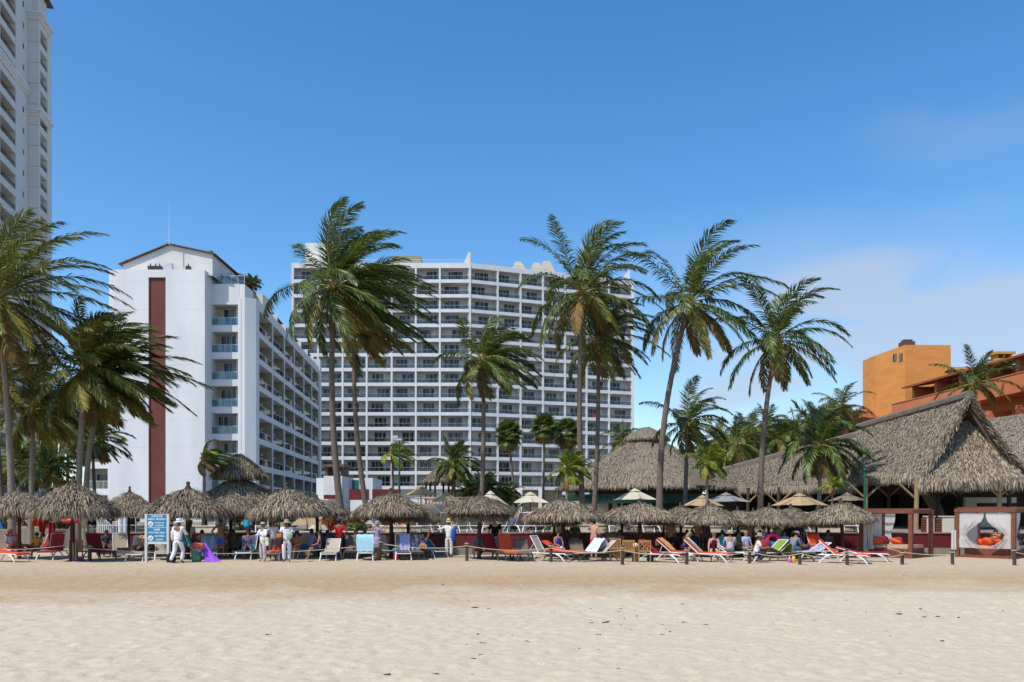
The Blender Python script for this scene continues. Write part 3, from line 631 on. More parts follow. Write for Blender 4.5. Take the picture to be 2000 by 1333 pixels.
# far low terracotta roof and wall to the left of the tower
L2 = thing('terracotta_house', 'low terracotta house roof showing left of the orange stair tower', 'building', (0, 0, 0))
a0, a1 = W(1655, 812, 100), W(1712, 806, 100)
MB().box(a0.x, a1.x + 4, 100, 108, TZ, a0.z - .3).build('wall', TERRA, L2)
MB().add([(a0.x - 1, 99, a0.z - .4), (a1.x + 4, 99, a0.z - .4), (a1.x + 4, 104, a0.z + 1.2), (a0.x + 1.5, 104, a0.z + 1.2), (a1.x + 4, 109, a0.z - .4), (a0.x - 1, 109, a0.z - .4)], [(0, 1, 2, 3), (3, 2, 4, 5), (0, 3, 5), (1, 4, 2), (5, 4, 1, 0)]).build('roof', TILERED, L2)
# ================= thatch =================
def strands(P0, D, Nn, length, width, rg, lift=.12, sag=.25):
    """one tapered blade per row of P0: starts at P0, runs along D, lifted along Nn, drooping at its tip"""
    n = len(P0); L = length * rg.uniform(.6, 1.35, n)[:, None]; w = width * rg.uniform(.6, 1.4, n)[:, None]
    D = D + rg.normal(0, .17, (n, 3)); D /= np.linalg.norm(D, axis=1)[:, None]
    S = np.cross(D, Nn + rg.normal(0, .35, (n, 3))); S /= np.linalg.norm(S, axis=1)[:, None] + 1e-9
    lf = lift * rg.uniform(.2, 1.3, n)[:, None]
    p1 = P0 + D * L * .55 + Nn * lf * L; p2 = P0 + D * L + Nn * lf * L * .6; p2[:, 2] -= (sag * L * rg.uniform(.3, 1.5, n)[:, None])[:, 0]
    V = np.stack([P0 - S * w * .4, P0 + S * w * .4, p1 + S * w * .5, p1 - S * w * .5, p2], 1).reshape(-1, 3)
    b = np.arange(n) * 5
    return V, np.stack([b, b + 1, b + 2, b + 3], 1), np.stack([b + 3, b + 2, b + 4], 1)
def cone_thatch(R_, z_top, z_rim, n, rg, length=.42, width=.045, fringe=.4, k=.82, sq=None, rtop=.06, fn=None):
    """dome of layered blades, hanging fringe at the rim. origin at the rim centre height 0"""
    hgt = z_top - z_rim
    u = np.sqrt(rg.uniform((rtop / R_) ** 2, 1, n)); th = rg.uniform(0, 2 * math.pi, n)
    rad = 1 + .05 * np.sin(3 * th + 1) + .04 * np.sin(7 * th)
    r = R_ * u * rad
    z = z_rim + hgt * (1 - u ** 1.0 * k - (1 - k) * u ** 3)
    P0 = np.stack([r * np.cos(th), r * np.sin(th), z], 1)
    sl = hgt / R_ * (k + 3 * (1 - k) * u ** 2)
    D = np.stack([np.cos(th), np.sin(th), -sl], 1); D /= np.linalg.norm(D, axis=1)[:, None]
    Nn = np.stack([np.cos(th) * sl, np.sin(th) * sl, np.ones(n)], 1); Nn /= np.linalg.norm(Nn, axis=1)[:, None]
    V, q, t = strands(P0, D, Nn, length, width, rg, .2, .35)
    m = int(n * fringe); th = rg.uniform(0, 2 * math.pi, m); rr = R_ * (1 + .05 * np.sin(3 * th + 1) + .04 * np.sin(7 * th)) * rg.uniform(.86, 1.02, m)
    P1 = np.stack([rr * np.cos(th), rr * np.sin(th), z_rim + rg.uniform(-.05, .14, m)], 1)
    D1 = np.stack([np.cos(th) * .22, np.sin(th) * .22, -np.ones(m)], 1)
    N1 = np.stack([np.cos(th), np.sin(th), np.zeros(m)], 1)
    V1, q1, t1 = strands(P1, D1, N1, length * .85, width, rg, .12, .1)
    o = len(V); return np.concatenate([V, V1]), np.concatenate([q, q1 + o]), np.concatenate([t, t1 + o])
def palapa_proto(seed, tiers=1, n=5200):
    """thatched beach umbrella of radius 1.5 m, rim at 1.85 m, tip at 3.1 m"""
    rg = np.random.default_rng(seed)
    V, q, t = cone_thatch(1.42, 2.93, 1.98, n, rg, length=.36, width=.034, fringe=.5)
    if tiers == 2:
        V2, q2, t2 = cone_thatch(1.12, 1.75, 1.55, n // 3, rg, length=.45, width=.04, fringe=1.3); o = len(V)
        V = np.concatenate([V, V2]); q = np.concatenate([q, q2 + o]); t = np.concatenate([t, t2 + o])
    root = thing('thatched_umbrella', 'x', 'beach umbrella')
    obj('thatch', npmesh('thatch', V, q, t, [THATCH]), root, kind='stuff')
    prof = [(1.36, 1.93), (1.30, 2.03), (.9, 2.42), (.45, 2.72), (.09, 2.93), (.05, 2.9), (.4, 2.62), (.9, 2.3), (1.25, 1.92)]
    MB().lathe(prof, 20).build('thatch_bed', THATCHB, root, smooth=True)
    rr = random.Random(seed)
    MB().tube([(0, 0, -.3), (rr.uniform(-.02, .02), 0, 1.2), (0, 0, 2.9)], [.10, .09, .075], 8).build('pole', WOOD, root)
    MB().lathe([(.13, 2.86), (.10, 2.98), (.055, 3.06), (.08, 3.12), (.05, 3.2)], 8).build('top_knot', THATCHB, root)
    for i in range(8):
        a = i * math.pi / 4 + .2
        MB().tube([(0, 0, 2.75), (1.32 * math.cos(a), 1.32 * math.sin(a), 1.96)], .025, 4).build('rafter', WOOD, root)
    return root
protos = [palapa_proto(1), palapa_proto(2), palapa_proto(3), palapa_proto(4, 2)]
# px of pole, ground distance, half width in px, height of the tip (py), py of the rim, proto, label
PAL = [(38, 36.5, 58, 950, 1010, 0, 'thatched umbrella leftmost in the photo, over the woman in a pink cap'),
 (141, 34.6, 78, 932, 1010, 1, 'wide thatched umbrella above the orange torpedo buoy'),
 (250, 38.2, 50, 952, 1008, 2, 'small pointed thatched umbrella left of the blue and white sign'),
 (366, 36.6, 75, 943, 1011, 0, 'large pointed thatched umbrella behind the blue and white sign'),
 (450, 38.6, 55, 958, 1008, 1, 'thatched umbrella in front of the two tiered thatched hut'),
 (565, 37.2, 72, 945, 1010, 2, 'wide thatched umbrella above the group of people in white'),
 (621, 39.0, 58, 968, 1008, 0, 'low thatched umbrella just left of the man in the red shirt'),
 (764, 37.6, 69, 955, 1010, 1, 'thatched umbrella with a straight dark pole right of the woman in the patterned dress'),
 (797, 39.2, 58, 974, 1020, 2, 'small drooping thatched umbrella tucked behind its right hand neighbour pole'),
 (936, 36.2, 66, 962, 1003, 3, 'double tiered thatched umbrella beside the man in the black shirt'),
 (1101, 38.2, 70, 968, 1018, 0, 'thatched umbrella over the beige lounger with an orange pad'),
 (1250, 38.4, 66, 975, 1020, 1, 'pointed thatched umbrella above the teak chairs'),
 (1215, 40.0, 46, 984, 1020, 2, 'small thatched umbrella showing behind the one above the teak chairs'),
 (1331, 39.4, 46, 983, 1022, 0, 'narrow thatched umbrella over the woman in the navy swimsuit'),
 (1383, 38.2, 62, 979, 1023, 2, 'broad thatched umbrella over the striped towel lounger'),
 (1441, 39.6, 42, 991, 1026, 1, 'low thatched umbrella over the man in the wide hat'),
 (1501, 38.4, 55, 984, 1026, 0, 'thatched umbrella with its pole beside the pink swim ring'),
 (1546, 39.6, 50, 985, 1025, 2, 'thatched umbrella right of the pink swim ring, with a thin dark pole'),
 (1082, 39.6, 50, 990, 1024, 2, 'thatched umbrella mostly hidden behind the one over the beige lounger'),
 (1296, 39.8, 36, 995, 1026, 1, 'small thatched umbrella squeezed left of the narrow one'),
 (1472, 39.8, 38, 993, 1027, 0, 'small thatched umbrella between the straw hat man and the swim ring'),
 (1594, 39.7, 40, 992, 1028, 1, 'thatched umbrella in the back row left of the ragged lone one'),
 (515, 39.6, 44, 975, 1012, 2, 'thatched umbrella in the back row behind the beige capped woman'),
 (1646, 38.0, 60, 974, 1022, 1, 'ragged thatched umbrella standing alone left of the white curtained cabana')]
first = {}
for px, Y, hw, pt, pr, k, lb in PAL:
    s = hw * Y / F / 1.52; zt, zr_m = H - (pt - HY) * Y / F, H - (pr - HY) * Y / F
    # scale heights so the tip lands right; the pole is sunk in the sand
    sz = (zt - zr_m) / (3.15 - 1.70); dz = zt - 3.15 * sz
    src = protos[k]
    loc = (gx(px, Y), Y, dz); rq = random.Random(px + 5); tl_ = (rq.uniform(-.035, .035), rq.uniform(-.04, .04), rq.uniform(0, 6)); s *= rq.uniform(.97, 1.04)
    if k not in first: first[k] = src; o = src; o.location = loc; o.rotation_euler = (0, 0, random.Random(px).uniform(0, 6)); o.scale = (s, s, sz); o['label'] = lb
    else: o = copy_tree(src, loc, random.Random(px).uniform(0, 6), (s, s, sz), lb)
    o.rotation_euler = tl_; o['group'] = 'thatched beach umbrellas in the front rows'
    for ch in o.children:                                      # keep every pole rooted in the sand
        if ch.name.startswith('pole'):
            need = (-.3 - dz) / sz
            ch.scale = (1, 1, (2.9 - need) / 3.2); ch.location.z = 2.9 - 2.9 * (2.9 - need) / 3.2

# two-tiered thatched hut behind the front umbrellas
def hut(label, px, Y, tiers, posts, name='thatched_hut', R0=None, zf=TZ, n=5000, fringe=.3, ln=.5, rooftop=THATCHR, postr=.12):
    x = gx(px, Y); root = thing(name, label, 'hut', (x, Y, zf)); rg = np.random.default_rng(int(px))
    for (hw, pyt, pyr) in tiers:
        Rr = hw * Y / F; zt, zr_m = H - (pyt - HY) * Y / F - zf, H - (pyr - HY) * Y / F - zf
        V, q, t = cone_thatch(Rr * .96, zt, zr_m + .15, int(n * 2.0 * (Rr / 3) ** 1.2), rg, length=ln * .7, width=ln * .085, fringe=fringe, k=.88)
        obj('thatch', npmesh('thatch', V, q, t, [rooftop]), root, kind='stuff')
        hh = zt - zr_m - .15
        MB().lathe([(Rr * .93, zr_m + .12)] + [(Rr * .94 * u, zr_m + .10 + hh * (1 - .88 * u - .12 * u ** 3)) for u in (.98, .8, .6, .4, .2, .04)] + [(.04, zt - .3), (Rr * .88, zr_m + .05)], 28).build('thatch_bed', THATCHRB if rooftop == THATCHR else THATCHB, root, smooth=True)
    for i in range(posts):
        a = 2 * math.pi * i / posts + .3; rr = tiers[-1][0] * Y / F * .78
        MB().tube([(rr * math.cos(a), rr * math.sin(a), -.1), (rr * math.cos(a), rr * math.sin(a), H - (tiers[-1][2] - HY) * Y / F - zf + .5)], postr, 7).build('post', WOOD, root)
    return root
hut('two tiered thatched hut with a bell shaped top behind the front umbrellas', 466, 48, [(49, 884, 932), (78, 930, 982)], 6, rooftop=THATCH, n=3800, fringe=.5)
hut('small dark thatched hut behind the medium coconut palm', 858, 92, [(34, 912, 942)], 6, rooftop=THATCH, n=1800)
RH = hut('large round thatched restaurant roof with a small cap, behind the tall leaning palm', 1262, 70, [(42, 834, 860), (178, 846, 957)], 10, name='round_restaurant', n=7500, fringe=.10, ln=.5, postr=.16)
# green fascia under the round roof, inner wall colour darkened for the shade inside
x0, Yh = gx(1262, 70), 70
mb = MB(); Rf = 172 * 70 / F
for i in range(36):
    a0_, a1_ = 2 * math.pi * i / 36, 2 * math.pi * (i + 1) / 36; z0_, z1_ = H - (983 - HY) * 62.5 / F - TZ, H - (968 - HY) * 62.5 / F - TZ + .15
    mb.add([(Rf * .95 * math.cos(a), Rf * .95 * math.sin(a), z) for z in (z0_, z1_) for a in (a0_, a1_)], [(0, 1, 3, 2)])
mb.build('fascia', DGREEN, RH)
MB().lathe([(Rf * .6, 0), (Rf * .6, 3.0)], 24).build('inner_wall', mat('shaded_interior_brown', (.10, .07, .05), .95, (.05, .04, .03), 1.5), RH)
MB().box(-8, -3, -4.2, -3.9, 0, 1.9).build('bar_wall', CREAM, RH)

# long thatched restaurant: quad patches of thatch
def roof_patch(root, a, b, c, d, n, rg, ln=.55, bed=True, name='thatch', fr=.14, mats=None):
    """a,b along the ridge; d,c along the eave under them"""
    n = int(n * 2.1); a, b, c, d = (np.array(v, float) for v in (a, b, c, d)); u = rg.random(n)[:, None]; v = rg.random(n)[:, None]
    top = a * (1 - u) + b * u; bot = d * (1 - u) + c * u; sagv = .35 * np.sin(v * math.pi)
    P0 = top * (1 - v) + bot * v; P0[:, 2] -= sagv[:, 0] * .6
    D = bot - top; D /= np.linalg.norm(D, axis=1)[:, None]
    E = (b - a + c - d); Nn = np.cross(E[None, :].repeat(n, 0), -D); Nn /= np.linalg.norm(Nn, axis=1)[:, None]
    if Nn[:, 2].mean() < 0: Nn = -Nn
    V, q, t = strands(P0, D, Nn, ln * .62, ln * .085, rg, .10, .1)
    m = int(n * fr); u = rg.random(m)[:, None]; P1 = d * (1 - u) + c * u; P1 = P1 + rg.normal(0, .05, (m, 3)); D1 = np.tile((bot - top).mean(0) * .4 / np.linalg.norm((bot - top).mean(0)) + np.array([0, 0, -1.0]), (m, 1))
    V1, q1, t1 = strands(P1, D1, np.tile(Nn.mean(0), (m, 1)), ln * .8, ln * .1, rg, .1, .1)
    o = len(V); obj(name, npmesh(name, np.concatenate([V, V1]), np.concatenate([q, q1 + o]), np.concatenate([t, t1 + o]), [mats or THATCHR]), root, kind='stuff')
    if bed:
        K = 6; mb = MB(); vs = []
        for i in range(K + 1):
            vv = i / K
            for e_ in (0, 1):
                p_ = (a if e_ == 0 else b) * (1 - vv) + (d if e_ == 0 else c) * vv; p_ = p_ - np.array([0, 0, .35 * math.sin(vv * math.pi) * .6 + .03]); vs.append(tuple(p_))
        vs += [(x, y, z - .4) for (x, y, z) in vs]; k2 = 2 * (K + 1)
        fs = [(2 * i, 2 * i + 1, 2 * i + 3, 2 * i + 2) for i in range(K)] + [(k2 + 2 * i, k2 + 2 * i + 2, k2 + 2 * i + 3, k2 + 2 * i + 1) for i in range(K)]
        fs += [(2 * i, 2 * i + 2, k2 + 2 * i + 2, k2 + 2 * i) for i in range(K)] + [(2 * i + 1, k2 + 2 * i + 1, k2 + 2 * i + 3, 2 * i + 3) for i in range(K)]
        fs += [(0, k2, k2 + 1, 1), (2 * K, 2 * K + 1, k2 + 2 * K + 1, k2 + 2 * K)]
        mb.add(vs, fs); mb.build('thatch_bed', THATCHRB, root)
rg = np.random.default_rng(77)
LR = thing('thatched_restaurant', 'long open sided restaurant under a steep thatched gable at the right', 'restaurant', (0, 0, 0))
RG0 = W(1886, 777, 49.0); RG1 = W(1675, 838, 62); EL = W(1802, 928, 47.0); EB = W(1660, 932, 52); ER = W(1994, 916, 47.0)
roof_patch(LR, RG1, RG0, EL, EB, 9000, rg)                            # front slope
EBR = W(2090, 938, 62); roof_patch(LR, RG0, RG1 + Vector((3, 3, 0)), EBR, ER, 3000, rg)   # far slope
# recessed gable of thatch under the overhang: hip plane
G0, G1 = W(1853, 822, 49.6), W(1927, 822, 49.6); HL, HR = W(1797, 936, 46.6), W(2000, 932, 46.6)
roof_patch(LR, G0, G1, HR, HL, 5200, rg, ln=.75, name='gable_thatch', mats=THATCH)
MB().tube([RG0 + Vector((-.0, -.5, .1)), RG1 + Vector((0, 0, .1))], .28, 7).build('ridge_roll', THATCHRB, LR)
# rolled verges along the gable
def verge(a, b, sx, n, seed):
    """thick ragged thatch edge of the gable: packed roll plus short blades pointing down and out"""
    rg2 = np.random.default_rng(seed); a_, b_ = np.array(a), np.array(b); u = rg2.random(n)[:, None]; P0 = a_ * (1 - u) + b_ * u; P0[:, 2] -= .2 * np.sin(u[:, 0] * math.pi); P0 += rg2.normal(0, .09, (n, 3)); P0[:, 1] -= .1
    d = (b_ - a_) / np.linalg.norm(b_ - a_); D_ = np.tile(d * .75 + np.array([sx * .25, -.45, -.35]), (n, 1)); D_ /= np.linalg.norm(D_, axis=1)[:, None]
    V, q, t = strands(P0, D_, np.tile([sx * .4, -.6, .5], (n, 1)), .38, .045, rg2, .15, .1); vr = obj('verge', npmesh('verge', V, q, t, [THATCH]), LR, kind='stuff')
    MB().tube([Vector(a) + Vector((0, .1, -.05)), (Vector(a) + Vector(b)) / 2 + Vector((0, .1, -.3)), Vector(b) + Vector((0, .1, -.1))], [.12, .16, .2], 7).build('verge_roll', THATCHB, LR)
verge(RG0 + Vector((0, -.2, .05)), EL, -1, 1500, 1); verge(RG0 + Vector((0, -.2, .05)), ER, 1, 1500, 2)
MB().tube([RG0 + Vector((.15, .2, -.45)), ER + Vector((-.35, .6, .1))], .09, 6).build('rafter', POLE, LR); MB().tube([RG0 + Vector((-.15, .2, -.45)), EL + Vector((.35, .6, .1))], .09, 6).build('rafter', POLE, LR)
MB().add([RG0 + Vector((0, 3.0, -.7)), EL + Vector((.3, 5.5, .5)), ER + Vector((-.3, 5.5, .5))], [(0, 1, 2)]).build('gable_shade_sheet', BLACKI, LR)  # black sheet stands in for the shade inside the gable
for u in (-.5, 0, .45): MB().tube([G0 + Vector((.5 + u * .3, .1, -.1)), RG0 + Vector((u * .6, .3, -.9))], .05, 5).build('gable_strut', POLE, LR)
# left, lower ridge
RB0, RB1 = W(1690, 846, 64), W(1385, 926, 82); E0, E1 = W(1672, 950, 55), W(1385, 955, 73)
roof_patch(LR, RB1, RB0, E0, E1, 10000, rg); MB().tube([RB0, RB1], .3, 7).build('ridge_roll', THATCHRB, LR)
roof_patch(LR, RB0, RB1, E1 + Vector((4, 14, 0)), E0 + Vector((4, 14, 0)), 600, rg)
# right hand roof behind the gable
RC0, RC1 = W(1915, 820, 66), W(2110, 792, 62); roof_patch(LR, RC0, RC1, W(2110, 912, 55), W(1905, 916, 58), 5200, rg)
roof_patch(LR, RC1, RC0, W(1905, 930, 58) + Vector((2, 18, 0)), W(2110, 925, 55) + Vector((3, 18, 0)), 900, rg)
MB().prism([(RC0.x + .3, RC0.y), (RC0.x + .3, RC0.y - 7), (RC0.x + .7, RC0.y - 7), (RC0.x + .7, RC0.y + 8), (RC0.x + .3, RC0.y + 8)], TZ - .02, [RC0.z - .6, 3.9, 3.9, 4.2, 4.2]).build('side_wall', CREAM, LR)
for k_ in range(4): MB().tube([(gx(1915 + k_ * 55, 57), 57 - k_ * .5, TZ - .1), (gx(1915 + k_ * 55, 57), 57 - k_ * .5, 4.6)], [.14, .12], 8).build('post', LOG, LR)
# posts and braces, back wall
for px, Y, py in ((1690, 50, 950), (1789, 46.9, 950), (1831, 52, 955), (1951, 47, 945), (1970, 51, 945), (1600, 55, 965), (1520, 60, 965), (1460, 66, 965), (1735, 56, 950), (1870, 57, 950)):
    x = gx(px, Y); zt = zz(py, Y) + .5
    MB().tube([(x, Y, TZ - .1), (x + .05, Y, zt)], [.14, .12], 8).build('post', POLE if px in (1789, 1690, 1951) else LOG, LR)
    for s in (-1, 1):
        if px in (1789,) and s > 0: continue
        MB().tube([(x, Y - .02, zt - 1.25), (x + s * 1.1, Y - .05, zt - .25)], .065, 6).build('brace', POLE if px != 1831 else LOG, LR)
MB().prism([(gx(1385, 80), 80), (gx(1690, 66), 66), (gx(1690, 66) + .2, 66.4), (gx(1385, 80) + .2, 80.4)], TZ - .03, 4.6).build('back_wall', mat('shaded_interior_brown', (.1, .07, .05)), LR)  # dark brown carries the shade under the roof
MB().box(gx(1690, 60), gx(2080, 60) + 6, 60, 60.4, TZ - .03, 4.5).build('back_wall', MC['shaded_interior_brown'], LR)
MB().box(gx(1870, 57), gx(1968, 57), 56, 56.3, TZ - .03, zz(972, 56)).build('bar_wall', CREAM, LR)
for px, w in ((1721, 1.2), (1760, 1.4), (1830, 1.4)):
    MB().box(gx(px, 59.5) - w, gx(px, 59.5) + w, 59.3, 59.6, TZ, 3.3).build('doorway', BLACKI, LR)  # black boxes paint the shade inside the doorways
MB().box(gx(1908, 54), gx(1985, 54), 53.6, 54, zz(990, 54), zz(983, 54)).build('counter', WOOD, LR)

# ================= palms =================
def norm(v): return v / (np.linalg.norm(v) + 1e-9)
def frond_mesh(L, d0, wind, grav, rg, ll=.85, nl=48, mats=(LEAF, RIB), lw=.055, hang=.45, gather=.0):
    ds = L / 26; p = np.zeros(3); d = norm(np.array(d0, float)); pts = [p.copy()]; ds_l = [d.copy()]
    h = np.array([d[0], d[1], 0.]); h = norm(h) if np.linalg.norm(h) > .05 else np.array([1., 0, 0]); side0 = np.array([-h[1], h[0], 0])
    for i in range(26):
        s = (i + 1) / 26
        d = norm(d + (np.array([0, 0, -1.]) * grav * (.35 + 1.3 * s) + wind * (.25 + .9 * s)) * (1.0 / 26) * 1.9)
        p = p + d * ds; pts.append(p.copy()); ds_l.append(d.copy())
    pts = np.array(pts); ds_l = np.array(ds_l)
    tt = np.linspace(.13, .995, nl); tt = np.repeat(tt, 2) + rg.normal(0, .006, 2 * nl); sg = np.tile([1., -1.], nl); n = 2 * nl
    tt = np.clip(tt, 0, .999); f = tt * 26; i = f.astype(int); fr = (f - i)[:, None]
    P0 = pts[i] * (1 - fr) + pts[i + 1] * fr; D = ds_l[i]
    S = side0[None, :] - (D @ side0)[:, None] * D; S /= np.linalg.norm(S, axis=1)[:, None] + 1e-9
    up = np.cross(D, S); up *= np.sign(up[:, 2:3] + 1e-6)
    lt = ll * (np.sin(math.pi * (.14 + .80 * tt)) ** .65) * rg.uniform(.8, 1.12, n)
    a = (.95 - .75 * tt)[:, None]
    ld = S * sg[:, None] * (.62 + .3 * a) + D * (.62 + .5 * tt[:, None]) + up * .12 + np.array([0, 0, -hang]) * rg.uniform(.5, 1.5, (n, 1)) + wind * .3 + rg.normal(0, .10, (n, 3))
    ld /= np.linalg.norm(ld, axis=1)[:, None]
    l2 = ld + np.array([0, 0, -.75 * hang - .15]) + wind * .55 + D * gather; l2 /= np.linalg.norm(l2, axis=1)[:, None]
    wv = np.cross(ld, up + rg.normal(0, .4, (n, 3))); wv /= np.linalg.norm(wv, axis=1)[:, None] + 1e-9
    w = lw * rg.uniform(.75, 1.2, (n, 1)); lt = lt[:, None]
    p1 = P0 + ld * lt * .5; p2 = p1 + l2 * lt * .5
    V = np.stack([P0 - wv * w * .35, P0 + wv * w * .35, p1 + wv * w * .5, p1 - wv * w * .5, p2], 1).reshape(-1, 3); b = np.arange(n) * 5
    q = np.stack([b, b + 1, b + 2, b + 3], 1); t = np.stack([b + 3, b + 2, b + 4], 1)
    # rib
    R_i = list(range(0, 27, 3)) ; m = len(R_i); rv = []
    for j, k in enumerate(R_i):
        r_ = .045 * (1 - j / (m - 1)) + .007; s_ = np.cross(ds_l[k], [0, 0, 1.]); s_ = norm(s_); u_2 = np.cross(s_, ds_l[k])
        for c_, e_ in ((-1, -.6), (1, -.6), (0, .8)): rv.append(pts[k] + s_ * r_ * c_ + u_2 * r_ * e_)
    o = len(V); rq = [(o + j * 3 + a_, o + j * 3 + (a_ + 1) % 3, o + (j + 1) * 3 + (a_ + 1) % 3, o + (j + 1) * 3 + a_) for j in range(m - 1) for a_ in range(3)]
    V = np.concatenate([V, np.array(rv)]); q = np.concatenate([q, np.array(rq)])
    return npmesh('frond', V, q, t, mats, np.concatenate([np.zeros(n, int), np.ones(len(rq), int)]), np.zeros(n, int))
def fan_mesh(L, d0, rg, mats):
    """fan palm leaf: stalk and a round blade of pointed segments"""
    d = norm(np.array(d0, float)); st = d * L * .5; h = norm(np.array([-d[1], d[0], 0.]) + 1e-4); u = np.cross(d, h); V = []; q = []; t = []
    for k in range(30):
        a = (-1.9 + 3.8 * k / 29) + rg.normal(0, .03); di = norm(d * math.cos(a) + h * math.sin(a) + np.array([0, 0, -.18 - .12 * abs(a)])); l_ = L * .55 * rg.uniform(.85, 1.1)
        w = np.cross(di, u); w = norm(w + rg.normal(0, .25, 3)) * .03; b = len(V); m_ = st + di * l_ * .6; e = st + di * l_ + np.array([0, 0, -.22 * l_])
        V += [st - w * .3, st + w * .3, m_ + w * 1.5, m_ - w * 1.5, e]; q.append((b, b + 1, b + 2, b + 3)); t.append((b + 3, b + 2, b + 4))
    b = len(V); s_ = h * .02; V += [s_ * 0 - s_, s_, st + s_, st - s_]; q.append((b, b + 1, b + 2, b + 3))
    nq = len(q); return npmesh('frond', np.array(V), np.array(q), np.array(t), mats, np.array([0] * (nq - 1) + [1]), np.zeros(len(t), int))
WIND = np.array([1.0, .15, 0.05])
def palm(label, bpx, cpx, cpy, Y, Rpx, n=24, bow=0.0, wind=.45, grav=.75, seed=1, rt=.17, leaf=LEAF, old=LEAFY, dry=2, nl=46, fan=False, bark=BARK, zb=None, bpy_=None, elev0=82, elev1=-46, fruit=True, name='palm_tree', hang=.42, ll=None, cat='palm tree', up=0, lw=.064):
    rg = np.random.default_rng(seed); zb = TZ if zb is None else zb; rt *= .84; nl = int(nl * 1.3); n = int(n * 1.12)
    c = W(cpx, cpy, Y); bx = gx(bpx, Y); root = thing(name, label, cat, (bx, Y, zb), 0, None); c = c - Vector((bx, Y, zb)); L = Rpx * Y / F
    # trunk
    K = max(10, int(c.z / .28)); pts = []; rad = []
    dep = rg.uniform(-.4, .4)
    for i in range(K + 1):
        s = i / K; x = c.x * s + bow * math.sin(math.pi * s) * c.z * .1 + c.x * .0; y = dep * math.sin(math.pi * s * .8) * .5
        pts.append((x - bow * 0, y, -.15 + (c.z + .15) * s)); rad.append(rt * (1 - .32 * s + .55 * math.exp(-s * 14)) * (1.05 if i % 2 else .97))
    pts[-1] = (c.x, pts[-1][1], c.z); yc = pts[-1][1]; cc = (c.x, yc, c.z)
    MB().tube(pts, rad, 9).build('trunk', bark, root, smooth=True)
    # fibrous crown base
    MB().lathe([(rt * .8, -.55), (rt * 1.25, -.3), (rt * 1.6, 0), (rt * 1.1, .25), (rt * .3, .45)], 9).build('crown_base', FIBRE, root, cc)
    if fruit and not fan:
        mb = MB()
        for k in range(9):
            a = rg.uniform(0, 6.28); r_ = rg.uniform(.2, .42); mb.ball((r_ * math.cos(a), r_ * math.sin(a), rg.uniform(-.5, -.05)), .12, 6, 4, 0, 1, 1, 1.2)
        mb.build('coconut_cluster', FRUIT, root, cc)
    w = WIND * wind
    for k in range(n):
        s = (k + .5) / n; az = k * 2.39996 + rg.uniform(-.25, .25) + seed; el = R(elev0 + (elev1 - elev0) * s ** .95 + rg.uniform(-7, 7))
        d0 = np.array([math.cos(az) * math.cos(el), math.sin(az) * math.cos(el), math.sin(el)]) + w * .4
        lf = leaf if s < .72 else (old if k < n - dry else LEAFB)
        Lk_ = L * rg.uniform(.88, 1.1) * (.72 + .5 * math.sin(math.pi * min(1, s * .9 + .15)))
        if fan: me = fan_mesh(L * 1.1, norm(d0), rg, (lf, RIB))
        else:
            mult = .75 + .45 * rg.random()
            me = frond_mesh(Lk_, d0, w * mult, grav * rg.uniform(.8, 1.25), rg, ll or L * .19, nl, (lf, RIB), lw, hang * (.6 if s < .3 else 1) * rg.uniform(.8, 1.3))
        obj('frond', me, root, cc)
    return root
G_ = 'tall coconut palms'
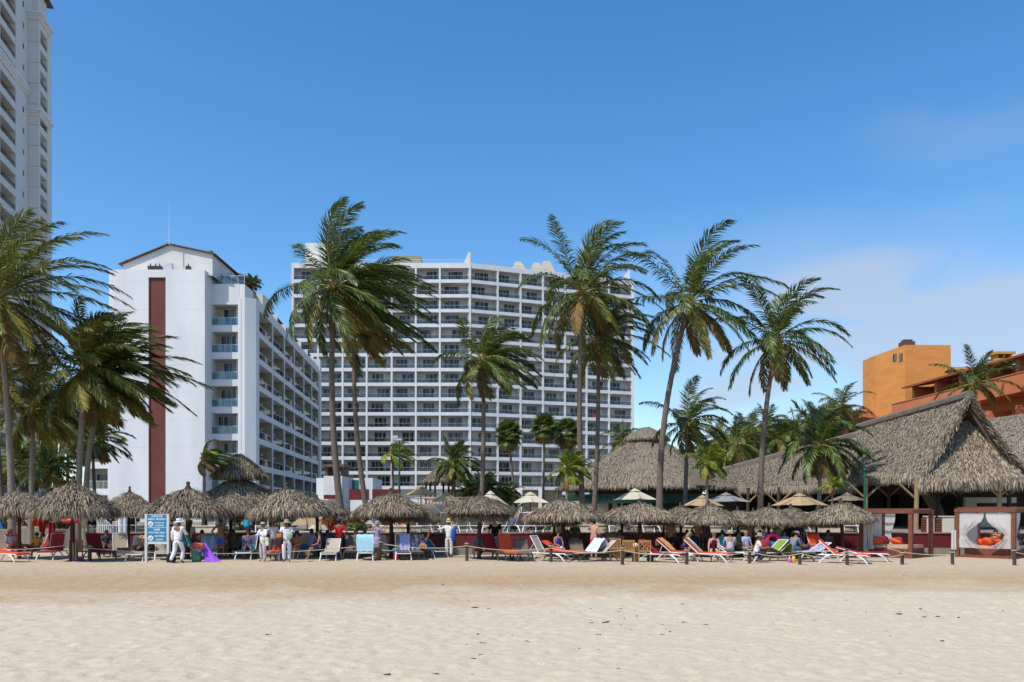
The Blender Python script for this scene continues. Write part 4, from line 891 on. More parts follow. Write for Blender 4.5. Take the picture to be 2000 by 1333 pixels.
PT = [
 dict(label='tall palm with the densest wind swept crown, between the two white hotels', bpx=670, cpx=653, cpy=560, Y=47, Rpx=155, n=46, wind=.75, seed=61, rt=.24, bow=-.25, ll=1.05, nl=52, grav=.55, elev0=84, elev1=-66),
 dict(label='tall palm just right of the dense crowned one, its fronds blown to the right', bpx=722, cpx=694, cpy=602, Y=52, Rpx=150, n=34, wind=1.0, seed=22, rt=.21, bow=-.3, ll=1.05, nl=50, grav=.65, elev1=-60),
 dict(label='mid height palm in front of the tower centre with orange fruit stalks', bpx=938, cpx=943, cpy=705, Y=50, Rpx=108, n=30, wind=.85, seed=23, rt=.19, bow=.1, nl=48, grav=.75, ll=.85),
 dict(label='tall straight palm right of the tower centre with a wide dark crown', bpx=1140, cpx=1137, cpy=572, Y=49, Rpx=148, n=30, elev0=90, wind=.38, seed=24, rt=.21, bow=-.15, nl=52, grav=.75, ll=.95),
 dict(label='palm with a low drooping crown right beside the tall straight one', bpx=1158, cpx=1168, cpy=665, Y=52, Rpx=118, n=26, wind=.5, seed=25, rt=.19, bow=.1, nl=48, grav=.85),
 dict(label='tallest palm leaning right, its trunk curving against open sky', bpx=1288, cpx=1346, cpy=592, Y=49, Rpx=166, n=27, elev0=90, wind=.36, seed=26, rt=.24, bow=-.42, nl=54, grav=.72, ll=.95),
 dict(label='palm leaning slightly right against the sky, right of the tallest leaning one', bpx=1485, cpx=1517, cpy=664, Y=50, Rpx=140, n=25, elev0=88, wind=.34, seed=27, rt=.22, bow=-.25, nl=50, grav=.72, ll=.9),
 dict(label='short palm behind the tallest leaning trunk, over the round thatched roof', bpx=1337, cpx=1344, cpy=828, Y=56, Rpx=88, n=22, wind=.45, seed=28, rt=.2, nl=40, grav=.8, ll=.8),
 dict(label='full round palm in front of the long thatched roof', bpx=1598, cpx=1600, cpy=872, Y=51, Rpx=100, n=28, wind=.35, seed=29, rt=.17, nl=48, grav=.9, bark=BARKP, ll=.8),
 dict(label='palm rising behind the thatched gable beside the orange building', bpx=1906, cpx=1903, cpy=750, Y=74, Rpx=76, n=20, wind=.2, seed=30, rt=.2, nl=40, grav=.65, elev1=-30, ll=.8),
 dict(label='palm on the skyline above the trees left of the orange building', bpx=1640, cpx=1643, cpy=795, Y=92, Rpx=56, n=18, wind=.15, seed=31, rt=.2, nl=32, ll=.9),
 dict(label='golden green palm leftmost in the photo with huge fronds crossing the pale tower', bpx=24, cpx=-4, cpy=582, Y=42.5, Rpx=222, n=38, wind=0.5, seed=32, rt=.22, bow=.2, zb=0, old=LEAFY, leaf=LEAFG, nl=58, grav=.6, ll=1.0, dry=4, bark=BARKP),
 dict(label='leaning palm with pale trunk, left one of the pair before the striped hotel', bpx=150, cpx=166, cpy=725, Y=44, Rpx=140, n=34, wind=0.5, seed=33, leaf=LEAFG, rt=.21, bow=-.05, zb=0, nl=54, grav=.7, ll=1.0, bark=BARKP, elev0=84),
 dict(label='leaning palm with fronds swept across the red stripe, right one of the pair', bpx=168, cpx=206, cpy=735, Y=46, Rpx=155, n=32, wind=0.78, seed=34, leaf=LEAFG, rt=.2, bow=-.35, zb=0, nl=54, grav=.6, ll=1.05, bark=BARKP),
 dict(label='palm with a straight pale trunk between the leftmost palm and the pair', bpx=60, cpx=66, cpy=800, Y=46, Rpx=105, n=24, wind=0.5, seed=35, leaf=LEAFG, rt=.19, zb=0, nl=44, grav=.7, ll=.85, bark=BARKP),
 dict(label='palm left of the pale trunked one with yellowish low fronds', bpx=8, cpx=-10, cpy=740, Y=50, Rpx=130, n=24, wind=0.5, seed=36, rt=.2, nl=44, leaf=LEAFY, ll=.95),
 dict(label='dark trunked palm behind the pair, low crown in their shade', bpx=108, cpx=108, cpy=830, Y=58, Rpx=95, n=22, wind=.6, seed=37, rt=.2, nl=40, ll=.85),
 dict(label='slim dark palm in the gap between the pair and the striped hotel', bpx=130, cpx=134, cpy=850, Y=62, Rpx=85, n=20, wind=.5, seed=38, rt=.17, nl=38, ll=.85),
 dict(label='low palm with fronds reaching over the left hotel balconies', bpx=188, cpx=180, cpy=860, Y=56, Rpx=70, n=20, wind=.5, seed=39, rt=.15, nl=38, ll=.8),
 dict(label='small wind bent palm with a brown loop of dry fronds before the blank white wall', bpx=397, cpx=398, cpy=895, Y=46, Rpx=46, n=14, wind=1.4, seed=40, rt=.13, leaf=LEAFL, old=LEAFB, nl=30, fruit=False, ll=.5, bark=BARKP, grav=.7, dry=5),
 dict(label='small yellow green palm beside the green lamp post', bpx=767, cpx=766, cpy=888, Y=62, Rpx=42, n=13, wind=1.1, seed=41, rt=.14, leaf=LEAFL, old=LEAFL, nl=28, fruit=False, ll=.6),
 dict(label='medium palm with a round green crown in front of the small dark hut', bpx=888, cpx=886, cpy=908, Y=62, Rpx=50, n=26, wind=.3, seed=42, rt=.17, nl=36, ll=.65),
 dict(label='fan palm left one of the three before the tower base, on a slanting trunk', bpx=1010, cpx=993, cpy=848, Y=70, Rpx=30, n=40, wind=.1, seed=43, rt=.15, fan=True, elev1=-80, dry=6),
 dict(label='fan palm middle one of the three before the tower base, on a straight thin trunk', bpx=1060, cpx=1063, cpy=835, Y=72, Rpx=30, n=40, wind=.1, seed=44, rt=.15, fan=True, elev1=-80, dry=6),
 dict(label='brownish fan palm right one of the three, its trunk slanting left', bpx=1080, cpx=1107, cpy=845, Y=74, Rpx=31, n=40, wind=.1, seed=45, rt=.13, fan=True, elev1=-85, old=LEAFB, dry=14),
 dict(label='small bright yellow green palm before the round thatched roof', bpx=1104, cpx=1110, cpy=917, Y=48, Rpx=46, n=20, wind=.55, seed=46, rt=.13, leaf=LEAFL, old=LEAFL, nl=34, fruit=False, ll=.5, bark=BARKP, dry=3),
 dict(label='dark palm tucked behind the left shoulder of the round thatched roof', bpx=1216, cpx=1217, cpy=862, Y=88, Rpx=46, n=20, wind=.2, seed=47, rt=.17, nl=34, ll=.8),
 dict(label='small bright palm at the joint of the round and long thatched roofs', bpx=1380, cpx=1381, cpy=905, Y=47, Rpx=42, n=16, wind=.4, seed=48, rt=.11, leaf=LEAFL, old=LEAFY, nl=32, fruit=False, ll=.5, bark=BARKP),
 dict(label='tiny bright palm sprouting in front of the restaurant posts', bpx=1624, cpx=1625, cpy=952, Y=43, Rpx=26, n=10, wind=.3, seed=49, rt=.07, leaf=LEAFL, old=LEAFL, nl=22, fruit=False, ll=.35, elev1=0, bark=BARKP),
 dict(label='potted palm on the roof terrace of the striped hotel', bpx=493, cpx=493, cpy=556, Y=91, Rpx=19, n=20, wind=.05, seed=50, rt=.09, nl=18, fruit=False, ll=.4, zb=25.4, elev1=-25, lw=.09),
 dict(label='bushy palm in the garden left of the long thatched ridge, among the trees', bpx=1440, cpx=1440, cpy=868, Y=88, Rpx=62, n=24, wind=.25, seed=51, rt=.2, nl=34, ll=.9, leaf=LEAF),
 dict(label='yellowish palm low on the skyline right of the leaning trunk', bpx=1408, cpx=1405, cpy=862, Y=94, Rpx=48, n=20, wind=.25, seed=52, rt=.2, nl=30, ll=.9, leaf=LEAFY),
 dict(label='palm above the middle of the long thatched ridge', bpx=1552, cpx=1553, cpy=838, Y=96, Rpx=48, n=20, wind=.15, seed=53, rt=.2, nl=30, ll=.9),
 dict(label='palm crown between the ridge middle palm and the skyline palm', bpx=1590, cpx=1590, cpy=828, Y=90, Rpx=52, n=22, wind=.15, seed=54, rt=.2, nl=32, ll=.9, leaf=LEAF),
 dict(label='dark narrow palm crown right of the slightly leaning trunk on the skyline', bpx=1498, cpx=1499, cpy=830, Y=100, Rpx=44, n=22, wind=.15, seed=55, rt=.2, nl=30, ll=.9),
 dict(label='full palm crown filling the skyline between the two low yellowish ones', bpx=1468, cpx=1466, cpy=850, Y=92, Rpx=55, n=24, wind=.25, seed=71, rt=.2, nl=32, ll=.95, leaf=LEAFG),
 dict(label='palm crown just above the ridge left of the full round palm', bpx=1528, cpx=1526, cpy=858, Y=90, Rpx=50, n=24, wind=.25, seed=72, rt=.2, nl=32, ll=.95),
 dict(label='yellow tinged palm crown behind the shoulder of the full round palm', bpx=1622, cpx=1618, cpy=828, Y=94, Rpx=50, n=22, wind=.25, seed=73, rt=.2, nl=32, ll=.95, leaf=LEAFG),
 dict(label='palm crown low behind the dusty far roof right of the skyline palm', bpx=1665, cpx=1668, cpy=822, Y=96, Rpx=38, n=18, wind=.2, seed=74, rt=.2, nl=28, ll=.85),
 dict(label='low garden palm with arching fronds left of the fan palms', bpx=950, cpx=950, cpy=962, Y=60, Rpx=42, n=20, wind=.2, seed=56, rt=.12, nl=30, ll=.6, fruit=False, elev1=-10),
 dict(label='low garden palm with arching fronds under the slanting fan palm', bpx=985, cpx=984, cpy=972, Y=62, Rpx=40, n=20, wind=.2, seed=57, rt=.12, nl=30, ll=.6, fruit=False, elev1=-10),
 dict(label='sprawling low palm behind the beige parasols left of the tower centre palm', bpx=915, cpx=917, cpy=965, Y=64, Rpx=38, n=18, wind=.2, seed=58, rt=.12, nl=28, ll=.6, fruit=False, elev1=-10),
 dict(label='garden palm low behind the stripe hotel umbrellas at far left', bpx=92, cpx=92, cpy=925, Y=54, Rpx=62, n=22, wind=.2, seed=59, rt=.15, nl=34, ll=.7, fruit=False, elev1=-15),
 dict(label='garden palm low beside the leftmost trunks', bpx=45, cpx=42, cpy=905, Y=60, Rpx=66, n=22, wind=.25, seed=60, rt=.15, nl=34, ll=.75, fruit=False, elev1=-20),
]
for d_ in PT: palm(**d_)

# ================= shrubs and broadleaf trees =================
def leaf_cloud(n, rx, ry, rz, rg, size, lobes=7):
    cs = rg.normal(0, .42, (lobes, 3)) * [rx, ry, rz]; rs = rg.uniform(.35, .62, lobes)
    k = rg.integers(0, lobes, n); d = rg.normal(0, 1, (n, 3)); d /= np.linalg.norm(d, axis=1)[:, None]
    P_ = cs[k] + d * (rs[k] * rg.uniform(.72, 1.05, n))[:, None] * [rx, ry, rz]
    a = rg.normal(0, 1, (n, 3)); a /= np.linalg.norm(a, axis=1)[:, None]; b = np.cross(a, d); b /= np.linalg.norm(b, axis=1)[:, None] + 1e-9
    s = size * rg.uniform(.6, 1.4, (n, 1))
    V = np.stack([P_ - a * s, P_ + b * s * .45, P_ + a * s, P_ - b * s * .45], 1).reshape(-1, 3); q = np.arange(n)[:, None] * 4 + np.arange(4)[None, :]
    return V, q
def shrub(label, px, py0, py1, hw, Y, seed, m=SHRUB, name='shrub', cat='shrub', zb=None, dens=1.0, size=.13):
    rg = np.random.default_rng(seed); zb = TZ if zb is None else zb; x = gx(px, Y); zt = zz(py0, Y); zl = max(zz(py1, Y), zb + .1); rx = hw * Y / F; rz = (zt - zl) / 2
    root = thing(name, label, cat, (x, Y, zb)); n = int(1500 * dens * max(.3, (rx * rz) / 3))
    V, q = leaf_cloud(n, rx, rx * .8, rz, rg, size, 9 if rx > 2 else 6); V[:, 2] += (zl + zt) / 2 - zb
    obj('crown' if name.endswith('tree') else 'foliage', npmesh('foliage', V, q, None, [m]), root, kind='stuff')
    mb = MB(); 
    for k in range(4):
        a = rg.uniform(0, 6.28); mb.tube([(0, 0, -.05), (rx * .25 * math.cos(a), rx * .25 * math.sin(a), (zl + rz - zb) * .55), (rx * .5 * math.cos(a), rx * .4 * math.sin(a), (zl + rz * 1.1 - zb))], [.09 + .02 * rx, .06, .03], 5)
    mb.build('trunk' if name.endswith('tree') else 'stem', STEM, root)
FLW = mat('flowering_leaf', (.06, .10, .02), .6, (.42, .06, .03), 1.5, island=True, trans=.2)
shrub('dark broadleaf tree filling the gap behind the short palm and the long roof', 1420, 845, 940, 50, 104, 1, dens=1.6, size=.26, name='garden_tree', cat='tree')
shrub('dense green tree behind the middle of the long thatched ridge', 1478, 838, 935, 52, 108, 2, dens=1.6, size=.26, name='garden_tree', cat='tree')
shrub('rounded green tree left of the full round palm on the skyline', 1545, 836, 930, 52, 106, 3, dens=1.6, size=.26, name='garden_tree', cat='tree')
shrub('dark tree just behind the full round palm beside the thatched roof', 1612, 828, 910, 55, 105, 4, dens=1.6, size=.26, name='garden_tree', cat='tree')
shrub('low dark hedge behind the leftmost palm trunks', 20, 905, 965, 45, 66, 5, dens=1.3)
shrub('large leafy bush between the pale trunks at far left', 88, 898, 962, 42, 64, 6, dens=1.3)
shrub('bush under the dark trunked palm before the left hotel balconies', 135, 925, 975, 26, 60, 7)
shrub('tropical bush glimpsed under the leftmost thatched umbrellas', 60, 985, 1040, 40, 50, 8, dens=1.2)
shrub('tropical bush behind the orange torpedo buoy', 128, 995, 1045, 34, 50, 9, dens=1.2)
shrub('dark bush behind the white columns left of the sign', 262, 985, 1040, 22, 48, 10)
shrub('red flowering bush left of the man in the red shirt', 645, 1000, 1038, 17, 44, 11, m=FLW)
shrub('flowering bush right of the man in the red shirt', 695, 998, 1040, 22, 44.5, 12, m=FLW)
shrub('clipped green mound beside the flowering bush', 690, 1022, 1046, 20, 43, 13, m=mat('lawn_leaf', (.05, .10, .02), .7, (.16, .20, .05), 2, island=True))
shrub('dark garden bush behind the low arching palms', 1000, 960, 1000, 30, 66, 14)
shrub('dark garden bush left of the stone clad tower base', 930, 968, 1000, 26, 68, 15)
shrub('small bush beside the yellow fan shaped plant', 320, 985, 1030, 30, 50, 16)
shrub('hedge in shadow behind the front umbrellas left of the two tiered hut', 215, 985, 1035, 18, 56, 17)

for px, p0, p1, hw, Y, sd, lb in ((545, 1002, 1036, 34, 47, 30, 'low dark hedge behind the group in white'), (850, 1004, 1036, 28, 46, 31, 'low dark hedge left of the double tiered umbrella'), (1040, 1000, 1036, 34, 47, 32, 'garden shrubs behind the yellow inflatable'), (1225, 1004, 1038, 40, 46.5, 33, 'dark hedge behind the terrace loungers above the teak chairs'), (1310, 1008, 1038, 30, 46, 34, 'hedge behind the narrow umbrella'), (1430, 1004, 1038, 38, 46.5, 35, 'hedge behind the low umbrella over the straw hat man'), (1545, 1006, 1038, 36, 46, 36, 'hedge behind the man in the cream hat'), (1690, 1008, 1036, 22, 46, 37, 'small hedge at the green post foot'), (470, 1000, 1036, 30, 46.5, 38, 'hedge behind the turquoise shirt on the terrace')):
    shrub(lb, px, p0, p1, hw, Y, sd, dens=1.6, size=.09)
# ================= low red wall along the terrace =================
wl_ = thing('terrace_wall', 'long low maroon wall with a bare concrete foot behind the sun loungers', 'wall', (0, 40, 0))
xw0, xw1 = gx(188, 40), gx(2150, 40)
MB().box(xw0, xw1, 0, .31, .34, 1.04).build('wall_face', MAROON, wl_)
MB().box(xw0, xw1, -.03, .31, -.2, .338).build('wall_foot', CONC, wl_)
MB().box(xw0, xw1, -.05, .34, 1.042, 1.09).build('coping', mat('worn_coping', (.42, .33, .27), .85, (.28, .12, .10), 1.2), wl_)
def block(px0, px1, py, Y, label, m=CREAM, d=.4, zb=TZ, name='planter_wall', cat='low wall'):
    o = thing(name, label, cat, (gx((px0 + px1) / 2, Y), Y, zb)); w = (px1 - px0) * Y / F / 2; h = zz(py, Y) - zb
    MB().box(-w, w, 0, d, -.02, h).build('wall_face', m, o); MB().box(-w - .04, w + .04, -.04, d + .04, h + .002, h + .05).build('coping', m, o); return o
block(1077, 1188, 1027, 41, 'cream planter wall on the terrace behind the dark haired woman')
block(745, 822, 1030, 41, 'cream planter wall on the terrace right of the patterned dress woman')
block(1340, 1408, 1030, 41, 'cream planter wall behind the shirtless man and the man in purple')
block(1602, 1646, 1029, 41, 'cream planter wall behind the ragged lone umbrella')
block(375, 425, 1029, 41, 'beige planter wall behind the man in blue shorts')
block(585, 735, 1040, 41, 'low white kerb in front of the flowering bushes', m=WHITE, d=.3)
for i, (p0, p1) in enumerate(((1724, 1732), (1812, 1825), (1842, 1864), (1880, 1896))):
    block(p0, p1, 1010, 41.2, ('slim cream pillar seen through the left cabana', 'cream pillar just inside the left cabana right post', 'cream pillar between the two cabanas, left one', 'cream pillar beside the right cabana corner')[i], name='pillar', cat='pillar')
for i, (p0, p1) in enumerate(((1800, 1811), (1826, 1841), (1865, 1879))):
    o = thing('slatted_panel', ('dark slatted panel seen inside the left cabana frame', 'dark slatted panel crossed by the left cabana right post', 'dark slatted panel between the cabanas')[i], 'fence panel', (gx((p0 + p1) / 2, 41.3), 41.3, TZ))
    w = (p1 - p0) * 41.3 / F / 2 - .005
    for k in range(6): obj('slat', cached(('slat', round(w, 2)), lambda: MB().box(-w, w, 0, .03, 0, .08).mesh('slat', CABW)), o, (0, 0, .04 + k * .12))
    MB().box(-w, w, .04, .07, 0, .76).build('backing', WOOD, o)

# garden buildings between the hotels
an = thing('pool_bar', 'low white pool building with a maroon band left of the curved tower', 'building', (0, 0, 0))
MB().box(gx(618, 84), gx(728, 84), 84, 90, TZ - .02, zz(934, 84)).build('wall', WHITE, an)
MB().box(gx(632, 80), gx(668, 80), 80, 83.9, TZ - .02, zz(930, 80)).build('wall', WHITE2, an)
for a, b_ in ((682, 720), (727, 782)): MB().box(gx(a, 79), gx(b_, 79), 79, 79.3, zz(977, 79), zz(956, 79)).build('maroon_band', MAROON, an)
MB().box(gx(632, 79), gx(664, 79), 79, 79.8, zz(975, 79), zz(967, 79)).build('awning', MAROON, an)
MB().box(gx(684, 78), gx(722, 78), 78, 78.8, TZ, zz(977, 78)).build('wall', WHITE, an)
MB().box(gx(688, 84), gx(700, 84), 83.9, 83.99, zz(972, 84), zz(938, 84)).build('green_panel', mat('teal_paint', (.02, .16, .15), .6), an)
MB().box(gx(642, 83.8), gx(664, 83.8), 83.8, 83.89, zz(932, 83.8), zz(910, 83.8)).build('opening', BLACKI, an)  # black slab on the wall, painted shade of the opening
mb = MB(); a0 = W(628, 905, 83); a1 = W(672, 915, 83); mb.box(a0.x, a1.x, 83, 88, zz(912, 83), zz(907, 83)); mb.box(gx(634, 84), gx(641, 84), 84, 87, zz(934, 84), zz(912, 84)); mb.box(gx(665, 84), gx(670, 84), 84, 87, zz(934, 84), zz(912, 84)); mb.build('roof', TILE, an)
tw = thing('garden_terrace_wall', 'grey terrace wall with balusters and orange cloths behind the tan parasols', 'wall', (gx(862, 58), 58, TZ)); w = 52 * 58 / F
MB().box(-w, w, 0, .4, 0, zz(985, 58) - TZ).build('wall_face', mat('grey_terrace', (.36, .33, .29), .9), tw)
MB().box(-w * .62, w * .75, 1.2, 1.3, zz(984, 58) - TZ, zz(972, 58) - TZ).build('orange_banner', mat('salmon_cloth', (.60, .22, .12), .9), tw)
for i in range(15): obj('baluster', cached(('bal', 1), lambda: MB().lathe([(.05, 0), (.09, .12), (.04, .3), (.06, .42)], 6).mesh('baluster', CREAM)), tw, (-w + .2 + i * (2 * w - .4) / 14, .2, zz(985, 58) - TZ))
MB().box(-w, w, .1, .3, zz(985, 58) - TZ + .42, zz(985, 58) - TZ + .5).build('coping', CREAM, tw)
st = thing('terrace_stairs', 'white stair flank with a thin iron railing left of the white columns', 'stairs', (gx(190, 43), 43, 0))
mb = MB(); mb.add([(0, 0, 1.0), (.75, 0, .6), (.75, 0, 1.25), (0, 0, 2.0), (0, .3, 1.0), (.75, .3, .6), (.75, .3, 1.25), (0, .3, 2.0)], [(0, 1, 2, 3), (7, 6, 5, 4), (3, 2, 6, 7), (0, 4, 5, 1), (1, 5, 6, 2), (0, 3, 7, 4)]); mb.build('stair_flank', WHITE, st)
mb = MB()
for i in range(9): mb.box(-.1 + i * .11, -.08 + i * .11, -.1, -.08, .8, 1.9 - i * .07)
mb.tube([(-.12, -.09, 1.92), (.85, -.09, 1.3)], .02, 5); mb.build('railing', DARKM, st)
for k in range(5): MB().box(.02, 1.2, -.5 + k * .1, -.4 + k * .1 + .3, .0, .2 + k * .18).build('step', WHITE2, st)
for px, w, l_ in ((236, .13, 'white column left of the small pointed umbrella pole'), (245, .10, 'white column touching the small pointed umbrella pole')):
    o = thing('column', l_, 'column', (gx(px, 44), 44, 0)); MB().lathe([(w, 0), (w, 2.6)], 10).build('shaft', WHITE, o); MB().box(-w - .04, w + .04, -w - .04, w + .04, 2.602, 2.75).build('capital', WHITE, o); MB().box(-w - .05, w + .05, -w - .05, w + .05, -.1, .95).build('plinth', WHITE, o)
pr = thing('pipe_railing', 'thin white pipe railing between the stairs and the sign', 'railing', (gx(250, 42.5), 42.5, TZ))
for z in (.35, .75): MB().tube([(-1.6, 0, z), (1.4, 0, z)], .02, 5).build('rail', PLAST, pr)
for x in (-1.6, -.6, .4, 1.4): MB().tube([(x, 0, -.02), (x, 0, .77)], .02, 5).build('rail_post', PLAST, pr)
for px, pt, pb, Y, l_ in ((780, 861, 960, 60, 'green lamp post beside the small yellow green palm'), (1689, 922, 1010, 46, 'green post in front of the long thatched eave')):
    o = thing('lamp_post', l_, 'lamp post', (gx(px, Y), Y, TZ)); h = zz(pt, Y) - TZ
    MB().tube([(0, 0, -.02), (0, 0, h)], [.09, .06], 8).build('post', GREENP, o)
    if Y == 60: MB().box(-.45, .2, -.12, .12, h, h + .14).box(-.5, -.1, -.14, .14, h + .14, h + .36).build('lamp_head', ALU, o)
    else: MB().lathe([(.07, h), (.12, h + .1), (.04, h + .2)], 8).build('lamp_head', GREENP, o)
# rolled tall palms need a service box etc: blue and grey parasol stands are below

# ================= cloth parasols on the terrace =================
def parasol(label, px, pyt, pyr, hw, Y, m=TANC, rz=.3, tilt=0, zb=TZ, dx=0, n=4):
    o = thing('parasol', label, 'parasol', (gx(px, Y), Y, zb), 0, 'cloth parasols on the terrace'); r = hw * Y / F * (1.12 if n == 4 else 1.0); zt = zz(pyt, Y) - zb; zr_ = zz(pyr, Y) - zb
    mb = MB(); vs = []; K = n * 4
    for ring, (f, z) in enumerate(((.05, zt), (.35, zt - (zt - zr_) * .30), (.7, zt - (zt - zr_) * .66), (1, zr_))):
        for i in range(K):
            a = 2 * math.pi * i / K; c_ = math.cos(math.pi / n) / math.cos(((a + math.pi / n) % (2 * math.pi / n)) - math.pi / n) if n == 4 else 1
            sagf = 1 - .06 * ring * abs(math.sin(a * n / 2 + math.pi / 2 * 0)) 
            vs.append((r * f * c_ * math.cos(a + rz), r * f * c_ * math.sin(a + rz), z - .02 * ring * abs(math.sin(a * n / 2))))
    fs = [(q * K + i, q * K + (i + 1) % K, (q + 1) * K + (i + 1) % K, (q + 1) * K + i) for q in range(3) for i in range(K)] + [tuple(range(K))]
    mb.add(vs, fs); c = mb.build('canopy', m, o)
    cap = MB(); cap.lathe([(r * .26, zt - (zt - zr_) * .17), (r * .12, zt + .02), (.03, zt + .09)], 8); cap.build('vent_cap', m, o)
    MB().tube([(0, 0, -.02), (0, 0, zt + .12)], .03, 6).build('pole', WOOD, o); MB().lathe([(.3, -.02), (.28, .08), (.05, .1)], 10).build('base', CONC, o)
    mb = MB()
    for i in range(n * 2):
        a = rz + math.pi * i / n; mb.tube([(0, 0, zt - .08), (r * .93 * math.cos(a) * (1 if i % 2 == 0 or n != 4 else .74), r * .93 * math.sin(a) * (1 if i % 2 == 0 or n != 4 else .74), zr_ - .03)], .012, 4)
    mb.build('rib', WOOD, o)
    if tilt: o.rotation_euler = (0, tilt, 0)
    return o
parasol('tan parasol high behind the gap left of the medium palm, shaded on top', 822, 951, 966, 36, 52)
parasol('tan parasol in front of the balustrade wall, right of the shaded tan one', 872, 963, 979, 30, 50, rz=.5)
parasol('beige parasol before the stone clad tower base', 1036, 964, 981, 41, 50, m=CREAMC, rz=.1)
parasol('cream parasol shining before the green fascia of the round roof', 1240, 957, 975, 42, 52, m=CREAMC, rz=.2)
parasol('tan parasol left of the small bright palm at the roof joint', 1372, 970, 987, 37, 50, rz=.5)
parasol('grey topped parasol right of the small bright palm at the roof joint', 1418, 965, 979, 43, 51, m=GREYC, rz=.3)
parasol('broad tan parasol under the middle of the long eave', 1562, 966, 986, 48, 49, rz=.5)
parasol('dusty brown parasol behind the ragged lone umbrella', 1655, 965, 977, 34, 48, m=mat('brown_canvas', (.25, .20, .14), .9, trans=.15), rz=.6)
parasol('tan parasol half hidden behind the double tiered umbrella, its edge sloping right', 990, 990, 1011, 36, 45, rz=.7)
parasol('white edged parasol peeking above the double tiered umbrella', 958, 962, 985, 32, 47, m=CREAMC, rz=.9)
parasol('tan parasol behind the group in white, under the front umbrellas', 600, 1000, 1024, 36, 45, rz=.2)
parasol('low cream parasol left of the flowering bushes', 620, 1012, 1034, 20, 47, m=CREAMC, rz=.6)
parasol('cream parasol behind the red shirted man and the patterned dress woman', 705, 993, 1022, 26, 46, m=CREAMC, rz=.4)
parasol('blue parasol cut by the left edge under the leftmost umbrella', -2, 1012, 1030, 12, 40, m=mat('blue_canvas', (.02, .12, .32), .8, trans=.2), zb=0)

# ================= rope fence =================
POSTS = [(176, 34.6, .66, 0), (742, 35.4, .82, .17), (912, 35.0, .75, 0), (1076, 33.9, .70, 0), (1215.5, 32.6, .68, -.04), (1341.5, 32.3, .62, 0), (1464, 33.0, .60, 0), (1562, 32.3, .56, 0), (1655, 32.0, .56, .05), (1762, 32.4, .52, 0), (1860.5, 32.2, .55, .05), (1981.5, 32.0, .62, 0), (1730, 37.3, .55, 0), (138, 34.9, .8, 0), (2090, 32, .6, 0), (-60, 34.5, .7, 0)]
POSTL = ['rope post right of the slatted teak chair', 'leaning rope post in front of the woman in the patterned dress', 'rope post left of the boy in the dark blue shirt', 'dark rope post in front of the beige lounger with an orange pad', 'dark rope post left of the two teak chairs', 'dark rope post before the woman in the navy swimsuit', 'rope post beside the kneeling man in the olive hat', 'dark rope post left of the open sand, beside the pink toy', 'rope post in front of the bright orange lounger', 'rope post before the left cabana bed', 'rope post before the left cabana right leg', 'rope post before the right cabana corner', 'set back rope post at the left cabana curtain', 'rope post beside the wide umbrella pole at left', 'rope post beyond the right edge', 'rope post beyond the left edge']
proto_post = None; tops = {}
for (px, Y, h, ln), lb in zip(POSTS, POSTL):
    def mk():
        mb = MB(); mb.tube([(0, 0, -.3), (.005, 0, .3), (0, 0, .98), (0, 0, 1.0)], [.085, .08, .078, .06], 8)
        return mb.mesh('rope_post', LOG)
    root = thing('rope_post', lb, 'post', (gx(px, Y), Y, 0), 0, 'posts of the rope fence on the sand'); root.rotation_euler = (0, ln, px * .1)
    o = obj('post', cached(('post', 1), mk), root); o.scale = (.85, .85, h * 1.12); cl = obj('rope_coil', cached(('coil', 1), lambda: MB().lathe([(.088, -.02), (.10, -.01), (.10, .01), (.088, .02)], 8).mesh('rope_coil', ROPE)), root, (0, 0, h * 1.12 - .1))
    tops[px] = Vector((gx(px, Y) + math.sin(ln) * h * 1.12, Y, h - .1))
def rope(a, b_, label, sag=.12):
    A_, B_ = tops[a], tops[b_]; o = thing('rope', label, 'rope', tuple(A_), 0, 'ropes strung between the posts')
    MB().tube([(B_ - A_) * (i / 14) - Vector((0, .1, sag * 4 * (i / 14) * (1 - i / 14))) for i in range(15)], .016, 5).build('rope_strand', ROPE, o)
for a, b_, l_ in ((-60, 138, 'rope running left from the wide umbrella pole'), (138, 176, 'short rope in front of the slatted teak chair'), (176, 742, 'long rope behind the sign to the leaning post'), (742, 912, 'rope from the leaning post to the post by the boy'), (912, 1076, 'rope in front of the man in the black shirt'), (1076, 1215.5, 'rope in front of the lavender towel'), (1215.5, 1341.5, 'rope in front of the teak chairs'), (1341.5, 1464, 'rope in front of the striped towel lounger'), (1464, 1562, 'rope before the group with the swim ring'), (1562, 1655, 'slack rope left of the bright orange lounger'), (1655, 1762, 'slack rope right of the bright orange lounger'), (1730, 1860.5, 'rope sagging across the left cabana'), (1981.5, 2090, 'rope leaving the photo at the right cabana')):
    rope(a, b_, l_, .05 if b_ - a < 60 else (.32 if a == 176 else .14))

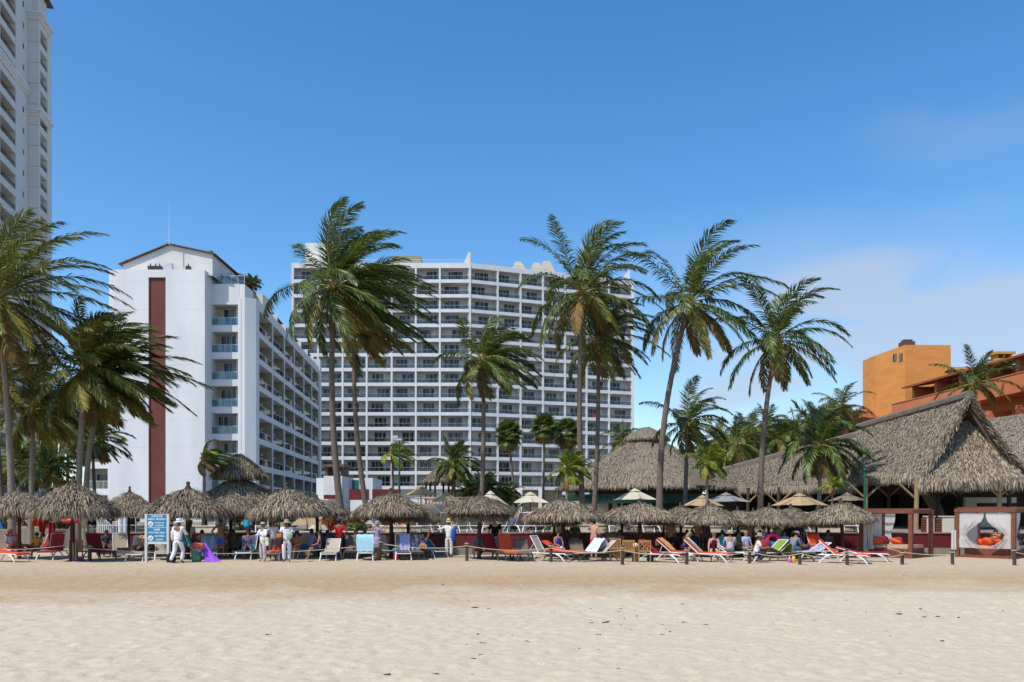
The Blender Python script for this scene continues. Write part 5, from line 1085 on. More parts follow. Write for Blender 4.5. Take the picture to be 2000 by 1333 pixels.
# ================= information sign =================
sg = thing('beach_sign', 'blue and white safe swimming area sign on two white posts', 'sign', (gx(307, 33.6), 33.6, 0))
for s in (-1, 1): MB().box(-.045, .045, -.045, .045, -.3, 2.02).build('post', mat('sign_post', (.62, .62, .60), .6, (.5, .5, .48), 4), sg, (s * .45, 0, 0))
MB().box(-.405, .405, -.02, .02, .78, 2.0).build('board', mat('sign_board', (.66, .68, .72), .5), sg)
MB().box(-.385, .385, -.026, -.021, 1.47, 1.98).build('panel', SIGNB, sg); MB().box(-.385, .385, -.026, -.021, .88, 1.44).build('panel', SIGNB, sg)
def text(s, x, z, size, parent, m=TEXT, align='CENTER'):
    cu = bpy.data.curves.new('lettering', 'FONT'); cu.body = s; cu.size = size; cu.align_x = align; cu.extrude = .001; cu.offset = .0025
    o = bpy.data.objects.new('lettering', cu); col.objects.link(o); bpy.context.view_layer.update()
    me = bpy.data.meshes.new_from_object(o); bpy.data.objects.remove(o); me.materials.clear(); me.materials.append(m)
    t_ = obj('lettering', me, parent, (x, -.029, z)); t_.rotation_euler = (R(90), 0, 0)
    w_ = max(v.co.x for v in me.vertices) - min(v.co.x for v in me.vertices); return t_, w_
text('ZONA DE', 0, 1.88, .105, sg); text('BAÑO SEGURO', 0, 1.765, .103, sg); text('DENTRO DE', .10, 1.62, .075, sg); text('LAS BOYAS', .10, 1.51, .075, sg)
text('SAFE', 0, 1.325, .125, sg); text('SWIMMING AREA', 0, 1.215, .088, sg); text('BETWEEN', .11, 1.075, .088, sg); text('BUOYS', .11, .93, .088, sg)
for z in (1.60, 1.02):
    d = MB().tube([(0, -.027, 0), (0, -.031, 0)], .112, 20).build('symbol', TEXT, sg, (-.255, 0, z))
    mb = MB(); mb.tube([(.03, -.033, .035), (.03, -.036, .035)], .024, 8); mb.tube([(-.07, -.034, -.01), (-.02, -.034, .015), (.02, -.034, -.01)], .012, 4); mb.tube([(-.08, -.034, -.045), (-.03, -.034, -.03), (.02, -.034, -.048), (.07, -.034, -.032)], .009, 4)
    mb.build('swimmer', mat('symbol_grey', (.30, .36, .45), .6), d)

# ================= loungers, chairs =================
def lounger(label, px, Y, rz, frame=PLAST, sling=SLING, pad=None, back=50, zb=0, group='sun loungers on the sand', padback=True):
    o = thing('sun_lounger', label, 'sun lounger', (gx(px, Y), Y, zb), R(rz), group); ca, sa = math.cos(R(back)), math.sin(R(back)); k = (frame.name, sling.name, back)
    def fr():
        mb = MB()
        for s in (-.31, .31): mb.tube([(s, -1.18, .30), (s, -1.10, .345), (s, 0, .35), (s, .72, .34)], .022, 6)
        mb.tube([(-.31, -1.18, .30), (.31, -1.18, .30)], .022, 6); mb.tube([(-.31, .2, .335), (.31, .2, .335)], .018, 5); mb.tube([(-.31, .72, .34), (.31, .72, .34)], .02, 5); return mb.mesh('frame', frame)
    obj('frame', cached(('lf', frame.name), fr), o)
    def leg(s, e):
        mb = MB(); y0 = -.95 if e < 0 else .5; mb.tube([(s * .31, y0 + e * -.12, .33), (s * .33, y0 + e * .1, .14), (s * .34, y0 + e * .2, 0)], [.032, .028, .024], 6); mb.tube([(s * .32, y0 + e * .05, .2), (s * .32, y0 - e * .22, .33)], .02, 5); return mb.mesh('leg', frame)
    for s in (-1, 1):
        for e in (-1, 1): obj('leg', cached(('ll', frame.name, s, e), lambda: leg(s, e)), o)
    obj('seat', cached(('ls', sling.name), lambda: MB().box(-.29, .29, -1.15, .06, .352, .37).mesh('seat', sling)), o)
    def bk():
        mb = MB()
        for s in (-.3, .3): mb.tube([(s, .08, .36), (s, .08 + .82 * ca, .36 + .82 * sa)], .02, 6)
        mb.tube([(-.3, .08 + .82 * ca, .36 + .82 * sa), (.3, .08 + .82 * ca, .36 + .82 * sa)], .022, 6); mb.tube([(-.25, .08 + .5 * ca, .36 + .5 * sa), (-.25, .6, .34)], .014, 4); return mb.mesh('back_frame', frame)
    b_ = obj('backrest', cached(('lb', sling.name, back), lambda: MB().add([(-.28, .1, .365), (.28, .1, .365), (.28, .08 + .8 * ca, .36 + .8 * sa), (-.28, .08 + .8 * ca, .36 + .8 * sa), (-.28, .12, .35), (.28, .12, .35), (.28, .1 + .8 * ca, .345 + .8 * sa), (-.28, .1 + .8 * ca, .345 + .8 * sa)], [(0, 1, 2, 3), (7, 6, 5, 4), (0, 4, 5, 1), (1, 5, 6, 2), (2, 6, 7, 3), (3, 7, 4, 0)]).mesh('backrest', sling)), o)
    obj('back_frame', cached(('lbf', frame.name, back), bk), b_)
    if pad:
        def pd():
            mb = MB(); n = 9
            prof = [(-1.2, .375, .33)] + [(-1.15 + i * .24, .40 + .012 * (i % 2), .372) for i in range(6)] + ([(.08 + .84 * ca * f, .40 + .84 * sa * f, .372 + .84 * sa * f) for f in (.3, .65, 1.0)] if padback else [])
            vs = []; 
            for y, zt, z_ in prof: vs += [(-.31, y, zt - .01), (-.15, y, zt + .012), (.15, y, zt + .012), (.31, y, zt - .01), (.31, y, z_), (-.31, y, z_)]
            m_ = len(prof); fs = [(i * 6 + j, i * 6 + (j + 1) % 6, (i + 1) * 6 + (j + 1) % 6, (i + 1) * 6 + j) for i in range(m_ - 1) for j in range(6)] + [(5, 4, 3, 2, 1, 0), tuple(range((m_ - 1) * 6, m_ * 6))]
            return mb.add(vs, fs).mesh('cushion', pad)
        obj('cushion', cached(('lp', pad.name, back, padback), pd), o)
    return o
LG = [(8, 34.4, 66, PLAST, SLING, ORC, 20, 'orange padded white lounger cut by the left edge'),
 (36, 37.5, 60, PLAST, SLING, REDC, 55, 'red lounger behind the orange one at far left'),
 (88, 38.4, -20, PLAST, SLING, REDC, 62, 'red lounger left of the one with a white foot arch'),
 (108, 36.6, 8, PLAST, SLING, REDC, 68, 'red lounger with a white arched foot end left of the wide umbrella pole'),
 (190, 36.0, 50, LOG, SLINGD, REDC, 62, 'dark red lounger right of the slatted teak chair'),
 (236, 37.2, 30, PLAST, SLING, None, 62, 'beige lounger with an orange towel before the small umbrella pole'),
 (272, 35.6, 14, PLAST, SLING, None, 55, 'beige lounger with the sunbather left of the sign'),
 (318, 36.4, 24, PLAST, SLING, None, 62, 'empty beige lounger right behind the sign'),
 (408, 37.0, 20, PLAST, SLING, None, 60, 'lounger with a blue and white towel behind the purple cloth'),
 (485, 37.0, 6, PLAST, mat('blue_sling', (.05, .16, .30), .85), None, 50, 'blue slung lounger under the seated person in a violet shirt'),
 (540, 36.2, 4, PLAST, SLING, ORC, 55, 'lounger with an orange pad between the two white clad vendors'),
 (592, 38.2, -15, PLAST, SLING, None, 58, 'white lounger with a blue bag behind the man with the hat'),
 (648, 36.0, 4, PLAST, SLING, None, 40, 'white framed lounger in front of the man in the red shirt'),
 (687, 37.3, 10, LOG, SLINGD, None, 55, 'white lounger behind the light blue towel one'),  # dark frame colour stands in for shade
 (714, 35.6, 188, PLAST, SLING, None, 62, 'lounger turned away with a light blue towel over its back'),
 (750, 37.2, 30, LOG, SLING, None, 58, 'beige lounger between the patterned dress woman and the magenta bag'),  # frame darkened in colour for its shaded spot
 (786, 36.4, 10, PLAST, SLINGD, None, 66, 'lounger with a lavender towel over its grey back'),
 (816, 36.6, 4, LOG, SLINGD, None, 66, 'lounger with a printed white towel left of the blue one'),  # shade put into the dark frame colour
 (842, 38.2, 30, PLAST, MC['blue_sling'], None, 30, 'blue lounger before the wall left of the yellow hat man'),
 (962, 36.2, 30, LOG, SLINGD, REDC, 60, 'dark lounger with a faded red cushion by the boy'),
 (990, 35.6, 16, LOG, SLINGD, ORC, 62, 'dark lounger with an orange red cushion in front of the black shirt man'),
 (1020, 35.4, 6, LOG, SLINGD, None, 40, 'bare dark lounger right of the orange red cushion'),
 (1062, 34.9, 60, PLAST, SLING, None, 60, 'white lounger with a raised beige back and orange seat pad'),
 (1096, 36.0, 60, LOG, SLINGD, ORC, 30, 'orange padded lounger behind the dark rope post'),
 (1128, 36.4, 4, LOG, SLINGD, None, 35, 'low dark lounger left of the lavender towel'),
 (1172, 34.7, -72, LOG, SLING, None, 42, 'brown framed lounger under the lavender towel'),
 (1200, 38.4, 20, LOG, SLINGD, None, 66, 'dark lounger with a tall back before the wall'),
 (1284, 34.1, 52, PLAST, GREYC, REDC, 40, 'red seated lounger with a grey back right of the teak chairs'),
 (1318, 35.4, 60, PLAST, SLING, ORC, 40, 'orange lounger with a flowered towel left of the navy swimsuit woman'),
 (1372, 34.4, 58, PLAST, SLING, ORC, 42, 'orange lounger with a green and white towel on its back'),
 (1425, 35.8, 60, PLAST, SLING, None, 30, 'white lounger under the man in the straw sun hat'),
 (1505, 35.2, -68, PLAST, mat('green_sling', (.22, .30, .05), .85), None, 40, 'green striped lounger piled with towels'),
 (1535, 35.0, 70, LOG, SLINGD, None, 20, 'low lounger behind the yellow and pink toys'),  # dark frame colour, shaded spot painted in
 (1588, 36.6, -62, PLAST, mat('striped_sling', (.55, .58, .66), .85, (.06, .09, .28), 12), None, 25, 'white and blue lounger right of the group'),
 (1597, 38.3, 10, PLAST, SLINGD, ORC, 60, 'shaded lounger with an orange towel left of the bright orange one'),
 (1637, 33.5, 60, PLAST, SLING, ORC, 42, 'bright orange lounger alone behind the rope on open sand'),
 (1678, 34.8, 62, PLAST, SLING, REDC, 15, 'flat red lounger right of the bright orange one')]
for px, Y, rz, fr_, slg, pd_, bk_, lb in LG: lounger(lb, px, Y, rz, fr_, slg, pd_, bk_)
def chair(label, px, Y, rz, m=TEAK, cross=True, zb=0, name='wooden_chair'):
    o = thing(name, label, 'chair', (gx(px, Y), Y, zb), R(rz))
    for s in (-.24, .24): MB().box(s - .022, s + .022, -.25, -.205, -.04, .62).build('leg', m, o); MB().box(s - .022, s + .022, .205, .25, -.04, .92).build('leg', m, o); MB().box(s - .03, s + .03, -.27, .23, .621, .65).build('armrest', m, o)
    for i in range(5): MB().box(-.215, .215, -.24 + i * .093, -.165 + i * .093, .40, .42).build('seat_slat', m, o)
    MB().box(-.215, .215, .215, .24, .84, .92).build('top_rail', m, o); MB().box(-.215, .215, .215, .24, .44, .50).build('lower_rail', m, o)
    if cross:
        for a, b_ in (((-.2, .5), (.2, .84)), ((.2, .5), (-.2, .84)), ((-.2, .67), (0, .84)), ((.2, .67), (0, .84)), ((-.2, .67), (0, .5)), ((.2, .67), (0, .5))): MB().tube([(a[0], .228, a[1]), (b_[0], .228, b_[1])], .012, 4).build('lattice_bar', m, o)
    else:
        for i in range(7): MB().box(-.19 + i * .062, -.155 + i * .062, .22, .235, .5, .84).build('back_slat', m, o)
    return o
OLDT = mat('weathered_teak', (.22, .15, .07), .8, (.16, .11, .05), 6)
chair('teak chair with a lattice back, right one of the pair by the grey bin', 1257, 34.2, 182)
chair('teak chair left one of the pair beside the dark post', 1227, 34.4, 176, cross=False)
chair('pale wooden chair in half shade left of the teak pair', 1206, 36.5, 150, cross=False)
chair('weathered slatted teak chair between the wide umbrella pole and the rope post', 156, 34.8, 178, m=OLDT, cross=False)
chair('dark wooden chair before the wall right of the brown framed lounger', 1192, 37.5, 10, m=OLDT, cross=False)
for px, lb in ((144, 'bamboo stake left one tied beside the wide umbrella pole'), (149, 'bamboo stake right one tied beside the wide umbrella pole')):
    o = thing('bamboo_stake', lb, 'stake', (gx(px, 34.5), 34.5, 0)); MB().tube([(0, 0, -.2), (-.03, 0, .8)], [.035, .03], 7).build('cane', POLE, o)
# grey drum between the teak chairs
o = thing('bin', 'small grey bin between the two teak chairs', 'bin', (gx(1241, 34.6), 34.6, 0)); MB().lathe([(.15, -.02), (.17, .55), (.18, .6)], 10).build('drum', mat('grey_plastic', (.13, .15, .17), .6), o); MB().ball((0, 0, .68), .14, 8, 5, sz=.8).build('liner', WCLOTH, o)
# loungers and chairs on the raised terrace, white frames with their backs to the beach
rt_ = random.Random(17); TGRP = 'white loungers lined up on the terrace behind the red wall'
TL_ = [(430, 'above the man in blue shorts'), (512, 'behind the beige capped woman'), (752, 'left of the hot pink guest'), (800, 'behind the grey lounger back'), (824, 'above the raised arm'), (846, 'above the blue lounger'), (866, 'just left of the yellow hat man'), (900, 'just right of the yellow hat man'), (925, 'left of the double tiered umbrella pole'), (958, 'hidden in part by the man in black'), (990, 'right of the man in black'), (1014, 'below the sloping tan parasol'), (1037, 'below the lime inflatable'), (1062, 'beside the cream planter wall end'), (1198, 'right of the man in red shorts'), (1218, 'left behind the small umbrella pole'), (1240, 'behind the pole above the teak chairs'), (1268, 'right of the pole above the teak chairs'), (1290, 'left of the dark skinned man'), (1322, 'right of the dark skinned man'), (1420, 'above the straw sun hat'), (1446, 'above the lavender shirt'), (1520, 'above the cream hat'), (1560, 'right of the person in black'), (1582, 'above the striped lounger'), (1660, 'just right of the lone umbrella pole'), (1680, 'left of the left cabana')]
for i, (px, wh_) in enumerate(TL_):
    sl_ = rt_.choice([SLING, SLING, SLINGD, GREYC]); pd_ = rt_.choice([None, None, None, ORC, REDC])
    lounger('white terrace lounger %s' % wh_ + (' with a red pad' if pd_ else ''), px, 41.7 + (i % 3) * .35, 180 + rt_.uniform(-35, 35), PLAST, sl_, pd_, 52, TZ, TGRP)

# ================= cabanas =================
def cabana(label, px, Y, rz, w=2.25, h=2.16, tied=False):
    o = thing('cabana', label, 'cabana', (gx(px, Y), Y, 0), R(rz)); P_ = .085                     # origin at the near corner; local x to the right-back, y to the left-back
    for i, (x, y) in enumerate(((0, 0), (w, 0), (0, w), (w, w))): MB().box(x - P_, x + P_, y - P_, y + P_, -.15, h).build('post', CABW, o)
    for (x0, x1, y0, y1) in ((-.12, w + .12, -.07, .07), (-.12, w + .12, w - .07, w + .07), (-.07, .07, -.12, w + .12), (w - .07, w + .07, -.12, w + .12)):
        dz = 0 if x1 - x0 > 1 else .004
        MB().box(x0, x1, y0, y1, h - .14 + dz, h + .02 + dz).build('beam', CABW, o)
    for (x0, x1, y0, y1) in ((.09, w - .09, -.05, .05), (-.05, .05, .09, w - .09)): MB().box(x0, x1, y0, y1, .0, .12).build('sill', CABW, o)
    for i in range(1, 8): MB().box(w * i / 8 - .025, w * i / 8 + .025, -.1, w + .1, h + .03, h + .09).build('rafter', CABW, o)
    bed = MB().box(.22, w - .22, .22, w - .22, .06, .42).build('bed_base', CABW, o)
    MB().box(.24, w - .24, .24, w - .24, .422, .56).build('mattress', cloth((.62, .36, .26), 'salmon_mattress'), o)
    return o
def curtain(root, pts, z0, z1, gather=None, n=26, amp=.035, seed=0):
    """hanging cloth along a line on the ground; gather = (z, factor) pulls it in at a tie"""
    rg_ = random.Random(seed); a, b_ = Vector(pts[0]), Vector(pts[1]); d = (b_ - a); nn = Vector((-d.y, d.x, 0)).normalized(); vs = []; rows = 9
    for r_ in range(rows):
        z = z1 + (z0 - z1) * r_ / (rows - 1); f = 1.0
        if gather: f = 1 - (1 - gather[1]) * math.exp(-((z - gather[0]) / .45) ** 2)
        for i in range(n): 
            s = i / (n - 1); s2 = s * f + (gather[2] if gather else 0) * (1 - f); vs.append(tuple(a + d * s2 + nn * amp * math.sin(i * 1.9 + seed) * (.6 + .6 * r_ / rows) + Vector((0, 0, z))))
    fs = [(r_ * n + i, r_ * n + i + 1, (r_ + 1) * n + i + 1, (r_ + 1) * n + i) for r_ in range(rows - 1) for i in range(n - 1)]
    return MB().add(vs, fs).build('curtain', mat('cabana_curtain', (.80, .77, .74), .9, (.72, .69, .66), 4, trans=.4), root, smooth=True)
def cushion(root, c, s=(.3, .1, .2), rz=0, m=ORC, name='cushion', tilt=.4):
    mb = MB(); mb.ball((0, 0, 0), 1, 12, 7); q = MB(); q.f = mb.f; q.m = mb.m
    q.v = [(math.copysign(abs(x) ** .6, x) * s[0], y * s[1], math.copysign(abs(z) ** .6, z) * s[2]) for x, y, z in mb.v]
    o = q.build(name, m, root, c, rz, smooth=True); o.rotation_euler = (-tilt, 0, rz); return o
c1 = cabana('brown timber cabana with a salmon day bed and orange cushions, left one of the two', 1779, 36.8, 42)
curtain(c1, ((.0, 1.95, 0), (.0, 2.2, 0)), .3, 2.0, None, 12, .05, 1); curtain(c1, ((.05, 2.24, 0), (1.12, 2.24, 0)), .45, 2.0, (.9, .82, 0), 34, .04, 2)
curtain(c1, ((1.16, 2.24, 0), (2.2, 2.24, 0)), .45, 2.0, (.7, .8, 1), 32, .04, 3); curtain(c1, ((2.2, 2.1, 0), (2.2, 1.6, 0)), .45, 2.0, (1.0, .6, 0), 18, .05, 4); curtain(c1, ((.02, 1.6, 0), (.02, 1.95, 0)), .35, 2.0, (.8, .6, 1), 16, .05, 9)
cushion(c1, (.5, 1.75, .74), (.30, .12, .2), R(-20)); cushion(c1, (.75, 1.95, .74), (.28, .12, .2), R(10)); cushion(c1, (1.5, 1.85, .74), (.30, .12, .22), R(-15), REDC); cushion(c1, (1.85, 1.4, .72), (.25, .1, .18), R(-60))
c2 = cabana('brown timber cabana with tied white curtains at the right edge', 1980, 36.2, 40, 2.35, 2.22)
curtain(c2, ((.08, .04, 0), (.9, .04, 0)), .4, 2.05, (1.05, .35, 0), 26, .05, 5); curtain(c2, ((.0, 1.15, 0), (.0, .1, 0)), .45, 2.05, (1.0, .25, 1), 36, .045, 6); curtain(c2, ((.0, 2.3, 0), (.0, 1.2, 0)), .45, 2.05, (1.05, .3, 0), 36, .045, 7); curtain(c2, ((.1, 2.32, 0), (2.2, 2.32, 0)), .45, 2.05, None, 60, .04, 8)
curtain(c2, ((-.05, 2.33, 0), (-.25, 2.5, 0)), .35, 1.25, None, 8, .05, 10)
cushion(c2, (.35, 1.2, .74), (.30, .12, .2), R(50)); cushion(c2, (.5, .8, .74), (.3, .12, .2), R(60)); cushion(c2, (.6, 1.6, .72), (.25, .12, .18), R(30))

# ================= small beach gear =================
o = thing('rescue_buoy', 'orange torpedo rescue buoy hung level behind the wide umbrella pole', 'buoy', (gx(137, 37.5), 37.5, zz(1018, 37.5)))
MB().tube([(-.42, 0, 0), (-.36, 0, 0), (-.2, 0, 0), (.2, 0, 0), (.36, 0, 0), (.42, 0, 0)], [.03, .09, .125, .125, .09, .03], 12).build('float', mat('buoy_orange', (.75, .05, .02), .4), o, smooth=True); MB().tube([(-.12, 0, .12), (-.12, 0, .6)], .008, 4).build('cord', ROPE, o)
def hang(label, px, py, Y, w, h, m, name='hanging_cloth', cat='cloth', seed=0, zb=None):
    rg_ = random.Random(seed); x = gx(px, Y); z = zz(py, Y) if zb is None else zb; o = thing(name, label, cat, (x, Y, z)); n, r_ = 9, 7; vs = []
    for j in range(r_):
        for i in range(n): s = i / (n - 1) - .5; vs.append((s * w * (1 - .25 * math.sin(j * .9 + seed) * j / r_), .05 * math.sin(i * 1.6 + seed + j * .3), -h * j / (r_ - 1) * (1 - .15 * abs(s) * (seed % 3))))
    MB().add(vs, [(j * n + i, j * n + i + 1, (j + 1) * n + i + 1, (j + 1) * n + i) for j in range(r_ - 1) for i in range(n - 1)]).build('fabric', m, o, smooth=True); return o
hang('orange shirt hanging under the left umbrellas', 72, 1006, 38, .45, .55, ORC, seed=1); hang('red life vest hanging right of the orange shirt', 83, 1012, 38, .32, .75, cloth((.55, .03, .02)), seed=2)
hang('faded red towel hanging over a stand behind the red loungers', 102, 1020, 38.5, .32, 1.1, cloth((.34, .03, .04)), seed=3); hang('dark jacket hanging from the wide umbrella edge', 181, 1004, 36, .42, .5, cloth((.015, .015, .03)), seed=4)
hang('pale printed cloth hanging left of the dark jacket', 165, 1004, 37.5, .25, .9, cloth((.52, .42, .24)), seed=5)
def drape(label, px, Y, rz, w, m, back=60, L_=.8, name='beach_towel', dz=.03, over=.35, y0=.1, zb=0):
    """towel lying over a lounger backrest and hanging down behind it"""
    o = thing(name, label, 'towel', (gx(px, Y), Y, zb), R(rz)); ca, sa = math.cos(R(back)), math.sin(R(back)); rows = []
    for i in range(7): f = i / 6; rows.append((y0 + L_ * ca * f - sa * dz, .37 + L_ * sa * f + ca * dz + .01))
    yt, zt = rows[-1]
    for i in range(1, 6): rows.append((yt + .05 + .02 * i, zt + .02 - over * i / 5))
    n = 9; vs = [((i / (n - 1) - .5) * w * (1 + .05 * math.sin(j)), y + .012 * math.sin(i * 1.7 + j), z + .012 * math.sin(i * 2.1 + j)) for j, (y, z) in enumerate(rows) for i in range(n)]
    MB().add(vs, [(j * n + i, j * n + i + 1, (j + 1) * n + i + 1, (j + 1) * n + i) for j in range(len(rows) - 1) for i in range(n - 1)]).build('fabric', m, o, smooth=True); return o
drape('light blue towel over the back of the lounger turned away', 714, 35.6, 188, .72, LIGHTB, 62, .84, over=.75)
drape('blue and white striped towel on a lounger behind the purple cloth', 408, 37.0, 20, .5, mat('blue_white_stripe', (.10, .42, .68), .9, (.62, .68, .78), 4, stretch=(3, .1, .1)), 60)
drape('lavender towel over the grey lounger back right of the magenta bag', 790, 36.4, 10, .42, cloth((.42, .42, .72)), 66, .8, y0=.12)
drape('white printed towel over the lounger left of the blue one', 812, 36.6, 4, .6, mat('printed_towel', (.62, .62, .70), .9, (.10, .09, .22), 9), 66, .8, y0=.12)
drape('green towel with a white stripe on the orange lounger', 1372, 34.4, 58, .3, mat('green_white_towel', (.02, .22, .14), .9, (.70, .72, .70), 3.2, stretch=(5, .1, .1)), 42, .84, dz=.09)
drape('flowered orange towel on the lounger left of the navy swimsuit woman', 1318, 35.4, 60, .62, mat('flower_towel', (.72, .10, .03), .9, (.62, .55, .20), 9), 40, .8, dz=.09)
drape('orange towel at the foot of the beige lounger before the small umbrella pole', 240, 37.0, 30, .5, ORC, 8, .6, y0=-.9, over=.2)
drape('orange towel on the raised beige backed lounger seat', 1066, 34.9, 60, .6, ORC, 4, 1.1, y0=-1.1, over=.05)
drape('lavender white towel billowing over the brown framed lounger', 1150, 34.9, -62, .85, mat('pale_lavender', (.60, .62, .82), .9), 50, .75, over=.5)
drape('orange towel on the shaded lounger left of the bright orange one', 1599, 38.2, 10, .35, ORC, 60, .8, dz=.1)
drape('green and ochre towels heaped on the green striped lounger', 1512, 35.1, -60, .6, mat('green_ochre', (.12, .28, .02), .9, (.38, .26, .08), 5), 30, .7, over=.6)
def bag(label, px, Y, m, s=(.18, .12, .2), name='beach_bag', zb=0, strap=True):
    o = thing(name, label, 'bag', (gx(px, Y), Y, zb)); b_ = cushion(o, (0, 0, s[2] * .93), s, 0, m, 'pouch', 0)
    if strap: MB().tube([(-s[0] * .5, 0, s[2] * 1.7), (-s[0] * .3, 0, s[2] * 2.5), (s[0] * .3, 0, s[2] * 2.5), (s[0] * .5, 0, s[2] * 1.7)], .012, 5).build('handle', m, o)
    return o
bag('magenta beach bag with a teal towel between two loungers', 775, 35.9, cloth((.38, .01, .10)), (.16, .13, .2)); bag('teal rolled towel on top of the magenta bag', 773, 35.9, cloth((.05, .36, .40)), (.15, .1, .07), 'rolled_towel', .36, False)
bag('black backpack on the sand by the sign', 334, 33.5, cloth((.012, .012, .02)), (.19, .14, .21), 'backpack'); bag('purple bag under the slatted teak chair', 156, 34.6, cloth((.30, .01, .22)), (.16, .12, .09), strap=False)
bag('navy bag beside the right teak chair', 1270, 34.5, cloth((.02, .03, .12)), (.15, .12, .16)); bag('large green and blue bundle of blankets on the sand', 384, 34.0, mat('green_bundle', (.12, .34, .03), .9, (.03, .06, .30), 5), (.21, .2, .30), 'blanket_bundle', strap=False)
bag('hot pink and orange blanket roll on top of the green bundle', 385, 34.1, mat('pink_roll', (.68, .02, .16), .9, (.70, .20, .06), 4), (.30, .2, .15), 'blanket_roll', .52, False)
bag('dark printed cloth between the pink roll and the green bundle', 383, 33.85, mat('dark_print', (.05, .03, .06), .9, (.40, .36, .30), 14), (.22, .12, .09), 'folded_cloth', .42, False)
def sheet(label, pts, m, name='cloth'):
    o = thing(name, label, 'cloth', tuple(pts[0])); b0 = Vector(pts[0]); n = 8; vs = []
    for j in range(10):
        f = j / 9
        for i in range(n): s = i / (n - 1); top = (Vector(pts[0]) * (1 - s) + Vector(pts[1]) * s); bot = (Vector(pts[3]) * (1 - s) + Vector(pts[2]) * s); q = top * (1 - f) + bot * f - b0; q.z -= .12 * math.sin(f * math.pi); q.y += .05 * math.sin(i * 1.7 + j * .4); vs.append(tuple(q))
    MB().add(vs, [(j * n + i, j * n + i + 1, (j + 1) * n + i + 1, (j + 1) * n + i) for j in range(9) for i in range(n - 1)]).build('fabric', m, o, smooth=True)
sheet('bright violet cloth trailing from the bundle to the sand', [W(392, 1062, 34.2), W(402, 1060, 34.4), (gx(434, 33.9), 33.9, .03), (gx(400, 33.7), 33.7, .03)], cloth((.32, .09, .62)))
bag('small black bag held low by the man with the hat', 549, 33.4, cloth((.02, .025, .03)), (.10, .06, .14), 'shoulder_bag', .78)
bag('pink ball shaped beach toy by the rope post', 1543, 33.9, cloth((.75, .10, .40)), (.09, .09, .09), 'beach_toy', strap=False); bag('yellow bucket beside the pink toy', 1550, 33.9, cloth((.75, .55, .02)), (.07, .07, .13), 'bucket')
bag('blue cool bag on the lounger behind the hatted man', 594, 37.8, cloth((.02, .16, .45)), (.16, .12, .12), 'cool_bag', .37)
o = thing('swim_ring', 'hot pink swim ring propped by the dark umbrella pole', 'swim ring', (gx(1510, 37.5), 37.5, .78))
MB().tube([(.26 * math.cos(a * math.pi / 8), .05, .26 * math.sin(a * math.pi / 8)) for a in range(17)], .10, 8, cap=False).build('tube', mat('pink_vinyl', (.75, .02, .16), .35), o, smooth=True)
bag('blue cloth heap on the lounger below the swim ring', 1520, 37.0, cloth((.01, .17, .34)), (.38, .25, .2), 'towel_heap', .38, False); bag('red towel heap left of the pink swim ring', 1494, 37.0, cloth((.28, .03, .04)), (.25, .2, .26), 'towel_heap', .35, False)
o = thing('yellow_balloon', 'lime yellow inflatable poking above the umbrella over the beige lounger', 'inflatable', (gx(1030, 45), 45, TZ)); MB().ball((0, 0, zz(1004, 45) - TZ), .12, 10, 7, sz=1.3).build('balloon', mat('lime_vinyl', (.55, .70, .02), .4), o); MB().tube([(0, 0, 0), (0, 0, zz(1008, 45) - TZ)], .01, 4).build('stick', POLE, o)
for px, h, w, m, l_ in ((1113, .75, .5, ORC, 'orange folded parasol leaning on the planter wall'), (1136, .72, .55, SLING, 'beige upright lounger back over the planter wall'), (1160, .75, .45, CREAMC, 'pale canvas panel behind the man in red shorts')):
    hang(l_, px, 1014, 42.5, w, .55, m, 'canvas_panel', 'canvas', seed=px)

# driftwood crumbs and weed on the pale sand
rw = random.Random(5); wm = [MB().ball((0, 0, 0), .5, 6, 3, sx=1.6, sy=.8, sz=.35).tube([(-.4, 0, 0), (.5, .2, .1), (1.1, .1, .15)], [.1, .08, .03], 4).mesh('debris', mat('dry_weed', (.045, .035, .022), .95, (.10, .08, .05), 9)), MB().ball((0, 0, 0), .5, 5, 3, sz=.5).ball((.6, .3, 0), .3, 5, 3, sz=.5).mesh('debris', MC['dry_weed'])]
for i in range(150):
    px = rw.gauss(1330, 330); Yw = min(30, max(10.6, rw.gauss(14.5, 2.6)))
    if i % 4 == 0: px = rw.uniform(850, 2000); Yw = rw.uniform(10.5, 28)
    o = obj('weed_scrap', rw.choice(wm), None, (gx(px, Yw), Yw, .0), rw.uniform(0, 6)); s = rw.uniform(.03, .075) * (1.7 if rw.random() < .15 else 1); o.scale = (s * rw.uniform(.8, 1.5), s, s * .8)
    tag(o, 'small dark scrap of dry weed on the pale sand in front', 'seaweed', 'weed scraps scattered on the foreground sand')
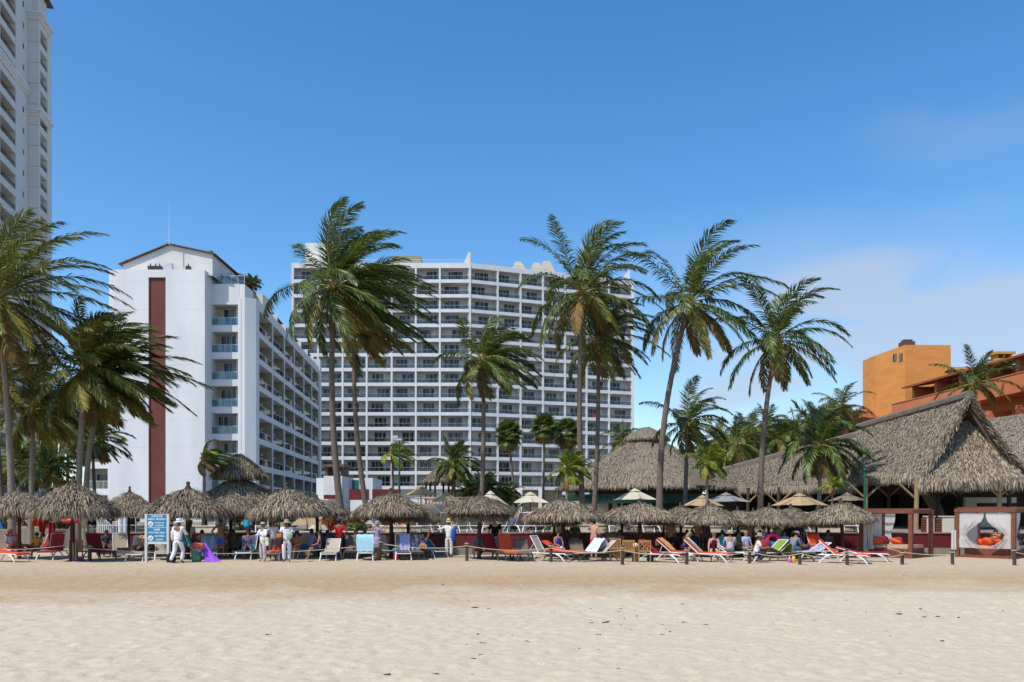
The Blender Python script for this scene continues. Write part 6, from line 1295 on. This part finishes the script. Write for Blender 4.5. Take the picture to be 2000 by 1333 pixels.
# ================= people =================
PENDING = []
def skinobj(name, verts, edges, radii, m, parent, root=0, lv=1):
    me = bpy.data.meshes.new(name); me.from_pydata([tuple(v) for v in verts], edges, []); me.materials.append(m)
    o = obj(name, me, parent); sk = o.modifiers.new('s', 'SKIN'); sk.use_smooth_shade = True
    for i, r_ in enumerate(radii):
        d = me.skin_vertices[0].data[i]; d.radius = r_ if isinstance(r_, tuple) else (r_, r_); d.use_root = (i == root)
    ss = o.modifiers.new('u', 'SUBSURF'); ss.levels = lv; ss.render_levels = lv; PENDING.append(o); return o
SKIN = {'fair': (.52, .30, .20), 'tan': (.36, .18, .10), 'brown': (.20, .095, .055)}
ARMS = {'down': ((.07, .02, -.28), (.02, -.06, -.25)), 'fwd': ((.06, -.10, -.24), (-.08, -.22, .02)), 'cam': ((.10, -.20, -.14), (-.10, -.12, .20)), 'up': ((.10, -.08, .22), (.02, -.06, .22)),
        'hip': ((.17, .06, -.22), (-.12, -.08, -.16)), 'out': ((.20, -.10, -.10), (.22, -.10, -.02)), 'back': ((.08, .14, -.26), (.0, .12, -.22)), 'lap': ((.04, -.08, -.27), (-.10, -.20, -.06)), 'prop': ((.06, -.12, -.26), (.0, -.10, -.25))}
def person(label, px, Y, face=0, pose='stand', skin='tan', top=None, tl='short', bot=None, bl='long', hair=(.02, .013, .01), hat=None, hc=(.6, .5, .35), h=1.70, zb=0, al='down', ar='down', lean=0, seat=.40, longhair=False, w=1.0, skirt=None):
    root = thing('person', label, 'person', (gx(px, Y), Y, zb), R(face)); k = h / 1.70; sm_ = mat('skin_' + skin, SKIN[skin], .55, tuple(v * .88 for v in SKIN[skin]), 8)
    V_ = Vector
    if pose in ('stand', 'walk'):
        pz = .93; ws = .16 if pose == 'walk' else 0
        legs = {-1: [V_((-.10, 0, .88)), V_((-.105, -.03 - ws, .49)), V_((-.10, .02 - ws * .7, .085)), V_((-.11, -.13 - ws * .7, .035))], 1: [V_((.10, 0, .88)), V_((.105, -.02 + ws * .3, .49)), V_((.10, .04 + ws * 1.6, .10 if ws else .085)), V_((.12, -.10 + ws * 1.4, .035))]}
    elif pose == 'sit':
        pz = seat + .13
        legs = {s: [V_((s * .10, -.02, pz - .03)), V_((s * .14, -.42, seat + .10)), V_((s * .14, -.50, seat * .5 - .10 + .0)), V_((s * .15, -.62, max(.03, seat * .5 - .17)))] for s in (-1, 1)}
        for s in (-1, 1): legs[s][2].z = .09; legs[s][3].z = .04
    elif pose == 'recline':
        pz = seat + .12; legs = {s: [V_((s * .10, -.05, pz - .02)), V_((s * .12, -.42, seat + .22)), V_((s * .12, -.82, seat + .10)), V_((s * .13, -.90, seat + .18))] for s in (-1, 1)}
    else:                                                            # kneel / squat
        pz = .38; legs = {s: [V_((s * .10, -.02, .36)), V_((s * .17, -.36, .42)), V_((s * .13, -.10, .09)), V_((s * .14, -.24, .035))] for s in (-1, 1)}
    ln = R(lean + (-38 if pose == 'recline' else 0)); 
    def T(v): v = V_(v); y = v.y * math.cos(ln) - v.z * math.sin(ln); z = v.y * math.sin(ln) + v.z * math.cos(ln); return V_((v.x * 1.0, y, z + pz))
    pel = V_((0, 0, pz)); sp_, ch, nb, hd0, hd1, hd2 = T((0, 0, .22)), T((0, .01, .42)), T((0, .0, .53)), T((0, -.015, .60)), T((0, -.005, .68)), T((0, .0, .755))
    sh = {s: T((s * .175 * w, 0, .45)) for s in (-1, 1)}; A_ = {-1: ARMS[al], 1: ARMS[ar]}
    el = {s: sh[s] + V_((A_[s][0][0] * s, A_[s][0][1], A_[s][0][2])) for s in (-1, 1)}; wr = {s: el[s] + V_((A_[s][1][0] * s, A_[s][1][1], A_[s][1][2])) for s in (-1, 1)}
    if al in ('down',) and lean > 25:
        for s in (-1, 1): el[s] = sh[s] + V_((0, -.05, -.28)); wr[s] = el[s] + V_((0, -.06, -.24))
    hn = {s: wr[s] + (wr[s] - el[s]).normalized() * .075 for s in (-1, 1)}
    vs = [pel, sp_, ch, nb, hd0, hd1, hd2]; rd = [(.145 * w, .105), (.125 * w, .095), (.15 * w, .105), .052, (.062, .072), (.078, .095), (.06, .07)]; ed = [(0, 1), (1, 2), (2, 3), (3, 4), (4, 5), (5, 6)]
    for s in (-1, 1):
        b = len(vs); vs += [sh[s], el[s], wr[s], hn[s]]; rd += [.058, .042, .028, (.036, .018)]; ed += [(2, b), (b, b + 1), (b + 1, b + 2), (b + 2, b + 3)]
        b = len(vs); vs += legs[s]; rd += [.088 * w, .058, .04, .034]; ed += [(0, b), (b, b + 1), (b + 1, b + 2), (b + 2, b + 3)]
    sc_ = lambda L_: [v * k for v in L_]; scr = lambda L_: [tuple(q * k for q in r_) if isinstance(r_, tuple) else r_ * k for r_ in L_]
    bd = skinobj('body', sc_(vs), ed, scr(rd), sm_, root)
    ex = MB()                                                        # fingers, nose, ears joined to the body after skinning
    for s in (-1, 1):
        d = (wr[s] - el[s]).normalized(); sd = d.cross(V_((0, 0, 1))); sd = sd.normalized() if sd.length > .2 else V_((0, 1, 0)); dn = d.cross(sd)
        for q, (off, l_) in enumerate(((-.027, .07), (-.009, .08), (.009, .075), (.027, .06))):
            p0 = (hn[s] + sd * off) * k; ex.tube([p0, p0 + (d * l_ * .6 + dn * .008) * k, p0 + (d * l_ + dn * .028) * k], [.009 * k, .008 * k, .006 * k], 5)
        p0 = (wr[s] + d * .025 - sd * .03) * k; ex.tube([p0, p0 + (d * .03 - sd * .03) * k, p0 + (d * .062 - sd * .036) * k], [.010 * k, .009 * k, .007 * k], 5)
    hu = (hd2 - hd0).normalized(); hf = V_((0, -math.cos(ln), -math.sin(ln))) * 1.0; hf = (hf - hu * hf.dot(hu)).normalized(); hx = V_((1, 0, 0))
    def HP(x, f_, u): return (hd1 + hx * x + hf * f_ + hu * u) * k
    ex.tube([HP(0, .085, .01), HP(0, .108, -.02), HP(0, .088, -.035)], [.008 * k, .014 * k, .010 * k], 5)
    for s in (-1, 1): ex.ball(HP(s * .082, -.005, -.01), .022 * k, 6, 4, sx=.5)
    bd['ex'] = len(EXTRA); EXTRA.append(ex)
    mb = MB()
    for s in (-1, 1): mb.ball(HP(s * .031, .083, .012), .010 * k, 6, 4)
    mb.build('eyes', mat('eye_dark', (.02, .015, .012), .3), root); mb = MB(); mb.tube([HP(-.022, .084, -.052), HP(0, .09, -.054), HP(.022, .084, -.052)], .006 * k, 4); mb.build('mouth', mat('lip', (.30, .09, .08), .5), root)
    if hair is not None:                                             # hair cap: shell over top and back of the head
        mb = MB(); mb.ball(HP(0, -.018, .022), .101 * k, 10, 7, sz=1.08); 
        if longhair: mb.tube([HP(0, -.05, 0), HP(0, -.085, -.12), HP(0, -.08, -.26)], [.08 * k, .085 * k, .05 * k], 8)
        mb.build('hair', mat('hair_%02d%02d' % (int(hair[0] * 99), int(hair[1] * 99)), hair, .6, tuple(v * .7 for v in hair), 20), root, smooth=True)
    if hat:
        hm = cloth(hc); mb = MB(); up = {'sun': .19, 'straw': .17, 'cap': .0, 'bucket': .13}[hat]; n_ = 14; prof = [(.100, 0.0), (.102, .05), (.085, .10), (.02, .115)]
        pts = [(up, -.02), (.102, .0)] + prof if up else prof; vs2 = []
        for r_, z_ in pts:
            for j in range(n_): a = 2 * math.pi * j / n_; vs2.append(HP(r_ * math.cos(a), r_ * math.sin(a) * 1.08, .035 + z_ - (.03 * abs(math.sin(a)) if r_ == up else 0)))
        m_ = len(pts); mb.add(vs2, [(i * n_ + j, i * n_ + (j + 1) % n_, (i + 1) * n_ + (j + 1) % n_, (i + 1) * n_ + j) for i in range(m_ - 1) for j in range(n_)] + [tuple(range((m_ - 1) * n_, m_ * n_))])
        if not up: mb.add([HP(x, f_, u) for x, f_, u in ((-.07, .085, .045), (.07, .085, .045), (.055, .17, .03), (-.055, .17, .03), (-.07, .085, .055), (.07, .085, .055), (.055, .17, .038), (-.055, .17, .038))], [(0, 3, 2, 1), (4, 5, 6, 7), (0, 1, 5, 4), (1, 2, 6, 5), (2, 3, 7, 6), (3, 0, 4, 7)])
        mb.build('hat', hm, root, smooth=True)
    if top is not None:
        vs = [pel + (sp_ - pel) * (-.45 if tl != 'crop' else .5), sp_, ch, nb + (ch - nb) * .35]; rd = [(.175 * w, .135), (.155 * w, .118), (.168 * w, .124), .07]; ed = [(0, 1), (1, 2), (2, 3)]
        for s in (-1, 1):
            if tl == 'sleeveless' or tl == 'crop': continue
            b = len(vs); e_ = el[s] if tl == 'long' else sh[s] + (el[s] - sh[s]) * .75; vs += [sh[s], e_]; rd += [.078, .06]; ed += [(2, b), (b, b + 1)]
            if tl == 'long': vs.append(el[s] + (wr[s] - el[s]) * .93); rd.append(.045); ed.append((b + 1, b + 2))
        skinobj('shirt' if tl != 'crop' else 'swim_top', sc_(vs), ed, scr(rd), top if not isinstance(top, tuple) else cloth(top), root)
    if bot is not None:
        f_ = {'long': 1, 'short': .62, 'brief': .16}[bl]; vs = [pel + (sp_ - pel) * .12, pel]; rd = [(.15 * w, .115), (.160 * w, .122)]; ed = [(0, 1)]
        for s in (-1, 1):
            b = len(vs); L0, L1, L2_ = legs[s][0], legs[s][1], legs[s][2]
            if bl == 'long': vs += [L0, L1, L2_ + (L1 - L2_) * .04]; rd += [.108 * w, .082, .07]; ed += [(1, b), (b, b + 1), (b + 1, b + 2)]
            else: vs += [L0, L0 + (L1 - L0) * f_ * 1.25]; rd += [.108 * w, .09 if bl == 'short' else .085]; ed += [(1, b), (b, b + 1)]
        skinobj('trousers' if bl == 'long' else 'shorts', sc_(vs), ed, scr(rd), bot if not isinstance(bot, tuple) else cloth(bot), root)
    if skirt is not None:
        MB().lathe([(.155 * w * k, (pz + .10) * k), (.18 * w * k, (pz - .05) * k), (.21 * k, (pz - .3) * k), (.235 * k, (pz - skirt[1]) * k), (.22 * k, (pz - skirt[1]) * k), (.16 * k, (pz - .05) * k)], 14, sy=.8).build('skirt', skirt[0] if not isinstance(skirt[0], tuple) else cloth(skirt[0]), root, smooth=True)
    return root
EXTRA = []
WH = (.78, .78, .80); FAIRH = (.30, .20, .09); GREYH = (.30, .29, .28)
person('vendor all in white with a floppy sun hat beside the sign, walking away', 347, 33.3, 165, 'walk', 'brown', WH, 'long', WH, 'long', hat='sun', hc=(.72, .74, .80), h=1.78, lean=6, w=1.15, al='fwd')
person('woman in a pink cap on the lounger at the left edge', 20, 36.8, 60, 'sit', 'tan', (.72, .60, .66), 'short', (.5, .06, .03), 'long', hat='cap', hc=(.62, .18, .28), longhair=True, al='lap', ar='lap', h=1.65)
person('bare chested sunbather on the beige lounger left of the sign', 273, 35.8, 10, 'recline', 'tan', None, bot=(.05, .05, .07), bl='short', hair=(.03, .02, .015), al='lap', ar='lap', w=1.15)
person('person in a green cap and white shirt behind the walking vendor', 372, 38.2, 170, 'stand', 'brown', (.62, .62, .66), 'short', (.05, .07, .16), 'long', hat='cap', hc=(.02, .38, .20), h=1.66)
person('dark tanned man in blue shorts standing with his back to the beach', 431, 36.6, 185, 'stand', 'brown', None, bot=(.03, .10, .38), bl='short', hair=(.015, .01, .01), h=1.78, al='hip', ar='hip', w=1.08)
person('person in a turquoise shirt sitting up on the terrace', 483, 41.6, 175, 'sit', 'tan', (.02, .42, .72), 'short', (.1, .1, .12), 'long', zb=TZ, seat=.2, al='lap', ar='lap', w=1.15)
person('woman with straw coloured top on the terrace near the turquoise shirt', 440, 42.5, 180, 'stand', 'brown', (.50, .36, .20), 'sleeveless', (.3, .2, .1), 'short', zb=.35, h=1.65)
person('older person in a violet grey shirt on the blue lounger', 485, 36.8, 15, 'sit', 'brown', (.19, .18, .30), 'short', (.10, .14, .28), 'short', hair=(.02, .015, .012), al='lap', ar='lap', w=1.15)
person('woman in a white blouse and cropped trousers with a beige cap', 514, 34.5, -30, 'stand', 'tan', (.74, .74, .80), 'long', (.56, .48, .50), 'long', hat='cap', hc=(.42, .40, .30), h=1.62, al='fwd', ar='fwd', w=1.15)
person('man with a straw hat half hidden between the two in white', 533, 35.9, 20, 'stand', 'brown', (.55, .54, .54), 'short', (.12, .10, .16), 'long', hat='straw', hc=(.42, .26, .14), h=1.72, al='fwd')
person('vendor in white with a broad straw hat holding an orange case', 560, 33.9, 10, 'stand', 'brown', WH, 'short', (.72, .73, .80), 'long', hat='sun', hc=(.36, .28, .18), h=1.74, al='fwd', ar='fwd', w=1.08)
person('person in an orange patterned skirt and navy hat seated right of the hatted vendor', 580, 36.2, -20, 'sit', 'brown', (.30, .12, .05), 'short', mat('gold_print', (.42, .20, .04), .9, (.08, .04, .03), 12), 'short', hat='bucket', hc=(.02, .03, .14), al='lap', ar='lap', h=1.6)
person('person in a lavender top sitting left of the navy dress', 609, 37.6, 150, 'sit', 'brown', (.32, .28, .44), 'short', (.2, .2, .3), 'short', al='lap', ar='lap')
person('woman in a navy dress sitting on a lounger edge with bare legs', 624, 36.2, -75, 'sit', 'tan', (.012, .015, .09), 'sleeveless', (.012, .015, .09), 'short', longhair=True, al='prop', ar='lap', h=1.66)
person('man in a bright red shirt with his back to the beach', 662, 37.3, 182, 'stand', 'brown', (.66, .015, .02), 'short', (.02, .02, .03), 'short', hat='cap', hc=(.03, .04, .16), h=1.76, al='hip', ar='hip', w=1.08)
person('seated person with a hair bun before the wall right of the red shirt', 695, 37.8, 10, 'sit', 'brown', (.03, .20, .12), 'sleeveless', (.02, .1, .1), 'short', al='lap', ar='lap', h=1.66)
person('small child between the white and light blue loungers', 664, 37.0, -60, 'sit', 'brown', (.02, .08, .22), 'short', (.02, .10, .26), 'short', h=1.3, al='lap', ar='lap')
person('woman in a speckled mauve dress lifting a camera', 737, 35.7, 120, 'stand', 'tan', mat('speckled_mauve', (.40, .32, .46), .9, (.20, .15, .26), 22), 'short', hair=GREYH, hat='cap', hc=(.32, .33, .36), h=1.66, al='cam', ar='cam', skirt=(MC['speckled_mauve'], .40), w=1.1)
person('person lying back on the printed towel lounger with one arm raised', 826, 36.6, 8, 'recline', 'tan', (.1, .09, .2), 'crop', (.1, .09, .2), 'brief', al='lap', ar='up')
person('man in white with a yellow hat and blue shoulder bag facing the terrace', 877, 37.6, 170, 'stand', 'brown', WH, 'long', (.68, .67, .66), 'long', hat='bucket', hc=(.72, .52, .16), h=1.74, al='down', ar='out')
person('boy in a dark blue printed shirt bending by the umbrella pole', 937, 36.9, -15, 'sit', 'tan', mat('boy_print', (.012, .06, .16), .9, (.05, .30, .55), 5), 'short', (.25, .05, .02), 'short', hair=(.10, .06, .03), h=1.5, lean=25, al='prop', ar='prop', seat=.36)
person('man in a black shirt and grey shorts standing right of the double tiered umbrella', 967, 37.4, 178, 'stand', 'fair', (.008, .008, .010), 'short', (.34, .38, .44), 'short', hair=(.10, .07, .05), h=1.84, w=1.1)
person('seated woman in navy by the dark post, lounger behind the orange pad', 1090, 36.6, 20, 'sit', 'tan', (.02, .04, .30), 'sleeveless', (.55, .62, .85), 'short', hair=(.015, .01, .01), al='lap', ar='lap', h=1.62)
person('woman with long dark hair and a brown wrap looking down', 1123, 38.2, -8, 'stand', 'tan', (.045, .035, .03), 'long', (.28, .19, .14), 'short', longhair=True, h=1.64, al='fwd', ar='fwd', w=1.05)
person('shirtless young man in red swim shorts seen from behind', 1160, 36.7, 160, 'stand', 'fair', None, bot=(.70, .012, .02), bl='short', hair=(.02, .015, .012), h=1.74, al='down', ar='cam')
person('person bending over the lavender towel in dark clothes', 1158, 35.8, 60, 'sit', 'brown', (.03, .02, .07), 'short', (.03, .02, .08), 'short', lean=35, h=1.6, al='prop', ar='prop')
person('dark skinned shirtless man with his head bowed under the narrow umbrella', 1310, 38.6, 200, 'stand', 'brown', None, bot=(.012, .012, .02), bl='short', hair=(.01, .008, .008), h=1.76)
person('woman in a navy swimsuit leaning forward with blond hair', 1334, 35.6, 100, 'sit', 'tan', (.012, .018, .12), 'sleeveless', (.012, .018, .12), 'brief', hair=FAIRH, longhair=True, lean=28, h=1.68, al='lap', ar='lap')
person('shirtless man with a towel on his hip left of the purple shirt', 1362, 39.0, 184, 'stand', 'tan', None, bot=(.10, .09, .14), bl='short', hair=(.03, .02, .015), h=1.70, al='down', ar='hip')
person('person in a purple shirt beside the shirtless man', 1377, 39.3, 178, 'stand', 'tan', (.20, .09, .34), 'short', (.05, .05, .09), 'short', h=1.70)
person('dark haired person crouching left of the shirtless man', 1352, 38.4, 170, 'sit', 'brown', (.012, .012, .016), 'short', (.02, .02, .05), 'short', h=1.6, al='lap', ar='lap')
person('woman in a dark swimsuit propped on straight arms on the lounger edge', 1394, 35.0, -10, 'sit', 'fair', (.06, .008, .04), 'sleeveless', (.015, .015, .06), 'brief', hair=(.14, .09, .05), h=1.62, lean=18, al='prop', ar='prop')
person('man in a teal top sitting behind the straw hat man', 1411, 37.2, 150, 'sit', 'tan', (.02, .22, .28), 'short', (.05, .05, .1), 'short', h=1.62, al='lap', ar='lap')
person('man in a wide straw sun hat and pale lilac shirt seated from behind', 1426, 35.4, 170, 'sit', 'tan', (.44, .42, .52), 'short', (.28, .26, .30), 'long', hat='sun', hc=(.46, .42, .26), h=1.66, w=1.15, lean=12, al='lap', ar='lap')
person('man in a lavender shirt between the two sun hats', 1457, 36.6, 20, 'sit', 'tan', (.45, .48, .74), 'short', (.3, .3, .3), 'short', hair=(.25, .20, .14), h=1.62, al='lap', ar='lap')
person('tanned man in black shorts standing behind the olive hat', 1464, 38.6, 182, 'stand', 'tan', None, bot=(.01, .01, .02), bl='short', hair=(.04, .03, .02), h=1.66)
person('man in an olive hat, white shirt and dark jeans kneeling by the rope post', 1477, 33.9, 80, 'kneel', 'tan', WH, 'short', (.03, .035, .09), 'long', hat='sun', hc=(.32, .31, .20), h=1.76, w=1.12, lean=10, al='fwd', ar='fwd')
person('woman in a pink and violet patterned top reaching left', 1492, 37.8, 30, 'sit', 'tan', mat('pink_violet_print', (.58, .30, .58), .9, (.12, .06, .32), 12), 'sleeveless', (.28, .03, .05), 'short', h=1.66, al='out', ar='lap', seat=.55)
person('man in a cream hat and olive shirt right of the pink swim ring', 1519, 38.6, -10, 'stand', 'tan', (.26, .27, .16), 'short', (.01, .03, .05), 'long', hat='bucket', hc=(.60, .45, .30), h=1.56, al='fwd', ar='fwd')
person('person in black right of the cream hat', 1537, 38.9, 200, 'stand', 'brown', (.008, .008, .010), 'short', (.01, .01, .02), 'long', h=1.54)
person('person in a pink cap and blue shirt bending at the right end of the group', 1546, 36.4, 120, 'sit', 'tan', (.16, .22, .38), 'short', (.12, .2, .34), 'short', hat='cap', hc=(.42, .22, .34), h=1.66, lean=30, w=1.15, al='lap', ar='lap')
person('person in mauve lying in the shade left of the bright orange lounger', 1570, 38.0, 70, 'recline', 'tan', (.26, .16, .24), 'short', (.1, .07, .1), 'short', h=1.62, al='lap', ar='lap')
person('person with a red swimsuit resting on the red lounger at far left', 66, 37.6, -30, 'recline', 'tan', (.30, .02, .03), 'sleeveless', (.4, .18, .03), 'short', al='lap', ar='lap', h=1.64)
person('orange shirted person seated by the red loungers at far left', 72, 37.0, 20, 'sit', 'brown', (.62, .30, .03), 'short', (.1, .02, .12), 'short', al='lap', ar='lap', h=1.5)
person('person lounging in the tied curtain cabana', 1945, 38.0, -30, 'recline', 'tan', (.50, .22, .12), 'crop', (.5, .2, .1), 'brief', al='lap', ar='up', seat=.56, h=1.64)
person('dark haired person at the right edge beside the cabana', 1992, 37.6, -20, 'recline', 'brown', (.02, .02, .03), 'short', (.02, .02, .03), 'short', al='lap', ar='lap', seat=.56, h=1.64)
for px, Y, f_, ps, c, c2, h_, lb in ((208, 38.6, 30, 'sit', (.05, .05, .08), (.1, .1, .12), 1.6, 'person in black seated in shade right of the dark red lounger'), (300, 38.4, -20, 'sit', (.20, .05, .06), (.05, .05, .08), 1.6, 'person in maroon seated in shade just behind the sign'),
    (395, 38.8, 150, 'sit', (.35, .33, .30), (.08, .1, .2), 1.6, 'person in grey seated left of the man in blue shorts'), (455, 38.6, -30, 'sit', (.08, .18, .10), (.2, .15, .1), 1.6, 'person in green sitting behind the umbrella pole near the violet shirt'),
    (640, 38.6, 40, 'sit', (.10, .12, .2), (.3, .05, .05), 1.6, 'person in slate blue seated left of the red shirted man'), (712, 38.8, -10, 'sit', (.25, .12, .3), (.05, .05, .05), 1.6, 'person in plum seated behind the light blue towel'),
    (1108, 38.9, 20, 'sit', (.20, .03, .04), (.1, .02, .02), 1.6, 'person in dark red crouched by the pole over the beige lounger'), (1210, 38.8, -20, 'sit', (.22, .18, .15), (.06, .05, .05), 1.6, 'person in taupe seated behind the rope post left of the teak pair'),
    (1342, 38.9, 10, 'sit', (.3, .3, .34), (.05, .05, .1), 1.6, 'person in silver seated behind the navy swimsuit woman'), (1443, 37.9, 30, 'sit', (.10, .18, .12), (.1, .1, .1), 1.6, 'person in moss green seated right of the straw sun hat'),
    (1484, 38.3, -40, 'sit', (.45, .08, .06), (.2, .02, .02), 1.6, 'person in brick red seated behind the kneeling man'), (1532, 37.7, 15, 'sit', (.3, .28, .4), (.05, .05, .1), 1.6, 'person in lilac grey seated below the cream hat'),
    (1560, 38.9, 160, 'stand', (.03, .03, .04), (.1, .08, .08), 1.62, 'dark figure standing at the right end of the umbrella row'), (1618, 38.8, 10, 'sit', (.1, .1, .13), (.1, .1, .1), 1.6, 'person in charcoal seated left of the lone umbrella pole')):
    person(lb, px, Y, f_, ps, 'brown' if px % 3 else 'tan', c, 'short', c2, 'short', h=h_, al='lap' if ps == 'sit' else 'down', ar='lap' if ps == 'sit' else 'hip')
    if ps == 'sit': lounger('lounger under the ' + lb.split(' seated')[0].split(' sitting')[0].split(' crouched')[0], px, Y + .25, f_, LOG, SLINGD, None, 45, 0)
for px, c, hr_, hf_, lb in ((860, (.55, .02, .03), (.03, .02, .015), 0, 'terrace guest in red behind the yellow hat man'), (803, (.75, .05, .12), (.2, .12, .06), 10, 'terrace guest in hot pink behind the two umbrella poles'), (786, (.70, .12, .03), (.02, .015, .01), -20, 'terrace guest in orange left of the hot pink one'), (1002, (.08, .14, .3), (.25, .15, .07), 0, 'terrace guest in blue left of the yellow inflatable'), (1033, (.60, .10, .05), (.1, .07, .05), 30, 'terrace guest in coral above the white lounger backs'), (1050, (.5, .5, .5), (.5, .48, .45), 0, 'grey haired terrace guest beside the coral one'), (1150, (.55, .03, .02), (.05, .03, .02), 0, 'terrace guest in scarlet behind the man in red shorts'), (1300, (.65, .22, .06), (.02, .02, .02), 0, 'terrace guest in pale orange under the umbrellas'), (1512, (.40, .04, .05), (.03, .02, .02), 0, 'terrace guest in dark red behind the cream hat'), (948, (.45, .42, .5), (.02, .02, .02), 20, 'terrace guest in lilac behind the double tiered umbrella'), (1690, (.1, .06, .2), (.02, .02, .02), -30, 'terrace guest in indigo behind the ragged umbrella'), (1280, (.10, .25, .22), (.2, .15, .1), 0, 'terrace guest in teal behind the teak chairs')):
    person(lb, px, 42.9, hf_ + 150, 'sit', 'tan' if px % 2 else 'brown', c, 'short', (.1, .1, .14), 'short', hair=hr_, zb=TZ, seat=.12, al='lap', ar='lap', h=1.6)

bpy.context.view_layer.update(); dg = bpy.context.evaluated_depsgraph_get(); done = []
for o in PENDING: done.append((o, bpy.data.meshes.new_from_object(o.evaluated_get(dg))))
for o, me in done:
    o.modifiers.clear(); old = o.data
    if 'ex' in o.keys():
        ex = EXTRA[o['ex']]; del o['ex']; b2 = bmesh.new(); b2.from_mesh(me); base = [b2.verts.new(v) for v in ex.v]
        for f in ex.f:
            try: b2.faces.new([base[i] for i in f]).smooth = True
            except ValueError: pass
        b2.to_mesh(me); b2.free()
    me.name = o.name; o.data = me; bpy.data.meshes.remove(old)
# things the vendors carry
o = thing('vendor_case', 'orange and brown display case held by the hatted vendor', 'case', (gx(547, 33.5), 33.5, 1.12)); MB().box(-.13, .11, -.1, .06, -.1, .1).build('tray', cloth((.50, .12, .04)), o); MB().box(-.1, .08, -.12, -.101, -.05, .08).build('goods', mat('craft_goods', (.6, .35, .2), .8, (.2, .05, .02), 30), o)
o = thing('vendor_cloth', 'green printed cloth over the hatted vendor arm', 'cloth', (gx(566, 33.5), 33.5, 1.15)); MB().ball((0, 0, -.02), .13, 10, 6, sy=.5, sz=1.2).build('fabric', mat('green_print', (.03, .30, .10), .9, (.55, .55, .5), 18), o, smooth=True)
o = thing('yellow_cloth', 'pale yellow cloth hanging at the beige capped woman waist', 'cloth', (gx(521, 34.1), 34.1, .95)); MB().box(-.07, .07, -.03, .03, -.26, .08).build('fabric', cloth((.66, .72, .42)), o)
o = thing('blue_bag', 'royal blue shoulder bag on the yellow hat man', 'bag', (gx(886, 37.5), 37.5, 1.05)); cushion(o, (0, 0, 0), (.12, .1, .3), 0, cloth((.02, .10, .42)), 'pouch', 0); MB().tube([(.0, 0, .28), (-.06, .02, .42), (-.14, 0, .42)], .015, 5).build('strap', cloth((.02, .10, .42)), o)
o = thing('textile_stack', 'blue and green textiles slung over the walking vendor shoulder', 'textile', (gx(355, 33.7), 33.7, 1.15))
for i, c in enumerate(((.02, .30, .22), (.03, .05, .30), (.55, .57, .60), (.02, .22, .12))): q = MB().box(-.05, .05, -.1, .1, -.42, .36).build('folded_textile', cloth(c), o, (.02 + i * .05, .03 * i, -.03 * i)); q.rotation_euler = (0, -.42, 0)
